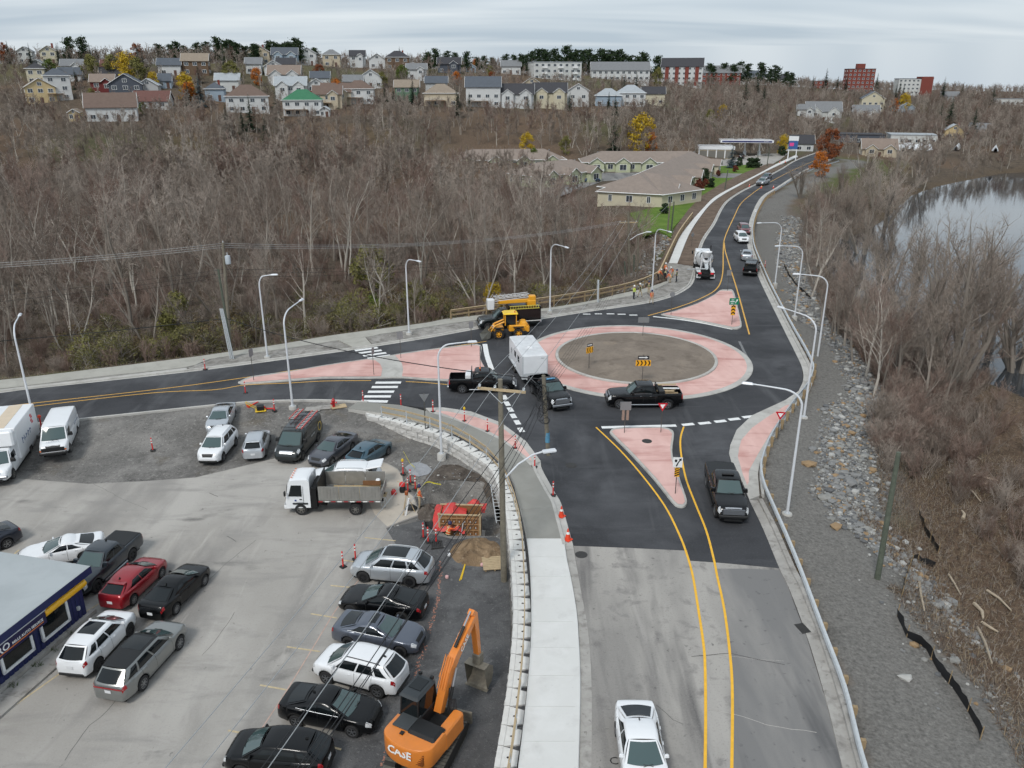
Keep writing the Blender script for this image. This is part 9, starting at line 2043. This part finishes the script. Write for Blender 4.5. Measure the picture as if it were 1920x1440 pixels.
for i in range(120):
 px=rs2.choice((rs2.uniform(0,420),rs2.uniform(500,900),rs2.uniform(0,1150)));t_=gz(px,float(np.interp(px,[q[0] for q in PX_WALK_OUT[:14]],[q[1] for q in PX_WALK_OUT[:14]])));x,y=t_.x*1.0+rs2.uniform(-1,1),t_.y+rs2.triangular(3,22,6)
 k=rs2.randrange(4);lab=('olive leafy shrub','green leafy shrub','pale olive leafy shrub','brownish leafy shrub')[k]+' under the bare trees '+('behind the left road' if px<450 else ('behind the upper crosswalk' if px<800 else 'behind the timber fence'))
 plant('leafy_shrub',lab,'shrub',GSH[k],(x,y,th(x,y)),rs2.uniform(.55,1.2),'shrubs: '+lab)
SPR=[spruce(800+i,12,5.2,'spruce') for i in range(2)]+[spruce(805,12,6.0,'blue')];PIN=[pine(810+i,16,12.5) for i in range(3)]
def pxtree(px,py_top,py_base,kind,protoH,proto,label,cat='tree',name='conifer_tree',grp=None):
 p=at(px,py_base);Zd=p.y*CP+(CAM_H-p.z)*SP;h=(py_base-py_top)*Zd/F_PX*(1.25 if name=='conifer_tree' else 1.06);plant(name,label,cat,proto,p,h/protoH,grp)
for i,(x,t,b_,k,lab) in enumerate(((377,152,200,2,'pale blue spruce between the houses'),(355,160,200,0,'dark spruce left of the blue spruce'),(20,86,120,1,'dark spruce at the top left edge'),(112,90,122,0,'slim dark spruce near the top left'),(173,90,125,1,'broad dark spruce near the top left'),(133,95,122,0,'short dark spruce right of the slim one'),(472,190,245,1,'dark spruce rising from the woods at centre left'),(500,225,278,0,'dark spruce deep in the woods'),(520,180,225,1,'spruce left of the green roofed house'),(458,215,262,0,'tall narrow spruce in front of the brown hip roof'),(428,205,258,1,'spruce at the wood edge below the brown hip roof'),(632,192,205,0,'small spruce before the tan gabled house'),(786,165,197,0,'dark green spruce right of the green house'),(880,180,208,1,'green spruce before the tall white house'),(722,165,190,0,'dark spruce left of the green house'),(738,168,192,1,'second dark spruce left of the green house'),(755,155,185,0,'dark spruce above the green house'),(650,160,178,0,'small spruce on the mid slope'),(1141,178,204,0,'small spruce in front of the pale blue house'),(1150,230,285,1,'dark spruce behind the sage bungalow row'),(1068,178,208,0,'spruce right of the cream gabled house'),(1430,165,205,0,'dark spruce on the right slope'),(1395,160,210,1,'dark spruce left of its neighbour on the right slope'),(1418,150,190,0,'tall spruce below the slate block'),(1490,215,245,0,'spruce left of the far townhouses'),(1675,168,205,1,'dark spruce by the far yellow tree'),(1775,195,255,0,'large dark spruce at far right'),(1822,210,255,1,'dark spruce right of the yellow riverside house'),(1760,200,240,0,'dark spruce behind the yellow riverside house'),(1371,276,315,2,'blue spruce on the bungalow lawn'),(1690,165,195,0,'spruce above the far yellow tree'))):
 pxtree(x,t,b_,0,12,SPR[k],lab)
rp_=random.Random(5)
for i in range(34):
 x,b_=rp_.uniform(5,1240),rp_.uniform(118,222);lab='dark evergreen among hillside houses '+('at the far left' if x<300 else ('left of the middle' if x<620 else ('in the middle' if x<930 else 'at the right end of the row')))+(' near the ridge' if b_<160 else ' by the woods')
 p=at(x,b_)
 if np.any((HX-p.x)**2+(HYY-p.y)**2<(HRR+1)**2):continue
 plant('conifer_tree',lab,'tree',SPR[i % 2],p,rp_.uniform(.55,.95),'evergreens: '+lab)
pine_spots=[(130+22*k+rp_.uniform(-4,4),72+rp_.uniform(0,6),112) for k in range(2)]+[(300+15*k+rp_.uniform(-5,5),92-k*.35+rp_.uniform(-4,5),118) for k in range(20)]+[(405+12*k+rp_.uniform(-4,4),80+rp_.uniform(-2,6),112) for k in range(14)]+[(800+18*k+rp_.uniform(-5,5),112-k*.6+rp_.uniform(-4,6),140) for k in range(10)]+[(975+11*k+rp_.uniform(-4,4),98-5*math.sin(k/20*3.1)+rp_.uniform(-4,6),142) for k in range(22)]+[(1215+16*k+rp_.uniform(-6,6),112+k*1.1+rp_.uniform(-5,6),152) for k in range(18)]+[(1510+20*k+rp_.uniform(-6,6),128+k*1.5+rp_.uniform(-4,6),165) for k in range(20) if rp_.random()<.5]
for i,(x,t,b_) in enumerate(pine_spots):
 wh='at the top left of the ridge' if x<290 else ('on the ridge left of the middle' if x<640 else ('on the ridge in the middle' if x<960 else ('in the dense pine stand behind the apartment block' if x<1212 else ('behind the brick blocks' if x<1505 else 'on the far right skyline'))))
 p=at(x,b_);Y_=min(p.y,620);Y_=min(Y_,470 if x<960 else 600);q=depth_at(x,t,Y_+rp_.uniform(6,30));zt_=th(q.x,q.y);h=max(9,min(24,q.z-zt_+1.5));plant('pine_tree',('dark pine tree ' if x<1505 else 'dark evergreen tree ')+wh,'tree',PIN[i % 3] if x<1505 else SPR[i % 2],(q.x,q.y,zt_),h/(16 if x<1505 else 13)*rp_.uniform(.72,1.12),'pines: '+wh)
LT={k:[leafy(900+j*7+len(k),9,7,2600,.28,k,.10,42) for j in range(2)] for k in ('yellow','orange','rust','green','olive')}
for i,(x,t,b_,k,lab) in enumerate(((240,108,160,'yellow','large yellow green tree behind the slate blue house'),(262,118,165,'olive','olive tree right of the large yellow tree'),(215,110,150,'olive','olive tree left of the large yellow tree'),(290,140,168,'yellow','bright yellow small tree beside the slate blue house'),(350,145,190,'yellow','yellow tree left of the dark spruce'),(358,160,195,'orange','orange tree beside the dark spruce'),(175,110,150,'olive','tall olive tree above the dark red house'),(97,118,155,'green','dense green tree right of the cream house'),(175,170,195,'olive','low green bush left of the slate blue house'),(10,75,108,'rust','rust coloured tree at the top left corner'),(437,122,165,'olive','green yellow tree below the ridge'),(483,132,160,'orange','orange brown tree below the ridge'),(600,125,155,'rust','rust tree under the ridge houses'),(632,155,192,'orange','orange tree by the white slope house'),(260,85,118,'rust','rust brown tree on the ridge at left'),(856,138,160,'orange','orange tree right of the dark gabled house'),(891,112,132,'orange','orange tree among the ridge pines'),(920,128,150,'olive','pale olive tree left of the apartment block'),(921,138,162,'rust','rust tree below the pale olive tree'),(717,140,165,'olive','olive tree on the mid slope'),(754,128,160,'green','green tree above the white slope house'),(1201,225,288,'yellow','yellow green tree behind the bungalows'),(1218,255,290,'orange','orange bush right of the yellow green tree'),(988,255,292,'yellow','yellow green bush at the wood edge behind the bungalows'),(1232,132,160,'olive','olive tree left of the brick blocks'),(1354,200,222,'yellow','small yellow tree on the right slope'),(1693,180,210,'yellow','yellow tree beside the far pale blue house'),(1675,188,210,'orange','orange tree left of the far yellow tree'),(1553,248,300,'rust','large rust red tree by the far road bend'),(1535,290,332,'orange','bright orange tree beside the far road'),(1466,258,290,'yellow','yellow tree behind the pylon sign'),(1060,260,290,'olive','olive bush behind the sage bungalow row'),(1330,210,240,'olive','olive bush on the right slope'),(705,555,600,'green','green bush at the wood edge behind the lamp'),(780,530,590,'olive','green olive tree behind the road lamp'),(925,535,585,'yellow','yellow leafed sapling by the timber fence'),(700,470,560,'olive','olive young tree in the woods'),(340,558,640,'olive','olive young tree behind the transformer pole'),(1000,280,300,'green','green bush behind the bungalow roofs'),(270,195,215,'green','green bush right of the long bungalow'))):
 pxtree(x,t,b_,0,9,LT[k][i % 2],lab,name='leafy_tree')
HB=[leafy(960+i,2.2,2.0,1100,.17,('dark','redbush','hedge')[i],.12,34) for i in range(3)]
for i,(x,y,s,k,lab) in enumerate(((1246,401,1.0,0,'dark clipped bush at the corner of the nearest bungalow'),(1279,380,1.3,1,'round dark red bush on the lawn'),(1291,362,1.0,2,'brown bush by the bungalow wall'),(1296,372,.8,1,'small brown bush in front of the bungalow wall'),(1310,358,1.3,1,'large round plum bush on the lawn'),(1322,352,1.0,1,'low red bush right of the plum bush'),(1333,352,1.1,0,'upright dark bush at the end of the red bush'),(1318,340,1.6,0,'tall dark cedar by the bungalow'),(1325,333,1.2,0,'small dark cedar farther along the bungalow'),(1378,323,.9,1,'low red bush on the far lawn'),(1405,315,1.4,0,'left cedar of the far lawn hedge'),(1412,315,1.4,0,'middle cedar of the far lawn hedge'),(1419,315,1.4,0,'right cedar of the far lawn hedge'),(1385,312,1.2,0,'cedar beside the blue spruce'),(1346,331,.8,1,'red bush by the shared driveway'),(1466,292,1.6,0,'dark round bush by the forecourt'))):
 plant('garden_bush',lab,'bush',HB[k],at(x,y),s)
def litter(name,label,cat,n_,area,zf,hmin,hmax,cols,flat=.4,seed=3):
 R=np.random.default_rng(seed);xs_,ys_=area(R,n_);zs_=zf(xs_,ys_);k=len(xs_);a=R.uniform(0,6.283,k);L=R.uniform(hmin,hmax,k);inc=np.where(R.random(k)<flat,R.uniform(0,.25,k),R.uniform(.4,1.3,k));w_=R.uniform(.008,.022,k)
 P0=np.stack([xs_-w_*np.sin(a),ys_+w_*np.cos(a),zs_+.01],1);P1=np.stack([xs_+w_*np.sin(a),ys_-w_*np.cos(a),zs_+.01],1);P2=np.stack([xs_+L*np.cos(inc)*np.cos(a),ys_+L*np.cos(inc)*np.sin(a),zs_+L*np.sin(inc)+.03],1)
 V=np.stack([P0,P1,P2],1).reshape(-1,3);me_=bpy.data.meshes.new(name);me_.vertices.add(k*3);me_.vertices.foreach_set('co',V.ravel());me_.loops.add(k*3);me_.loops.foreach_set('vertex_index',np.arange(k*3,dtype=np.int32));me_.polygons.add(k);me_.polygons.foreach_set('loop_start',np.arange(0,k*3,3,dtype=np.int32));me_.polygons.foreach_set('loop_total',np.full(k,3,dtype=np.int32));mi=R.choice(len(cols),k).astype(np.int32);me_.polygons.foreach_set('material_index',mi)
 for c_ in cols:me_.materials.append(c_)
 me_.update();me_.validate();o=link(name,me_);o['kind']='stuff';o['label']=label;o['category']=cat;return o
DG=[mat('dead_grass_tan',(138,122,99),.95),mat('dead_grass_brown',(102,83,68),.95),mat('dead_grass_dark',(74,62,53),.95),mat('dead_stick_grey',(146,138,128),.95),mat('green_blade',(96,108,52),.9)]
def bank(R,n_):
 y=R.choice([0,1],n_);y=np.where(y==0,R.uniform(24,60,n_),R.uniform(40,150,n_));sh_=np.interp(y,[20,30,36,45,60,75,100,140,200],[7.0,6.5,5.0,4.0,3.2,3.0,3.0,4.5,6]);x=np.interp(y,GY_,GX_)+sh_+np.where(y>48,5.0,np.where(y>38,1.8,.2))+np.abs(R.normal(0,9,n_));m=~inside(x,y,RIVER);return x[m],y[m]
litter('dry_grass','flattened brown dead grass and sticks covering the river bank','grass',90000,bank,terrain,.15,.7,[DG[0],DG[1],DG[1],DG[2],DG[3]],.55)
def woodsedge(R,n_):
 x=R.uniform(-70,26,n_);y=R.uniform(64,125,n_);m=~inside(x,y,BUILT) & (seg_dist(x,y,WALK_OUT)>.4) & (seg_dist(x,y,WALK_OUT)<40);return x[m],y[m]
litter('forest_litter','brown leaf litter and fallen sticks on the floor of the woods','litter',60000,woodsedge,terrain,.15,.9,[DG[1],DG[2],DG[0],DG[3],DG[4]],.6,5)
